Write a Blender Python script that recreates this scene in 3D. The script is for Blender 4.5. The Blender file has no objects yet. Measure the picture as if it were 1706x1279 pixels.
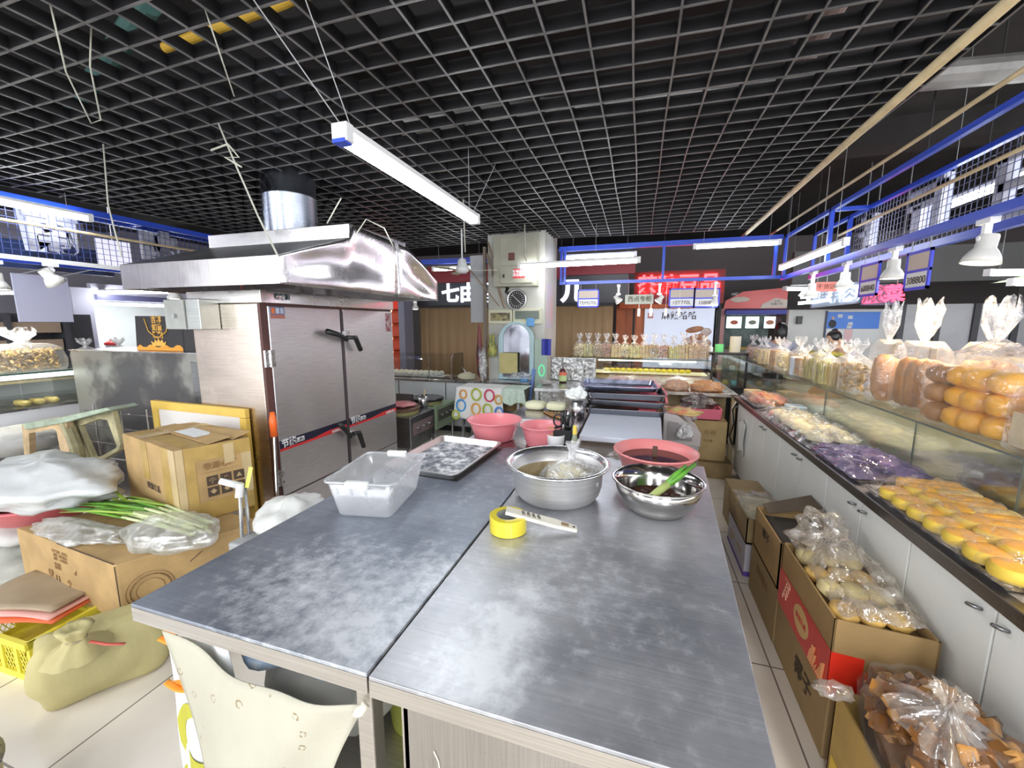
import bpy, bmesh, math, random
from mathutils import Vector, Matrix, noise, Euler
R = math.radians
SC = bpy.context.scene
COL = SC.collection
rnd = random.Random(7)

# ------------------------------------------------------------------ camera
PITCH = math.atan(100/676.0); YAW = math.atan(212/683.4); CAMH = 1.5; FPX = 676.0
cam_d = bpy.data.cameras.new('camera'); cam = bpy.data.objects.new('camera', cam_d); COL.objects.link(cam)
cam.location = (0, 0, CAMH); cam.rotation_euler = (math.pi/2 - PITCH, 0, YAW)
cam_d.sensor_width = 36; cam_d.lens = FPX/1706*36; cam_d.clip_start = 0.03; cam_d.clip_end = 100
SC.camera = cam
# ------------------------------------------------------------------ view, world
SC.view_settings.view_transform = 'Standard'; SC.view_settings.look = 'None'
SC.view_settings.gamma = 1; SC.view_settings.use_curve_mapping = False
SC.view_settings.exposure = 1.27
SC.cycles.transparent_max_bounces = 24
SC.cycles.max_bounces = 8
wd = bpy.data.worlds.new('hall_light'); SC.world = wd; wd.use_nodes = True
wd.node_tree.nodes['Background'].inputs[0].default_value = (0.93, 0.96, 1.0, 1)
wd.node_tree.nodes['Background'].inputs[1].default_value = 1.55

# unseen area lights added behind the camera to fill the dark floor and counters
for i, (x, y, e) in enumerate([(-2.6, -1.5, 13), (-.3, -1.8, 13), (1.2, -1.4, 24), (-4.2, -.8, 14)]):
    L_ = bpy.data.lights.new('fill_area', 'AREA'); L_.shape = 'RECTANGLE'; L_.size = .25; L_.size_y = 1.3; L_.energy = e; L_.color = (.97, .98, 1)
    o_ = bpy.data.objects.new('fill_area', L_); COL.objects.link(o_); o_.location = (x, y, 2.45); o_.rotation_euler = (R(38), 0, 0)

# ------------------------------------------------------------------ measuring helpers: a pixel of the survey photo to a point on a real plane
_fw = Vector((-math.sin(YAW)*math.cos(PITCH), math.cos(YAW)*math.cos(PITCH), -math.sin(PITCH)))
_rt = Vector((math.cos(YAW), math.sin(YAW), 0)); _up = _rt.cross(_fw)
def _ray(x, y): return _fw*FPX + _rt*(x-853) - _up*(y-639.5)
def az(x, y, z):
    d = _ray(x, y); return Vector((0, 0, CAMH)) + d*((z-CAMH)/d.z)
def ay(x, y, Y):
    d = _ray(x, y); return Vector((0, 0, CAMH)) + d*(Y/d.y)
def ax(x, y, X):
    d = _ray(x, y); return Vector((0, 0, CAMH)) + d*(X/d.x)

# ------------------------------------------------------------------ materials
MATS = {}
def _nt(name):
    m = bpy.data.materials.new(name); m.use_nodes = True; nt = m.node_tree
    return m, nt, nt.nodes['Principled BSDF']
def _coord(nt, scale=(1, 1, 1)):
    tc = nt.nodes.new('ShaderNodeTexCoord'); mp = nt.nodes.new('ShaderNodeMapping')
    mp.inputs['Scale'].default_value = scale
    nt.links.new(tc.outputs['Object'], mp.inputs['Vector']); return mp.outputs['Vector']
def _noise(nt, vec, scale, detail=3, rough=.55):
    n = nt.nodes.new('ShaderNodeTexNoise'); n.inputs['Scale'].default_value = scale
    n.inputs['Detail'].default_value = detail; n.inputs['Roughness'].default_value = rough
    nt.links.new(vec, n.inputs['Vector']); return n.outputs['Fac']
def _ramp(nt, fac, stops):
    r = nt.nodes.new('ShaderNodeValToRGB'); e = r.color_ramp.elements
    while len(e) > 1: e.remove(e[-1])
    e[0].position = stops[0][0]; e[0].color = (*stops[0][1], 1)
    for p, c in stops[1:]:
        q = e.new(p); q.color = (*c, 1)
    nt.links.new(fac, r.inputs['Fac']); return r.outputs['Color']
def _bump(nt, h, strength, dist=.01):
    b = nt.nodes.new('ShaderNodeBump'); b.inputs['Strength'].default_value = strength
    b.inputs['Distance'].default_value = dist; nt.links.new(h, b.inputs['Height']); return b.outputs['Normal']
def M(name, col=(.8, .8, .8), rough=.5, metal=0, var=0, vs=6, bump=0, bs=40, scale=(1, 1, 1), emit=None, es=0, alpha=1, spec=.5, col2=None, coat=0, trans=0):
    """one-colour procedural material with optional noise mottling / bump"""
    if name in MATS: return MATS[name]
    m, nt, p = _nt(name)
    p.inputs['Base Color'].default_value = (*col, 1); p.inputs['Roughness'].default_value = rough
    p.inputs['Metallic'].default_value = metal; p.inputs['Specular IOR Level'].default_value = spec
    if coat: p.inputs['Coat Weight'].default_value = coat
    if trans: p.inputs['Transmission Weight'].default_value = trans
    vec = _coord(nt, scale) if (var or bump or col2) else None
    if var or col2:
        c2 = col2 or tuple(max(0, c*(1-var)) for c in col); c1 = col if col2 else tuple(min(1, c*(1+var*.5)) for c in col)
        c = _ramp(nt, _noise(nt, vec, vs, 5), [(.36, c2), (.64, c1)])
        nt.links.new(c, p.inputs['Base Color'])
    if bump: nt.links.new(_bump(nt, _noise(nt, vec, bs, 4), bump), p.inputs['Normal'])
    if emit: p.inputs['Emission Color'].default_value = (*emit, 1); p.inputs['Emission Strength'].default_value = es
    if alpha < 1: p.inputs['Alpha'].default_value = alpha
    MATS[name] = m; return m
def steel(name, col=(.6, .6, .61), rough=.28, brush=(1, 60, 60), smudge=.12, stain=0, bump=.05, stain_scale=3, aniso=0):
    if name in MATS: return MATS[name]
    m, nt, p = _nt(name); p.inputs['Metallic'].default_value = 1
    v1 = _coord(nt, brush); v2 = _coord(nt, (1, 1, 1))
    f = _noise(nt, v1, 4, 4); g = _noise(nt, v2, 3.2, 6, .65)
    mr = nt.nodes.new('ShaderNodeMapRange'); mr.inputs['From Min'].default_value = .3; mr.inputs['From Max'].default_value = .7
    mr.inputs['To Min'].default_value = max(.05, rough-smudge); mr.inputs['To Max'].default_value = rough+smudge
    nt.links.new(g, mr.inputs['Value']); nt.links.new(mr.outputs[0], p.inputs['Roughness'])
    c = _ramp(nt, f, [(.3, tuple(x*.86 for x in col)), (.7, tuple(min(1, x*1.08) for x in col))])
    if stain:
        n2 = _noise(nt, v2, stain_scale, 9, .72)
        fac = _ramp(nt, n2, [(.55, (0, 0, 0)), (.68, (1, 1, 1))])
        mx = nt.nodes.new('ShaderNodeMix'); mx.data_type = 'RGBA'
        ml = nt.nodes.new('ShaderNodeMath'); ml.operation = 'MULTIPLY'; ml.inputs[1].default_value = stain
        nt.links.new(fac, ml.inputs[0]); nt.links.new(ml.outputs[0], mx.inputs['Factor'])
        nt.links.new(c, mx.inputs[6]); mx.inputs[7].default_value = (.86, .88, .9, 1); c = mx.outputs[2]
        ms = nt.nodes.new('ShaderNodeMath'); ms.operation = 'SUBTRACT'; ms.inputs[0].default_value = 1
        nt.links.new(ml.outputs[0], ms.inputs[1]); nt.links.new(ms.outputs[0], p.inputs['Metallic'])
    nt.links.new(c, p.inputs['Base Color'])
    if bump: nt.links.new(_bump(nt, f, bump, .002), p.inputs['Normal'])
    MATS[name] = m; return m
def film(name, tint=(1, 1, 1), clear=.72, rough=.12, crinkle=.6, cs=30, haze=(.9, .92, .95), streak=.5):
    """thin plastic film: mostly clear, with glossy wrinkles and a little milky haze"""
    if name in MATS: return MATS[name]
    m = bpy.data.materials.new(name); m.use_nodes = True; nt = m.node_tree; nt.nodes.clear()
    out = nt.nodes.new('ShaderNodeOutputMaterial'); tr = nt.nodes.new('ShaderNodeBsdfTransparent'); tr.inputs[0].default_value = (*tint, 1)
    gl = nt.nodes.new('ShaderNodeBsdfGlossy'); gl.inputs['Roughness'].default_value = rough
    df = nt.nodes.new('ShaderNodeBsdfDiffuse'); df.inputs[0].default_value = (*haze, 1)
    tl = nt.nodes.new('ShaderNodeBsdfTranslucent'); tl.inputs[0].default_value = (*haze, 1)
    vec = _coord(nt); n = _noise(nt, vec, cs, 3, .6)
    vo = nt.nodes.new('ShaderNodeTexVoronoi'); vo.inputs['Scale'].default_value = cs*.6; vo.feature = 'DISTANCE_TO_EDGE'
    nt.links.new(vec, vo.inputs['Vector'])
    ad = nt.nodes.new('ShaderNodeMath'); nt.links.new(n, ad.inputs[0]); nt.links.new(vo.outputs['Distance'], ad.inputs[1])
    nm = _bump(nt, ad.outputs[0], crinkle, .02); nt.links.new(nm, gl.inputs['Normal'])
    m1 = nt.nodes.new('ShaderNodeMixShader'); m1.inputs[0].default_value = .5; nt.links.new(df.outputs[0], m1.inputs[1]); nt.links.new(tl.outputs[0], m1.inputs[2])
    m2 = nt.nodes.new('ShaderNodeMixShader'); m2.inputs[0].default_value = .42; nt.links.new(m1.outputs[0], m2.inputs[1]); nt.links.new(gl.outputs[0], m2.inputs[2])
    m3 = nt.nodes.new('ShaderNodeMixShader')
    r = nt.nodes.new('ShaderNodeMapRange'); r.inputs['From Min'].default_value = .35; r.inputs['From Max'].default_value = .7
    r.inputs['To Min'].default_value = (1-clear)*(1-streak); r.inputs['To Max'].default_value = min(1, (1-clear)*(1+streak))
    nt.links.new(n, r.inputs['Value']); nt.links.new(r.outputs[0], m3.inputs[0])
    nt.links.new(tr.outputs[0], m3.inputs[1]); nt.links.new(m2.outputs[0], m3.inputs[2]); nt.links.new(m3.outputs[0], out.inputs[0])
    MATS[name] = m; return m
def glass(name='glass', tint=(.93, .97, .95), refl=.14, rough=.02):
    if name in MATS: return MATS[name]
    m = bpy.data.materials.new(name); m.use_nodes = True; nt = m.node_tree; nt.nodes.clear()
    out = nt.nodes.new('ShaderNodeOutputMaterial'); tr = nt.nodes.new('ShaderNodeBsdfTransparent'); tr.inputs[0].default_value = (*tint, 1)
    gl = nt.nodes.new('ShaderNodeBsdfGlossy'); gl.inputs['Roughness'].default_value = rough
    lw = nt.nodes.new('ShaderNodeLayerWeight'); lw.inputs[0].default_value = .25
    ad = nt.nodes.new('ShaderNodeMath'); ad.operation = 'MULTIPLY_ADD'; ad.inputs[1].default_value = .5; ad.inputs[2].default_value = refl
    nt.links.new(lw.outputs['Fresnel'], ad.inputs[0])
    mx = nt.nodes.new('ShaderNodeMixShader'); nt.links.new(ad.outputs[0], mx.inputs[0]); nt.links.new(tr.outputs[0], mx.inputs[1]); nt.links.new(gl.outputs[0], mx.inputs[2])
    nt.links.new(mx.outputs[0], out.inputs[0]); MATS[name] = m; return m
def glow(name, col, s):
    if name in MATS: return MATS[name]
    m = bpy.data.materials.new(name); m.use_nodes = True; nt = m.node_tree; nt.nodes.clear()
    out = nt.nodes.new('ShaderNodeOutputMaterial'); e = nt.nodes.new('ShaderNodeEmission')
    e.inputs[0].default_value = (*col, 1); e.inputs[1].default_value = s; nt.links.new(e.outputs[0], out.inputs[0])
    MATS[name] = m; return m

# ------------------------------------------------------------------ mesh builder
class MB:
    def __init__(s): s.v = []; s.f = []; s.mi = []; s.m = 0
    def add(s, vs, fs):
        b = len(s.v); s.v += [tuple(x) for x in vs]
        for f in fs: s.f.append(tuple(i+b for i in f)); s.mi.append(s.m)
        return s
    def mat(s, i): s.m = i; return s
    def box(s, x0, x1, y0, y1, z0, z1, mtx=None):
        vs = [(x, y, z) for x in (x0, x1) for y in (y0, y1) for z in (z0, z1)]
        if mtx is not None: vs = [mtx @ Vector(v) for v in vs]
        return s.add(vs, [(0, 1, 3, 2), (4, 6, 7, 5), (0, 4, 5, 1), (2, 3, 7, 6), (0, 2, 6, 4), (1, 5, 7, 3)])
    def cbox(s, c, size, rot=(0, 0, 0)):
        m = Matrix.Translation(c) @ Euler(rot).to_matrix().to_4x4(); a, b, d = (k/2 for k in size)
        return s.box(-a, a, -b, b, -d, d, m)
    def tube(s, pts, r, n=8, cap=True, closed=False, flat=1):
        pts = [Vector(p) for p in pts]; N = len(pts); rs = r if isinstance(r, (list, tuple)) else [r]*N
        b = len(s.v); prev = None
        for i, p in enumerate(pts):
            if closed: t = pts[(i+1) % N]-pts[i-1]
            else: t = pts[min(i+1, N-1)]-pts[max(i-1, 0)]
            if t.length < 1e-9: t = Vector((0, 0, 1))
            t.normalize()
            if prev is None:
                u = t.cross(Vector((0, 0, 1)));
                if u.length < .05: u = t.cross(Vector((0, 1, 0)))
            else: u = prev - t*prev.dot(t)
            if u.length < 1e-6: u = t.orthogonal()
            u.normalize(); prev = u; w = t.cross(u)
            for k in range(n):
                a = 2*math.pi*k/n; s.v.append(tuple(p + u*math.cos(a)*rs[i] + w*math.sin(a)*rs[i]*flat))
        for i in range(N if closed else N-1):
            j = (i+1) % N
            for k in range(n):
                l = (k+1) % n; s.f.append((b+i*n+k, b+i*n+l, b+j*n+l, b+j*n+k)); s.mi.append(s.m)
        if cap and not closed:
            s.f.append(tuple(b+k for k in range(n))[::-1]); s.mi.append(s.m)
            s.f.append(tuple(b+(N-1)*n+k for k in range(n))); s.mi.append(s.m)
        return s
    def cyl(s, p0, p1, r0, r1=None, n=16): return s.tube([p0, p1], [r0, r0 if r1 is None else r1], n)
    def lathe(s, prof, c=(0, 0, 0), n=32, sx=1, sy=1, mtx=None, wob=0, seed=0, cap=False):
        """revolve (r, z) pairs about the z axis through c"""
        b = len(s.v); N = len(prof)
        for i, (r, z) in enumerate(prof):
            for k in range(n):
                a = 2*math.pi*k/n; q = r
                if wob: q = r*(1+wob*noise.noise(Vector((math.cos(a)*2+seed, math.sin(a)*2, z*14))))
                p = Vector((c[0]+q*math.cos(a)*sx, c[1]+q*math.sin(a)*sy, c[2]+z))
                if mtx is not None: p = mtx @ p
                s.v.append(tuple(p))
        for i in range(N-1):
            for k in range(n):
                l = (k+1) % n; s.f.append((b+i*n+k, b+i*n+l, b+(i+1)*n+l, b+(i+1)*n+k)); s.mi.append(s.m)
        if cap and prof[0][0] > 1e-6: s.f.append(tuple(b+k for k in range(n))[::-1]); s.mi.append(s.m)
        if cap and prof[-1][0] > 1e-6: s.f.append(tuple(b+(N-1)*n+k for k in range(n))); s.mi.append(s.m)
        return s
    def prism(s, pts, d, o=(0, 0, 0), u=(1, 0, 0), w=(0, 0, 1)):
        """extrude the 2-D outline pts (in axes u, w at origin o) by vector d"""
        o = Vector(o); u = Vector(u); w = Vector(w); d = Vector(d); n = len(pts)
        a = [o+u*p[0]+w*p[1] for p in pts]
        return s.add(a+[p+d for p in a], [tuple(range(n))[::-1], tuple(range(n, 2*n))]+[(i, (i+1) % n, n+(i+1) % n, n+i) for i in range(n)])
    def sheet(s, fn, nu, nv):
        b = len(s.v)
        for i in range(nu+1):
            for j in range(nv+1): s.v.append(tuple(fn(i/nu, j/nv)))
        for i in range(nu):
            for j in range(nv):
                a = b+i*(nv+1)+j; s.f.append((a, a+nv+1, a+nv+2, a+1)); s.mi.append(s.m)
        return s
    def blob(s, c, r, amp=0, fr=2, seed=0, nu=16, nv=10, rot=None, flat=None, power=1):
        """ellipsoid with noisy surface; flat clamps the underside; power<1 squares it off"""
        b = len(s.v); c = Vector(c)
        for j in range(nv+1):
            th = math.pi*j/nv
            for i in range(nu):
                ph = 2*math.pi*i/nu
                d = Vector((math.sin(th)*math.cos(ph), math.sin(th)*math.sin(ph), math.cos(th)))
                q = Vector([math.copysign(abs(t)**power, t) for t in d])
                k = 1+amp*noise.noise(d*fr+Vector((seed*3.1, seed*1.7, seed)))
                p = Vector((q.x*r[0], q.y*r[1], q.z*r[2]))*k
                if flat is not None and p.z < -flat: p.z = -flat
                if rot is not None: p = rot @ p
                s.v.append(tuple(c+p))
        for j in range(nv):
            for i in range(nu):
                l = (i+1) % nu; s.f.append((b+j*nu+i, b+(j+1)*nu+i, b+(j+1)*nu+l, b+j*nu+l)); s.mi.append(s.m)
        return s
def obj(name, mb, mat, parent=None, smooth=False, bev=0, solid=0, sub=0, label=None, cat=None, group=None, kind=None, loc=None, rz=0):
    me = bpy.data.meshes.new(name); me.from_pydata(mb.v, [], mb.f)
    mats = mat if isinstance(mat, (list, tuple)) else [mat]
    for m in mats: me.materials.append(m)
    if len(mats) > 1: me.polygons.foreach_set('material_index', mb.mi)
    bm = bmesh.new(); bm.from_mesh(me); bmesh.ops.remove_doubles(bm, verts=bm.verts, dist=1e-6)
    bmesh.ops.recalc_face_normals(bm, faces=bm.faces); bm.to_mesh(me); bm.free()
    if smooth: me.shade_smooth()
    o = bpy.data.objects.new(name, me); COL.objects.link(o)
    if parent: o.parent = parent
    if loc is not None: o.location = loc
    if rz: o.rotation_euler.z = rz
    if solid:
        md = o.modifiers.new('thickness', 'SOLIDIFY'); md.thickness = solid; md.offset = 0
    if bev:
        md = o.modifiers.new('bevel', 'BEVEL'); md.width = bev; md.segments = 2; md.limit_method = 'ANGLE'; md.angle_limit = R(35)
    if sub:
        md = o.modifiers.new('smooth', 'SUBSURF'); md.levels = sub; md.render_levels = sub
    tag(o, label, cat, group, kind); return o
def tag(o, label=None, cat=None, group=None, kind=None):
    if label: o['label'] = label
    if cat: o['category'] = cat
    if group: o['group'] = group
    if kind: o['kind'] = kind
    return o
def thing(name, label, cat, loc=(0, 0, 0), rz=0, group=None):
    o = bpy.data.objects.new(name, None); COL.objects.link(o); o.empty_display_size = .05
    o.location = loc; o.rotation_euler = (0, 0, rz); return tag(o, label, cat, group)
def struct(name, mb, mat, **k): return obj(name, mb, mat, kind='structure', **k)
def dup(root, loc, rz=0, label=None, group=None, scale=None):
    def cp(o, par):
        c = o.copy(); COL.objects.link(c)
        if par: c.parent = par
        for ch in [x for x in KIDS.get(o.name, [])]: cp(ch, c)
        return c
    KIDS = {}
    for x in root.children_recursive: KIDS.setdefault(x.parent.name, []).append(x)
    r = cp(root, None); r.location = loc; r.rotation_euler = (0, 0, rz)
    if label: r['label'] = label
    if group: r['group'] = group
    if scale: r.scale = scale
    return r
_fonts = None
def text(name, s, size, mat, origin, u, w, parent=None, ext=.001, bold=0, align='CENTER', mirror=False, label=None):
    """lettering as a mesh; u = reading direction, w = up direction"""
    c = bpy.data.curves.new(name, 'FONT'); c.body = s; c.size = size; c.extrude = ext; c.align_x = align; c.align_y = 'CENTER'; c.offset = bold
    t = bpy.data.objects.new(name, c); COL.objects.link(t)
    dg = bpy.context.evaluated_depsgraph_get(); me = bpy.data.meshes.new_from_object(t.evaluated_get(dg))
    bpy.data.objects.remove(t); bpy.data.curves.remove(c)
    me.materials.clear(); me.materials.append(mat); me.name = name
    u = Vector(u).normalized(); w = Vector(w).normalized(); n = u.cross(w)
    m = Matrix((u, w, n)).transposed().to_4x4(); m.translation = Vector(origin)
    if mirror: m = m @ Matrix.Diagonal((-1, 1, 1, 1))
    me.transform(m)
    o = bpy.data.objects.new(name, me); COL.objects.link(o)
    if parent: o.parent = parent
    if label: o['label'] = label
    return o
ORD = ['first', 'second', 'third', 'fourth', 'fifth', 'sixth', 'seventh', 'eighth', 'ninth', 'tenth', 'eleventh', 'twelfth', 'thirteenth', 'fourteenth', 'fifteenth', 'sixteenth', 'seventeenth', 'eighteenth', 'nineteenth', 'twentieth', 'twenty-first', 'twenty-second', 'twenty-third', 'twenty-fourth', 'twenty-fifth', 'twenty-sixth', 'twenty-seventh', 'twenty-eighth', 'twenty-ninth', 'thirtieth']
_oobj = obj
def wthing(name, label, cat, loc, group=None):
    """a thing whose parts are modelled in world coordinates"""
    o = thing(name, label, cat, loc, 0, group); o['_w'] = 1; return o
def _wfix(o, parent):
    if parent is not None and parent.get('_w'):
        o.matrix_parent_inverse = Matrix.Translation(-Vector(parent.location))
    return o
def obj(name, mb, mat, parent=None, **k): return _wfix(_oobj(name, mb, mat, parent, **k), parent)
_otext = text
def text(name, s, size, mat, origin, u, w, parent=None, **k): return _wfix(_otext(name, s, size, mat, origin, u, w, parent, **k), parent)
# ================================================================== materials shared
BLUE = M('blue_paint', (.02, .07, .55), .35, spec=.6)
WHITE = M('white_paint', (.82, .83, .84), .45)
DARK = M('dark_paint', (.025, .024, .026), .6)
GREYM = M('grey_plastic', (.35, .36, .37), .5)
BEIGE = M('beige_conduit', (.62, .50, .30), .5, var=.15, vs=9)
SST = steel('stainless', (.64, .64, .65), .26)
SSD = steel('stainless_dark', (.36, .36, .38), .34)
KRAFT = M('kraft_card', (.44, .29, .125), .8, var=.16, vs=7, bump=.08, bs=120)
KRAFTD = M('kraft_card_dull', (.34, .245, .125), .8, var=.2, vs=5, bump=.08, bs=120)
INK = M('print_ink', (.07, .045, .03), .8)
TUBE = glow('tube_light', (.93, .97, 1), 17)
TUBES = glow('tube_light_soft', (.9, .95, 1), 8)
FILM = film('clear_film', clear=.74, rough=.14, crinkle=.8, cs=26)
FILMH = film('hazy_film', clear=.5, rough=.2, crinkle=.9, cs=30, streak=.8)
GLASS = glass()
BLACK = M('black_rubber', (.012, .012, .013), .4)
REDP = M('red_paint', (.6, .03, .03), .45)
PINK = M('pink_plastic', (.9, .33, .36), .35, spec=.5)

# ================================================================== floor, slab, far walls
def tile_mat():
    m, nt, p = _nt('floor_tiles'); vec = _coord(nt)
    b = nt.nodes.new('ShaderNodeTexBrick'); b.offset = 0; b.inputs['Scale'].default_value = 1
    b.inputs['Brick Width'].default_value = .62; b.inputs['Row Height'].default_value = .62; b.inputs['Mortar Size'].default_value = .004
    b.inputs['Mortar Smooth'].default_value = .3; b.inputs['Color1'].default_value = (.84, .78, .69, 1); b.inputs['Color2'].default_value = (.88, .82, .73, 1); b.inputs['Mortar'].default_value = (.25, .21, .18, 1)
    nt.links.new(vec, b.inputs['Vector'])
    n = _noise(nt, vec, 2.2, 6, .6); mx = nt.nodes.new('ShaderNodeMix'); mx.data_type = 'RGBA'; mx.blend_type = 'MULTIPLY'; mx.inputs['Factor'].default_value = .6
    nt.links.new(b.outputs['Color'], mx.inputs[6]); nt.links.new(_ramp(nt, n, [(.3, (.84, .82, .8)), (.6, (1, 1, 1))]), mx.inputs[7])
    nt.links.new(mx.outputs[2], p.inputs['Base Color']); p.inputs['Roughness'].default_value = .22
    return m
struct('floor', MB().box(-11, 9, -5, 12, -.1, 0), tile_mat())
SLAB = M('dark_slab', (.022, .019, .018), .9, var=.5, vs=1.3)
struct('ceiling', MB().box(-11, 9, -5, 12, 3.5, 3.7), SLAB)
struct('wall_back', MB().box(-11, 9, 11.2, 11.4, 0, 3.5), M('back_wall_paint', (.20, .17, .17), .7))
struct('wall_left', MB().box(-11, -10.8, -5, 11.2, 0, 3.5), M('left_wall_paint', (.33, .31, .36), .7))
WALLW = M('white_wall_paint', (.60, .60, .58), .6, var=.06, vs=1.5)
wr = MB(); wr.box(7.4, 7.6, 3.2, 11.2, 0, 3.5)
struct('wall_right', wr, WALLW)
# concrete beams and ducts above the open-cell ceiling
bm = MB()
for Y in (-.8, 2.35, 5.2): bm.box(-10, 8, Y, Y+.3, 3.25, 3.5)
struct('trim_beams', bm, SLAB)
def duct(label, p0, p1, r, mat, name='ventilation_duct', cat='duct', n=14):
    mb = MB().cyl(p0, p1, r, n=n)
    L = (Vector(p1)-Vector(p0)); k = int(L.length/1.2)
    for i in range(1, k+1):
        c = Vector(p0)+L*i/(k+1); t = L.normalized()*.015; mb.cyl(c-t, c+t, r*1.07, n=n)
    return obj(name, mb, mat, smooth=False, label=label, cat=cat)
GALV = M('galvanised', (.30, .29, .28), .5, metal=.4, var=.3, vs=4)
duct('grey round duct crossing above the grid ceiling toward the right', (-1.6, 2.62, 2.84), (2.2, 3.1, 2.84), .07, GALV)
duct('dusty pipe crossing high above the steamer hood on the left', (-5.6, 1.25, 3.05), (-1.4, .95, 3.0), .07, M('dusty_pipe', (.36, .28, .2), .7, var=.4, vs=5), 'pipe', 'pipe')
duct('dusty pipe running away above the right part of the grid', (.75, -.5, 3.1), (.95, 5.6, 3.1), .08, M('pipe_pinkish', (.3, .22, .2), .6, var=.3), 'pipe', 'pipe')
YEL = M('yellow_pipe', (.62, .38, .04), .5)
duct('thin yellow gas pipe above the grid over the near tube light', (-2.3, 1.62, 2.85), (-.5, 1.5, 2.85), .022, YEL, 'pipe', 'pipe')
duct('thin yellow gas pipe further back above the grid', (-1.9, 3.3, 2.8), (-.3, 3.6, 2.8), .02, YEL, 'pipe', 'pipe')
duct('teal cable tray pipe above the left of the grid', (-5, 2.4, 2.95), (-2.2, 1.5, 2.95), .05, M('teal_pipe', (.06, .14, .13), .5), 'pipe', 'pipe')

# ================================================================== open-cell grid ceiling
GX0, GX1, GY0, GY1, GZ = -4.9, 1.34, .15, 5.55, 2.6
def sag(x, y):
    s = .025*math.sin(x*1.25+.6)*math.cos(y*1.5+.4)
    if x < -.6: s -= .035*math.sin(min(1, (-.6-x)/3.4)*math.pi)*math.sin(min(1, max(0, (y-.3)/4))*math.pi)
    return s
def ribbon(mb, pts, w, h, side):
    """a strip of rectangular section following pts; side is the horizontal direction across"""
    b = len(mb.v); side = Vector(side)*w/2
    for p in pts:
        p = Vector(p)
        for q in (p-side, p+side, p+side+Vector((0, 0, h)), p-side+Vector((0, 0, h))): mb.v.append(tuple(q))
    for i in range(len(pts)-1):
        for k in range(4):
            l = (k+1) % 4; mb.f.append((b+i*4+k, b+i*4+l, b+i*4+4+l, b+i*4+4+k)); mb.mi.append(mb.m)
g = MB()
nx = int((GX1-GX0)/.16)+1; ny = int((GY1-GY0)/.14)+1
xs = [-.07+.16*i for i in range(-30, 9)]; ys = [1.689+.14*j for j in range(-11, 28)]
xs = [x for x in xs if GX0 <= x <= GX1]; ys = [y for y in ys if GY0 <= y <= GY1]
SEG = 18
for x in xs:
    P = [(x+.004*math.sin(x*31+k), ys[0]+(ys[-1]-ys[0])*k/SEG, GZ) for k in range(SEG+1)]
    P = [(a, b, c+sag(a, b)) for a, b, c in P]
    g.mat(0); ribbon(g, [(a, b, c+.004) for a, b, c in P], .005, .052, (1, 0, 0))
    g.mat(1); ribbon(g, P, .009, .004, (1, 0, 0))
for y in ys:
    P = [(xs[0]+(xs[-1]-xs[0])*k/SEG, y+.004*math.sin(y*23+k), GZ) for k in range(SEG+1)]
    P = [(a, b, c+sag(a, b)) for a, b, c in P]
    g.mat(0); ribbon(g, [(a, b, c+.004) for a, b, c in P], .005, .052, (0, 1, 0))
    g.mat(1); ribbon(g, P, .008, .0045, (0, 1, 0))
struct('ceiling_grid', g, [M('grid_slat', (.012, .012, .015), .55, var=.3, vs=8), M('grid_lip_lit', (.14, .135, .135), .45, var=.45, vs=5)])  # paler lip: lamp light on the slat undersides put into the colour
obj('ceiling_conduit', MB().tube([(1.115, .2, 2.55), (1.13, 3.1, 2.56), (1.16, 5.9, 2.55)], .022, 10), BEIGE, smooth=True, label='thick beige conduit running away under the right side of the grid', cat='conduit')
obj('ceiling_conduit', MB().tube([(1.5, .2, 2.56), (1.5, 3.0, 2.56), (1.46, 5.8, 2.56)], .012, 8), BEIGE, smooth=True, label='thin beige conduit along the edge of the grid beside the blue truss', cat='conduit')

# ================================================================== blue sign trusses with wire mesh
def wire_panel(axis, c, a0, a1, z0, z1, step=.045, r=.0018):
    mb = MB(); n = int((a1-a0)/step)
    for i in range(n+1):
        a = a0+i*step
        if axis == 'x': mb.box(c-r, c+r, a-r, a+r, z0, z1)
        else: mb.box(a-r, a+r, c-r, c+r, z0, z1)
    for k in range(int((z1-z0)/step)+1):
        z = z0+k*step
        if axis == 'x': mb.box(c-r, c+r, a0, a1, z-r, z+r)
        else: mb.box(a0, a1, c-r, c+r, z-r, z+r)
    return mb
WIRE = M('mesh_wire', (.12, .13, .2), .5, metal=.3)
WIREB = M('mesh_wire_blue', (.05, .07, .22), .5)
BACKL = M('letter_back', (.5, .5, .55), .45, metal=.2, var=.2, vs=9)
EDGEL = glow('letter_edge', (.62, .66, 1), .55)
t = wthing('sign_truss', 'blue sign truss with wire mesh above the right counter', 'sign frame', (1.6, 2.5, 2.0))
def rail(mb, p0, p1, s=.032): 
    p0 = Vector(p0); p1 = Vector(p1); lo = [min(a, b)-s/2 for a, b in zip(p0, p1)]; hi = [max(a, b)+s/2 for a, b in zip(p0, p1)]
    mb.box(lo[0], hi[0], lo[1], hi[1], lo[2], hi[2])
def member(name, p0, p1, par, s=.032, mat=None):
    mb = MB(); rail(mb, p0, p1, s); return obj(name, mb, mat or BLUE, par)
for X in (1.59, 1.87):
    member('top_rail', (X, .3, 2.5), (X, 5.62, 2.5), t); member('bottom_rail', (X, .3, 2.03), (X, 5.62, 2.03), t, .045)
    for Y in (4.45 if X < 1.7 else 4.80, 5.62): member('upright', (X, Y, 2.03), (X, Y, 2.5), t)
    for Y in (.6, 3.2, 5.62): member('hanger_rod', (X, Y, 2.52), (X, Y, 3.5), t, .006, DARK)
for Y in (2.35, 4.45): member('cross_bar', (1.59, Y, 2.5), (1.87, Y, 2.5), t)
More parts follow.
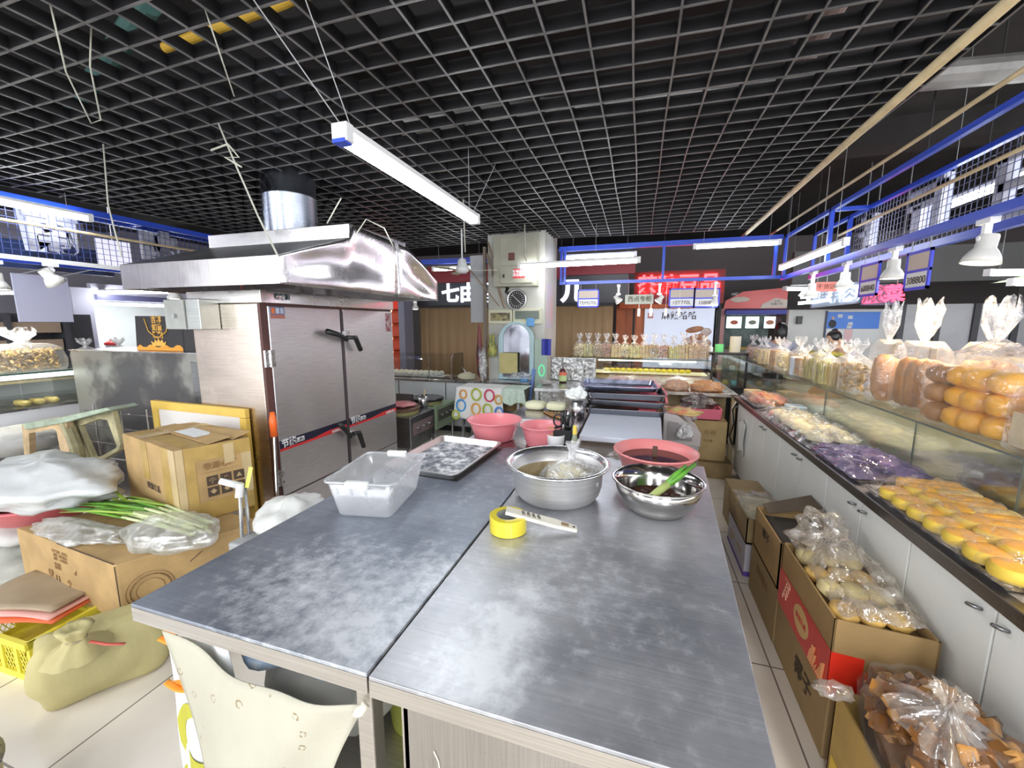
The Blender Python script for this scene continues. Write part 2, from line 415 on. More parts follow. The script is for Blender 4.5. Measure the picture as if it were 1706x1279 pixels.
obj('wire_mesh', wire_panel('x', 1.9, .3, 4.78, 2.05, 2.5), WIRE, t)
# the kiosk sign's letters seen from behind, through the mesh
def strokes(parts, Xc, name, par):
    a = MB(); b = MB()
    for (y0, y1, z0, z1) in parts:
        a.box(Xc, Xc+.03, min(y0, y1), max(y0, y1), z0, z1); b.box(Xc+.03, Xc+.06, min(y0, y1)+.004, max(y0, y1)-.004, z0+.004, z1-.004)
    o = obj(name, a, BACKL, par); obj('lit_face', b, EDGEL, o); return o
strokes([(3.66, 4.02, 2.44, 2.48), (3.66, 3.74, 2.16, 2.52), (3.86, 3.97, 2.14, 2.36), (3.74, 4.04, 2.34, 2.38), (3.74, 3.90, 2.12, 2.18)], 1.93, 'letter', t)
strokes([(2.85, 3.22, 2.40, 2.45), (3.14, 3.21, 2.08, 2.45), (2.85, 2.93, 2.08, 2.48), (2.9, 3.18, 2.24, 2.29), (2.85, 3.26, 2.08, 2.12)], 1.93, 'letter', t)
strokes([(4.5, 4.74, 2.42, 2.46), (4.56, 4.64, 2.14, 2.46), (4.5, 4.6, 2.12, 2.2), (4.62, 4.76, 2.3, 2.34)], 1.93, 'letter', t)
obj('conduit', MB().tube([(1.64, .3, 2.33), (1.64, 4.4, 2.27)], .011, 8), BEIGE, t, smooth=True)

t = wthing('sign_truss', 'blue sign truss running across behind the pillar at the rear', 'sign frame', (0, 5.66, 2.0))
member('top_rail', (-1.05, 5.66, 2.5), (1.53, 5.66, 2.5), t, .06); member('bottom_rail', (-1.05, 5.66, 2.05), (1.59, 5.66, 2.05), t, .04)
for X in (-1.05, .26, 1.5): member('upright', (X, 5.66, 2.05), (X, 5.66, 2.5), t)
member('upright', (-.99, 5.6, 2.05), (-.99, 5.6, 2.5), t, .03)
for X in (-1.05, .26): member('hanger_rod', (X, 5.66, 2.52), (X, 5.66, 3.5), t, .007, DARK)
t = wthing('sign_truss', 'short blue beam left of the pillar behind the hood', 'sign frame', (-2.9, 5.66, 2.4))
member('top_rail', (-4.6, 5.66, 2.42), (-1.95, 5.66, 2.42), t, .07)
for X in (-4.4, -2.1): member('hanger_rod', (X, 5.66, 2.46), (X, 5.66, 3.5), t, .007, DARK)

t = wthing('sign_truss', 'blue sign truss with wire mesh above the left counter', 'sign frame', (-4.85, 2.5, 2.0))
for X, zz in ((-4.82, 2.5), (-5.05, 2.5)):
    member('top_rail', (X, .3, zz), (X, 5.62, zz), t, .05); member('bottom_rail', (X, .3, 2.03), (X, 5.62, 2.03), t, .035, WHITE if X > -5 else BLUE)
obj('wire_mesh', wire_panel('x', -4.86, .3, 5.4, 2.05, 2.48, .05), WIREB, t)
for Y in (.6, 3.0, 5.4): member('hanger_rod', (-4.95, Y, 2.5), (-4.95, Y, 3.5), t, .007, DARK)
for Y in (3.0, 5.4): member('cross_bar', (-5.05, Y, 2.5), (-4.82, Y, 2.5), t)
obj('conduit', MB().tube([(-4.8, .3, 2.31), (-4.8, 5.5, 2.31)], .012, 8), BEIGE, t, smooth=True)
for s, y0, y1, z0, z1 in (('南', 2.2, 2.5, 2.1, 2.45),):
    text('letter', s, .37, BACKL, (-4.95, (y0+y1)/2, 2.28), (0, 1, 0), (0, 0, 1), t, ext=.02, bold=.014)
    text('letter_glow', s, .375, EDGEL, (-4.985, (y0+y1)/2, 2.28), (0, 1, 0), (0, 0, 1), t, ext=.005, bold=.022)
text('letter', '味', .34, BACKL, (-4.95, 3.2, 2.27), (0, 1, 0), (0, 0, 1), t, ext=.02, bold=.03)

# ================================================================== tube lights
def tube_light(p0, p1, label, hang=None, wide=.028, mat=None, group=None, top=WHITE):
    p0 = Vector(p0); p1 = Vector(p1); c = (p0+p1)/2; d = (p1-p0).normalized(); s = d.cross(Vector((0, 0, 1))).normalized()
    t = wthing('tube_light', label, 'light', c, group)
    L = (p1-p0).length; m = Matrix((d, s, Vector((0, 0, 1)))).transposed().to_4x4(); m.translation = p0
    obj('housing', MB().box(-.01, L+.01, -wide, wide, .018, .04, m), top, t)
    obj('tube', MB().box(.01, L-.01, -wide*.85, wide*.85, -.02, .0178, m), mat or TUBE, t)
    for a, b in ((-.03, .009), (L-.009, L+.03)): obj('end_cap', MB().box(a, b, -wide*1.05, wide*1.05, -.022, .042, m), top, t)
    if hang is None:
        hang = [((q.x, q.y, q.z+.04), (q.x, q.y, 2.6 if (-4.85 < q.x < 1.3 and q.y < 5.5) else (3.5 if q.x > -6 else 1.93))) for q in (p0.lerp(p1, .1), p0.lerp(p1, .9))]
    if hang:
        for q in hang:
            obj('hanging_wire', MB().tube([q[0], q[1]], .0022, 5), GREYM, t)
    return t
tl = tube_light((-1.10, 1.40, 2.2), (-1.11, 2.70, 2.2), 'long bright tube light hanging on wires over the near work table',
    [((-1.12, 1.43, 2.24), (-1.35, 1.05, 2.75)), ((-1.09, 1.43, 2.24), (-1.1, 1.12, 2.75)), ((-1.11, 2.62, 2.24), (-1.11, 2.62, 2.66)), ((-1.1, 2.66, 2.24), (-1.0, 2.9, 2.66))], .032)
obj('end_label', MB().box(-1.13, -1.075, 1.366, 1.41, 2.172, 2.186), BLUE, tl)
tube_light((-1.375, 4.77, 2.172), (-.045, 4.77, 2.18), 'tube light hanging crosswise in front of the pillar', [((-.5, 4.77, 2.21), (-.5, 4.77, 2.62)), ((-1.33, 4.77, 2.21), (-1.4, 4.77, 2.62))], .022)
tube_light((-1.0, 5.75, 2.40), (-.1, 5.75, 2.40), 'dimmer tube light inside the rear truss behind the crosswise one', None, .02, TUBES)
tube_light((.62, 5.6, 2.43), (1.5, 5.6, 2.43), 'tube light inside the right end of the rear truss', None, .022, TUBES)
tube_light((1.5, 3.9, 2.12), (1.5, 5.4, 2.12), 'tube light along the bottom of the right truss beside the neon', None, .02, TUBES)
tube_light((2.2, 3.35, 2.39), (2.2, 4.14, 2.39), 'tube light seen through the wire mesh of the right truss', None, .03, TUBE)
tube_light((2.3, 3.0, 2.1), (2.9, 4.3, 2.1), 'tube light below and behind the right truss near the large spotlight', None, .022, TUBE)
tube_light((-4.7, 1.2, 2.43), (-4.7, 2.48, 2.42), 'tube light under the left truss beside the sign lettering', None, .03, TUBE)
tube_light((-2.95, 5.6, 2.3), (-2.15, 5.6, 2.3), 'tube light left of the pillar behind the ceiling fan', None, .02, TUBE)
tube_light((-9.2, 3.55, 1.95), (-6.4, 4.2, 1.95), 'long tube light inside the white framed stall window on the left', None, .03, TUBE)
for i, (a, b) in enumerate([((3.2, 5.2, 1.98), (4.0, 5.4, 1.98)), ((2.95, 3.2, 1.90), (4.6, 2.6, 1.90)), ((3.0, 4.6, 1.84), (4.3, 4.7, 1.84)), ((2.2, 7.6, 2.05), (3.0, 7.9, 2.05))]):
    tube_light(a, b, ['small tube light over the wall stalls on the far right', 'long tube light under the green canopy on the right', 'tube light in front of the blue notice board', 'slanting tube light over the red menu stall at the rear'][i], None, .03, TUBE)

# ================================================================== track spotlights
WARM = glow('spot_bulb', (1, .93, .78), 14)
SHADE = M('spot_shade', (.66, .65, .62), .4, var=.1)
def spot(loc, label, tilt=(0, 0), sc=1, on=True, arm=.12, power=9, warm=(1, .74, .42)):
    loc = Vector(loc); t = thing('spotlight', label, 'spotlight', loc, 0, 'spotlights on the trusses')
    m = Matrix.Rotation(tilt[0], 4, 'X') @ Matrix.Rotation(tilt[1], 4, 'Y') @ Matrix.Scale(sc, 4)
    obj('shade', MB().lathe([(.030, .085), (.033, .075), (.034, .03), (.045, .015), (.058, -.01), (.064, -.035), (.060, -.035), (.052, -.008), (.03, .02)], n=20, mtx=m), SHADE, t, smooth=True)
    obj('bulb', MB().lathe([(.054, -.029), (.03, -.036), (0, -.038)], n=20, mtx=m), WARM if on else SHADE, t, smooth=True)
    arm = max(arm, (2.012 if loc.x > -4 or loc.x < -4.6 else 2.35)-loc.z-.12)
    a = MB().box(-.014, .014, -.012, .012, .06, .09+arm); a.box(-.02, .02, -.045, .045, .09+arm, .12+arm)
    a.cyl((-.03, 0, .08), (.03, 0, .08), .012, n=8)
    obj('bracket', a, WHITE, t)
    if on and power:
        L = bpy.data.lights.new('spot_lamp', 'SPOT'); L.energy = power; L.color = warm; L.spot_size = R(95); L.spot_blend = .6; L.shadow_soft_size = .05
        o = bpy.data.objects.new('spot_lamp', L); COL.objects.link(o); o.parent = t; o.location = m @ Vector((0, 0, -.05)); o.rotation_euler = (tilt[0], tilt[1], 0)
    return t
for (x, y, X, lb, tl_, sc, pw) in [(1637, 425, 1.6, 'largest spotlight hanging from the right truss over the big breads', (0, R(8)), 1.15, 30),
        (1487, 455, 1.62, 'spotlight on the right truss between the two blue price boards', (0, 0), 1.05, 22),
        (1407, 472, 1.62, 'spotlight on the right truss left of the two blue price boards', (0, 0), 1.05, 16),
        (1352, 488, 1.62, 'spotlight furthest along the right truss', (0, 0), 1.0, 12)]:
    spot(ax(x, y, X), lb, tl_, sc, power=pw, arm=.05)
spot((1.6, .95, 1.88), 'spotlight on the right truss nearest the photographer', (0, 0), 1.1, power=48, arm=.05)
for (x, y, Y, lb, tl_) in [(1030, 500, 5.66, 'spotlight under the rear truss turned to the left', (0, R(-40))), (1098, 500, 5.66, 'spotlight under the rear truss near the neon characters', (0, R(35))),
        (1190, 503, 5.66, 'spotlight under the rear truss beside the twin price boards', (0, R(10))), (692, 512, 5.66, 'small spotlight behind the hood left of the bamboo blind', (0, 0))]:
    spot(ay(x, y, Y), lb, tl_, .85, power=7, arm=.04)
spot(ax(88, 466, -4.82), 'spotlight under the left truss turned aside above the white panel', (R(35), 0), 1.15, on=False, arm=.02)
spot(ax(291, 492, -4.82), 'lit spotlight under the left truss beside the hood', (0, 0), 1.1, power=14, arm=.02)

spot(ax(-4, 474, -5.0), 'bright lit spotlight under the left truss at the left photo edge', (0, 0), 1.1, power=30, arm=.02, warm=(1, .95, .8))
# ================================================================== price boards
def digits(par, org, u, s, h):
    text('price_text', s, h, INK, org, u, (0, 0, 1), par, ext=.0008)
def price_board(c, u, w, h, label, s, lean=0, paper=(.50, .42, .36)):
    u = Vector(u); n = u.cross(Vector((0, 0, 1))); c = Vector(c)
    t = wthing('price_board', label, 'price board', c-Vector((0, 0, h/2)), 'price boards under the trusses')
    m = Matrix((u, -n, Vector((0, 0, 1)))).transposed().to_4x4(); m.translation = c
    f = MB(); b = .018
    f.box(-w/2, w/2, -.006, .006, h/2-b, h/2, m); f.box(-w/2, w/2, -.006, .006, -h/2, -h/2+b, m); f.box(-w/2, -w/2+b, -.006, .006, -h/2, h/2, m); f.box(w/2-b, w/2, -.006, .006, -h/2, h/2, m)
    f.box(-w/2, w/2, -.0055, .0055, -.012, .004, m)
    obj('frame', f, M('board_blue', (.03, .05, .62), .35), t)
    obj('upper_panel', MB().box(-w/2+b, w/2-b, -.003, .003, .0, h/2-b, m), M('board_grey', paper, .5), t)
    lp = obj('lower_panel', MB().box(-w/2+b, w/2-b, -.003, .003, -h/2+b, -.01, m), M('board_paper', (.7, .71, .72), .5), t)
    text('price_text', s, h*.26, INK, c+n*.005-Vector((0, 0, h*.26)), u, (0, 0, 1), lp, ext=.0006)
    for s_ in (-.35, .35): obj('hanger', MB().tube([c+u*w*s_+Vector((0, 0, h/2)), Vector((c.x+u.x*w*s_, c.y+u.y*w*s_, 2.025))], .003, 5), GREYM, t)
    return t
price_board(ay(980, 497, 5.66), (1, 0, 0), .29, .24, 'single blue framed price board under the left of the rear truss', 'TEM570L')
price_board(ay(1136, 496, 5.66), (1, 0, 0), .31, .24, 'left one of the twin blue price boards under the rear truss', '10T770L')
price_board(ay(1177, 496, 5.66), (1, 0, 0), .30, .24, 'right one of the twin blue price boards under the rear truss', '108001')
def boardX(x, y, X, w, h, lb, s): price_board(ax(x, y, X), (0, -1, 0), w, h, lb, s)
boardX(1529, 450, 1.6, .235, .235, 'blue price board under the right truss nearest the large spotlight', '308800')
boardX(1448, 466, 1.6, .26, .24, 'blue price board under the right truss further from the large spotlight', '600840')

# ================================================================== wires and cords hanging from the grid
WIREM = M('hanging_wire', (.42, .42, .36), .6)
for pts, r, lb in [([az(82, 0, 2.62), az(110, 120, 2.5), az(152, 205, 2.42), az(168, 200, 2.42), az(150, 110, 2.55), az(152, 30, 2.66)], .003, 'thin loop of wire hanging from the far left of the grid'),
        ([az(338, 5, 2.64), az(360, 70, 2.55), az(390, 160, 2.5)], .003, 'thin wire hanging from the grid left of the tube light'),
        ([ay(365, 215, 1.36)+Vector((0, 0, .02)), ay(395, 280, 1.36), ay(430, 360, 1.3), ay(462, 424, 1.16)], .0035, 'twisted wire holding the front corner of the hood'),
        ([ay(352, 250, 1.36), ay(380, 240, 1.36), ay(398, 262, 1.36), ay(375, 262, 1.36), ay(402, 278, 1.36)], .004, 'curled wire end knotted near the top of the hood wire'),
        ([ay(172, 240, 1.3), ay(180, 340, 1.25), ay(190, 380, 1.2), ay(203, 428, 1.17)], .0028, 'wire holding the far left corner of the hood'),
        ([ay(590, 395, 2.1), ay(610, 365, 2.2), ay(640, 380, 2.2), ay(655, 410, 2.25)], .004, 'curved cable looping above the back of the hood'),
        ([ay(545, 372, 1.9), ay(568, 330, 1.95)], .004, 'short cable rising beside the round exhaust duct'),
        ([ay(770, 290, 3.4), ay(775, 420, 3.5)], .006, 'thin rod hanging in front of the ceiling fan'),
        ([ay(874, 370, 4.6), ay(875, 415, 4.7), ay(873, 425, 4.75), ay(877, 435, 4.75)], .008, 'black cable dropping in front of the electrical cabinet')]:
    obj('wire', MB().tube(pts, r, 6), WIREM, smooth=True, label=lb, cat='wire')
# ================================================================== work tables in the foreground
def table_mat(name, centres, base=(.50, .51, .54)):
    m, nt, p = _nt(name); vec = _coord(nt); p.inputs['Metallic'].default_value = 1
    v1 = _coord(nt, (2, 90, 1)); f = _noise(nt, v1, 2, 4); g = _noise(nt, vec, 3, 3, .5)
    mr = nt.nodes.new('ShaderNodeMapRange'); mr.inputs['From Min'].default_value = .3; mr.inputs['From Max'].default_value = .7
    mr.inputs['To Min'].default_value = .30; mr.inputs['To Max'].default_value = .46; nt.links.new(g, mr.inputs['Value']); nt.links.new(mr.outputs[0], p.inputs['Roughness'])
    c = _ramp(nt, f, [(.3, tuple(x*.88 for x in base)), (.7, tuple(x*1.06 for x in base))])
    md = nt.nodes.new('ShaderNodeMix'); md.data_type = 'RGBA'; md.blend_type = 'MULTIPLY'; md.inputs['Factor'].default_value = 1
    nt.links.new(c, md.inputs[6]); nt.links.new(_ramp(nt, _noise(nt, vec, 3.1, 5, .6), [(.34, (.72, .73, .76)), (.64, (1.08, 1.07, 1.06))]), md.inputs[7]); c = md.outputs[2]
    # dried flour and water marks around the given places
    tot = None
    for (cx, cy, r, st) in centres:
        d = nt.nodes.new('ShaderNodeVectorMath'); d.operation = 'DISTANCE'; d.inputs[1].default_value = (cx, cy, .8); nt.links.new(vec, d.inputs[0])
        q = nt.nodes.new('ShaderNodeMapRange'); q.inputs['From Min'].default_value = 0; q.inputs['From Max'].default_value = r; q.inputs['To Min'].default_value = st; q.inputs['To Max'].default_value = 0
        nt.links.new(d.outputs['Value'], q.inputs['Value'])
        if tot is None: tot = q.outputs[0]
        else:
            a = nt.nodes.new('ShaderNodeMath'); a.operation = 'MAXIMUM'; nt.links.new(tot, a.inputs[0]); nt.links.new(q.outputs[0], a.inputs[1]); tot = a.outputs[0]
    n2 = _noise(nt, vec, 26, 6, .68)
    a = nt.nodes.new('ShaderNodeMath'); a.operation = 'ADD'; nt.links.new(n2, a.inputs[0]); nt.links.new(tot, a.inputs[1])
    fac = _ramp(nt, a.outputs[0], [(.40, (0, 0, 0)), (.62, (.06, .06, .06)), (1.0, (.72, .72, .72))])
    mx = nt.nodes.new('ShaderNodeMix'); mx.data_type = 'RGBA'; nt.links.new(fac, mx.inputs['Factor']); nt.links.new(c, mx.inputs[6]); mx.inputs[7].default_value = (.8, .83, .86, 1)
    nt.links.new(mx.outputs[2], p.inputs['Base Color'])
    ms = nt.nodes.new('ShaderNodeMath'); ms.operation = 'MULTIPLY_ADD'; ms.inputs[1].default_value = -.62; ms.inputs[2].default_value = .62; nt.links.new(fac, ms.inputs[0]); nt.links.new(ms.outputs[0], p.inputs['Metallic'])
    nt.links.new(_bump(nt, f, .04, .002), p.inputs['Normal']); return m
TM1 = table_mat('table_steel_left', [(-.60, .72, .34, .50), (-.82, .80, .36, .40), (-.50, .92, .26, .42), (-.8, 1.9, .9, .12)], (.28, .31, .37))
TM2 = table_mat('table_steel_right', [(-.28, .70, .17, .62), (-.27, .83, .12, .66), (-.24, .95, .12, .5), (-.1, 1.05, .5, .17), (-.3, 1.2, .3, .16), (.1, .75, .6, .06)], (.46, .47, .5))
APR = steel('apron_steel', (.60, .57, .53), .42, smudge=.05)
def slab_poly(mb, pts, z0, z1): return mb.prism([(p[0], p[1]) for p in pts], (0, 0, z1-z0), (0, 0, z0), (1, 0, 0), (0, 1, 0))
t = wthing('work_table', 'stainless steel work table on the left with cloths tied beneath it', 'table', (-.84, 1.35, 0), 'paired work tables')
P = [(-1.2, .607), (-.497, .607), (-.475, 2.13), (-1.16, 2.13)]
obj('table_top', slab_poly(MB(), P, .7901, .8), [TM1], t, bev=.002); obj('apron', slab_poly(MB(), P, .752, .79), APR, t)
for i, (x, y) in enumerate([(-1.15, .715), (-.535, .66), (-.52, 2.08), (-1.12, 2.08)]):
    obj('leg', MB().box(x-.02, x+.02, y-.02, y+.02, .0, .7515), APR, t, bev=.004)
obj('shelf', slab_poly(MB(), [(-1.14, .70), (-.54, .70), (-.52, 2.1), (-1.13, 2.1)], .22, .25), APR, t)
t = wthing('work_table', 'stainless steel work table on the right with a closed end panel', 'table', (-.1, 1.35, 0), 'paired work tables')
P = [(-.489, .603), (.237, .600), (.338, 2.13), (-.468, 2.13)]
obj('table_top', slab_poly(MB(), P, .7901, .8), [TM2], t, bev=.002); obj('apron', slab_poly(MB(), P, .752, .79), APR, t)
obj('end_panel', MB().box(-.44, .19, .645, .66, .06, .7515), steel('panel_steel', (.48, .46, .44), .3, brush=(60, 1, 1), smudge=.08), t)
obj('side_panel', slab_poly(MB(), [(.19, .645), (.21, .645), (.3, 2.06), (.28, 2.06)], .06, .7515), APR, t)
obj('side_panel', slab_poly(MB(), [(-.445, .645), (-.43, .645), (-.42, 2.06), (-.435, 2.06)], .06, .7515), APR, t)
for x, y in ((-.42, .69), (.17, .69), (.26, 2.02), (-.4, 2.02)): obj('foot', MB().cyl((x, y, 0), (x, y, .07), .02), APR, t)
# scribbled chalk mark on the end panel
CHALK = M('chalk', (.75, .7, .6), .9)
obj('chalk_mark', MB().tube([(-.24, .643, .49), (-.235, .643, .515), (-.215, .643, .52), (-.21, .643, .5), (-.225, .643, .49), (-.21, .643, .46)], .002, 5), CHALK, t)
obj('chalk_mark', MB().tube([(-.37, .643, .62), (-.36, .643, .6), (-.355, .643, .56), (-.35, .643, .5)], .0015, 5), CHALK, t)

# cloths under the left table
def cloth_mat(name, base, motif, kind):
    m, nt, p = _nt(name); vec = _coord(nt); p.inputs['Roughness'].default_value = .85
    if kind == 'specks':
        v = nt.nodes.new('ShaderNodeTexVoronoi'); v.inputs['Scale'].default_value = 17; nt.links.new(vec, v.inputs['Vector'])
        r1 = nt.nodes.new('ShaderNodeMath'); r1.operation = 'SUBTRACT'; r1.inputs[1].default_value = .15; nt.links.new(v.outputs['Distance'], r1.inputs[0])
        ab = nt.nodes.new('ShaderNodeMath'); ab.operation = 'ABSOLUTE'; nt.links.new(r1.outputs[0], ab.inputs[0])
        n = _noise(nt, vec, 160, 2); mm = nt.nodes.new('ShaderNodeMath'); mm.operation = 'MULTIPLY_ADD'; mm.inputs[1].default_value = -.16; mm.inputs[2].default_value = .1; nt.links.new(n, mm.inputs[0])
        s = nt.nodes.new('ShaderNodeMath'); s.operation = 'LESS_THAN'; nt.links.new(ab.outputs[0], s.inputs[0]); nt.links.new(mm.outputs[0], s.inputs[1]); fac = s.outputs[0]
    mx = nt.nodes.new('ShaderNodeMix'); mx.data_type = 'RGBA'; nt.links.new(fac, mx.inputs['Factor'])
    c = _ramp(nt, _noise(nt, vec, 5, 4), [(.3, tuple(x*.9 for x in base)), (.7, base)])
    nt.links.new(c, mx.inputs[6]); mx.inputs[7].default_value = (*motif, 1); nt.links.new(mx.outputs[2], p.inputs['Base Color'])
    nt.links.new(_bump(nt, _noise(nt, _coord(nt, (1, 1, .25)), 26, 5), .35), p.inputs['Normal']); return m
def hang(u, v):
    # cream cloth tied to the right leg, upper edge sagging from the table corner
    a = ay(270, 1050, .628); b = ay(603, 1182, .635); L = Vector((-1.06, .645, .18)); Rr = Vector((-.59, .65, .10))
    top = a.lerp(b, u) + Vector((0, 0, -.045*math.sin(u*math.pi)))
    bot = Vector((-1.06+.30*u, .64, .2)).lerp(Vector((-.66, .69, .12)), u)
    k = v**.9; p = top.lerp(bot, k)
    p.x += -(.10*u*u*math.sin(k*math.pi))*.6; p.y += .015*math.sin(u*9+v*3)*(1-u) + .012*math.sin((u*14+v*8))*u - .06*math.sin(k*math.pi*.6)*math.sin(u*math.pi)
    return p
c1 = obj('tied_cloth', MB().sheet(hang, 30, 26), cloth_mat('cream_print_cloth', (.48, .46, .37), (.28, .22, .13), 'specks'), smooth=True, solid=.002, label='cream printed cloth tied under the front of the left work table', cat='cloth')
obj('knot', MB().tube([ay(592, 1188, .62), ay(600, 1183, .612), ay(608, 1176, .617), ay(604, 1168, .62)], [.008, .012, .009, .004], 7), M('cream_knot', (.72, .68, .56), .85), c1, smooth=True)
def hang2(u, v):
    return Vector((-1.19+.23*u+.01*math.sin(v*7), .662+.008*math.sin(u*12+v*2)+.03*u*v, .745-.70*v))
c2 = obj('patterned_cloth', MB().sheet(hang2, 14, 20), M('white_cotton', (.74, .76, .76), .85), smooth=True, solid=.002, label='white cloth with orange and olive rings hanging at the left table leg', cat='cloth')
OR = M('print_orange', (.8, .3, .03), .8); OL = M('print_olive', (.42, .40, .04), .8)
for zz, mm, dz in ((.66, OR, .012), (.52, OR, .02)):
    obj('ring_print', MB().tube([(-1.185+.012*k, .650+.002*k, zz+dz*((k-4)/4)**2) for k in range(12)], .009, 6, flat=.3), mm, c2, smooth=True)
def ringp(cx, cz, rx, rz, mm, w=.012):
    def f(u, v):
        a = 2*math.pi*u; k = 1+(v-.5)*2*w/rx; x = cx+rx*k*math.cos(a); z = cz+rz*k*math.sin(a); x = max(-1.189, min(-.975, x)); z = max(.046, z)
        uu = (x+1.19)/.23; vv = (.745-z)/.7; return Vector((x, .662+.008*math.sin(uu*12+vv*2)+.03*uu*vv-.0035, z))
    obj('ring_print', MB().sheet(f, 40, 3), mm, c2, smooth=True)
ringp(-1.09, .37, .085, .10, OL, .018); ringp(-1.12, .16, .085, .10, OL, .018); ringp(-1.20, .60, .09, .085, OR, .012)

# things seen in the gap under the table
obj('storage_bag', MB().blob((-.86, .98, .44), (.22, .25, .19), .25, 3, 4, flat=.18), M('grey_cloth_bag', (.42, .42, .4), .8, bump=.2), smooth=True, label='grey cloth bag stored on the shelf under the left work table', cat='bag')
obj('storage_tub', MB().lathe([(.10, 0), (.12, .24), (.126, .245), (.126, .26), (.11, .26), (.09, .02), (0, .02)], (-.62, 1.02, .251), 24), M('olive_tub', (.28, .3, .05), .5), smooth=True, label='olive plastic tub on the shelf behind the tied cloth', cat='tub')
obj('patterned_sheet', MB().sheet(lambda u, v: Vector((-1.1+.5*u, .72+.02*math.sin(u*14), .74-.12*v-.02*math.sin(u*5))), 16, 5), M('blue_white_sheet', (.6, .65, .68), .8, col2=(.1, .25, .5), vs=14), smooth=True, solid=.002, label='blue and white patterned sheet tucked under the left table top', cat='cloth')

# ------------------------------------------------------------------ clear plastic bin
t = thing('plastic_bin', 'empty clear plastic bin at the left edge of the work table', 'bin', (-.955, 1.31, .802), R(10))
CLEARP = film('clear_plastic', clear=.60, rough=.2, crinkle=.08, cs=8, haze=(.93, .95, .98), streak=.15)
def rrect(w, d, r, n=5):
    return [(sx*(w-r)+r*math.cos(a), sy*(d-r)+r*math.sin(a)) for sx, sy, a0 in ((1, 1, 0), (-1, 1, 90), (-1, -1, 180), (1, -1, 270)) for a in [R(a0+90*k/n) for k in range(n+1)]]
def loft(mb, rings, close0=True, close1=False):
    b = len(mb.v); n = len(rings[0])
    for r in rings: mb.v += [tuple(p) for p in r]
    for i in range(len(rings)-1):
        for k in range(n): l = (k+1) % n; mb.f.append((b+i*n+k, b+i*n+l, b+(i+1)*n+l, b+(i+1)*n+k)); mb.mi.append(mb.m)
    if close0: mb.f.append(tuple(b+k for k in range(n))[::-1]); mb.mi.append(mb.m)
    if close1: mb.f.append(tuple(b+(len(rings)-1)*n+k for k in range(n))); mb.mi.append(mb.m)
    return mb
def rr3(w, d, r, z): return [(x, y, z) for x, y in rrect(w, d, r)]
obj('tub', loft(MB(), [rr3(.098, .135, .02, .001), rr3(.102, .139, .02, .006), rr3(.128, .168, .025, .142)]), CLEARP, t, smooth=True, solid=.002)
obj('rim', loft(MB(), [rr3(.126, .166, .025, .138), rr3(.136, .176, .03, .136), rr3(.137, .177, .03, .142), rr3(.129, .169, .025, .146), rr3(.126, .166, .025, .141)], False), film('rim_plastic', clear=.35, rough=.15, crinkle=.05, cs=8, haze=(.95, .97, 1)), t, smooth=True)
for s in (-1, 1):
    obj('handle_clip', MB().cbox((0, s*.176, .138), (.085, .022, .026)), M('milky_clip', (.82, .86, .84), .35), t, bev=.005)
for k in range(3): obj('rib', MB().box(-.09+.055*k, -.083+.055*k, -.166, -.162, .09, .134), CLEARP, t)

# ------------------------------------------------------------------ aluminium tray with flour
def tray_corners(): return
A = az(700, 800, .812); B = az(770, 798, .812); Cc = az(822, 742, .812)
t = thing('baking_tray', 'battered aluminium baking tray dusted with flour beside the clear bin', 'tray', (-.93, 1.86, .802), R(-4))
ALU = steel('aluminium', (.72, .71, .69), .36, smudge=.12)
def tray_mesh(w, d, h, lip=.012, r=.03, fl=.008):
    mb = MB(); loft(mb, [rr3(w-fl*1.5, d-fl*1.5, r, 0), rr3(w, d, r, h), rr3(w+lip, d+lip, r+lip, h), rr3(w+lip, d+lip, r+lip, h-.004), rr3(w+.002, d+.002, r, h-.004), rr3(w-fl*1.5+.002, d-fl*1.5+.002, r, .002)], True, True); return mb
obj('pan', tray_mesh(.19, .27, .034), ALU, t, bev=0)
fl_m, nt, p = _nt('flour_dust'); vec = _coord(nt); n = _noise(nt, vec, 16, 9, .75)
nt.links.new(_ramp(nt, n, [(.44, (.14, .15, .18)), (.52, (.45, .46, .5)), (.60, (.88, .88, .88))]), p.inputs['Base Color']); p.inputs['Roughness'].default_value = .7
def dust(u, v):
    x = (u-.5)*.35; y = (v-.5)*.51; return Vector((x, y, .0045+.002*noise.noise(Vector((x*30, y*30, 1)))))
obj('flour', MB().sheet(dust, 24, 30), fl_m, t, smooth=True)
obj('dark_underlay', MB().box(-.155, .20, -.262, .262, -.0015, -.0002), BLACK, t)

# ------------------------------------------------------------------ big aluminium pot with bag inside
PC = (-.295, 1.575)
t = thing('aluminium_pot', 'large round aluminium pot in the middle of the work table', 'pot', (PC[0], PC[1], .801))
ALUP = steel('pot_aluminium', (.80, .79, .78), .5, brush=(1, 1, 30), smudge=.05, bump=.02)
obj('pot_body', MB().lathe([(0, 0), (.135, .0), (.155, .008), (.172, .03), (.180, .06), (.184, .128), (.186, .132), (.180, .132), (.176, .06), (.165, .03), (.148, .012), (0, .008)], n=56), ALUP, t, smooth=True)
obj('rim', MB().lathe([(.184, .128), (.200, .136), (.208, .139), (.210, .144), (.206, .149), (.196, .148), (.186, .140), (.181, .132)], n=56), steel('rim_aluminium', (.86, .87, .9), .25, smudge=.04), t, smooth=True)
obj('residue', MB().lathe([(0, .012), (.146, .0135), (.17, .05), (.1765, .085), (.1755, .085), (.168, .05), (.14, .0165), (0, .015)], n=40), M('dough_residue', (.42, .33, .18), .6, var=.3, vs=12), t, smooth=True)
bg = thing('dough_bag', 'clear plastic bag of pale dough tied and set inside the aluminium pot', 'bag', (-.235, 1.56, .82))
obj('dough', MB().blob((-.02, 0, .065), (.085, .075, .058), .12, 2, 3), M('pale_dough', (.74, .68, .48), .6, var=.12), bg, smooth=True)
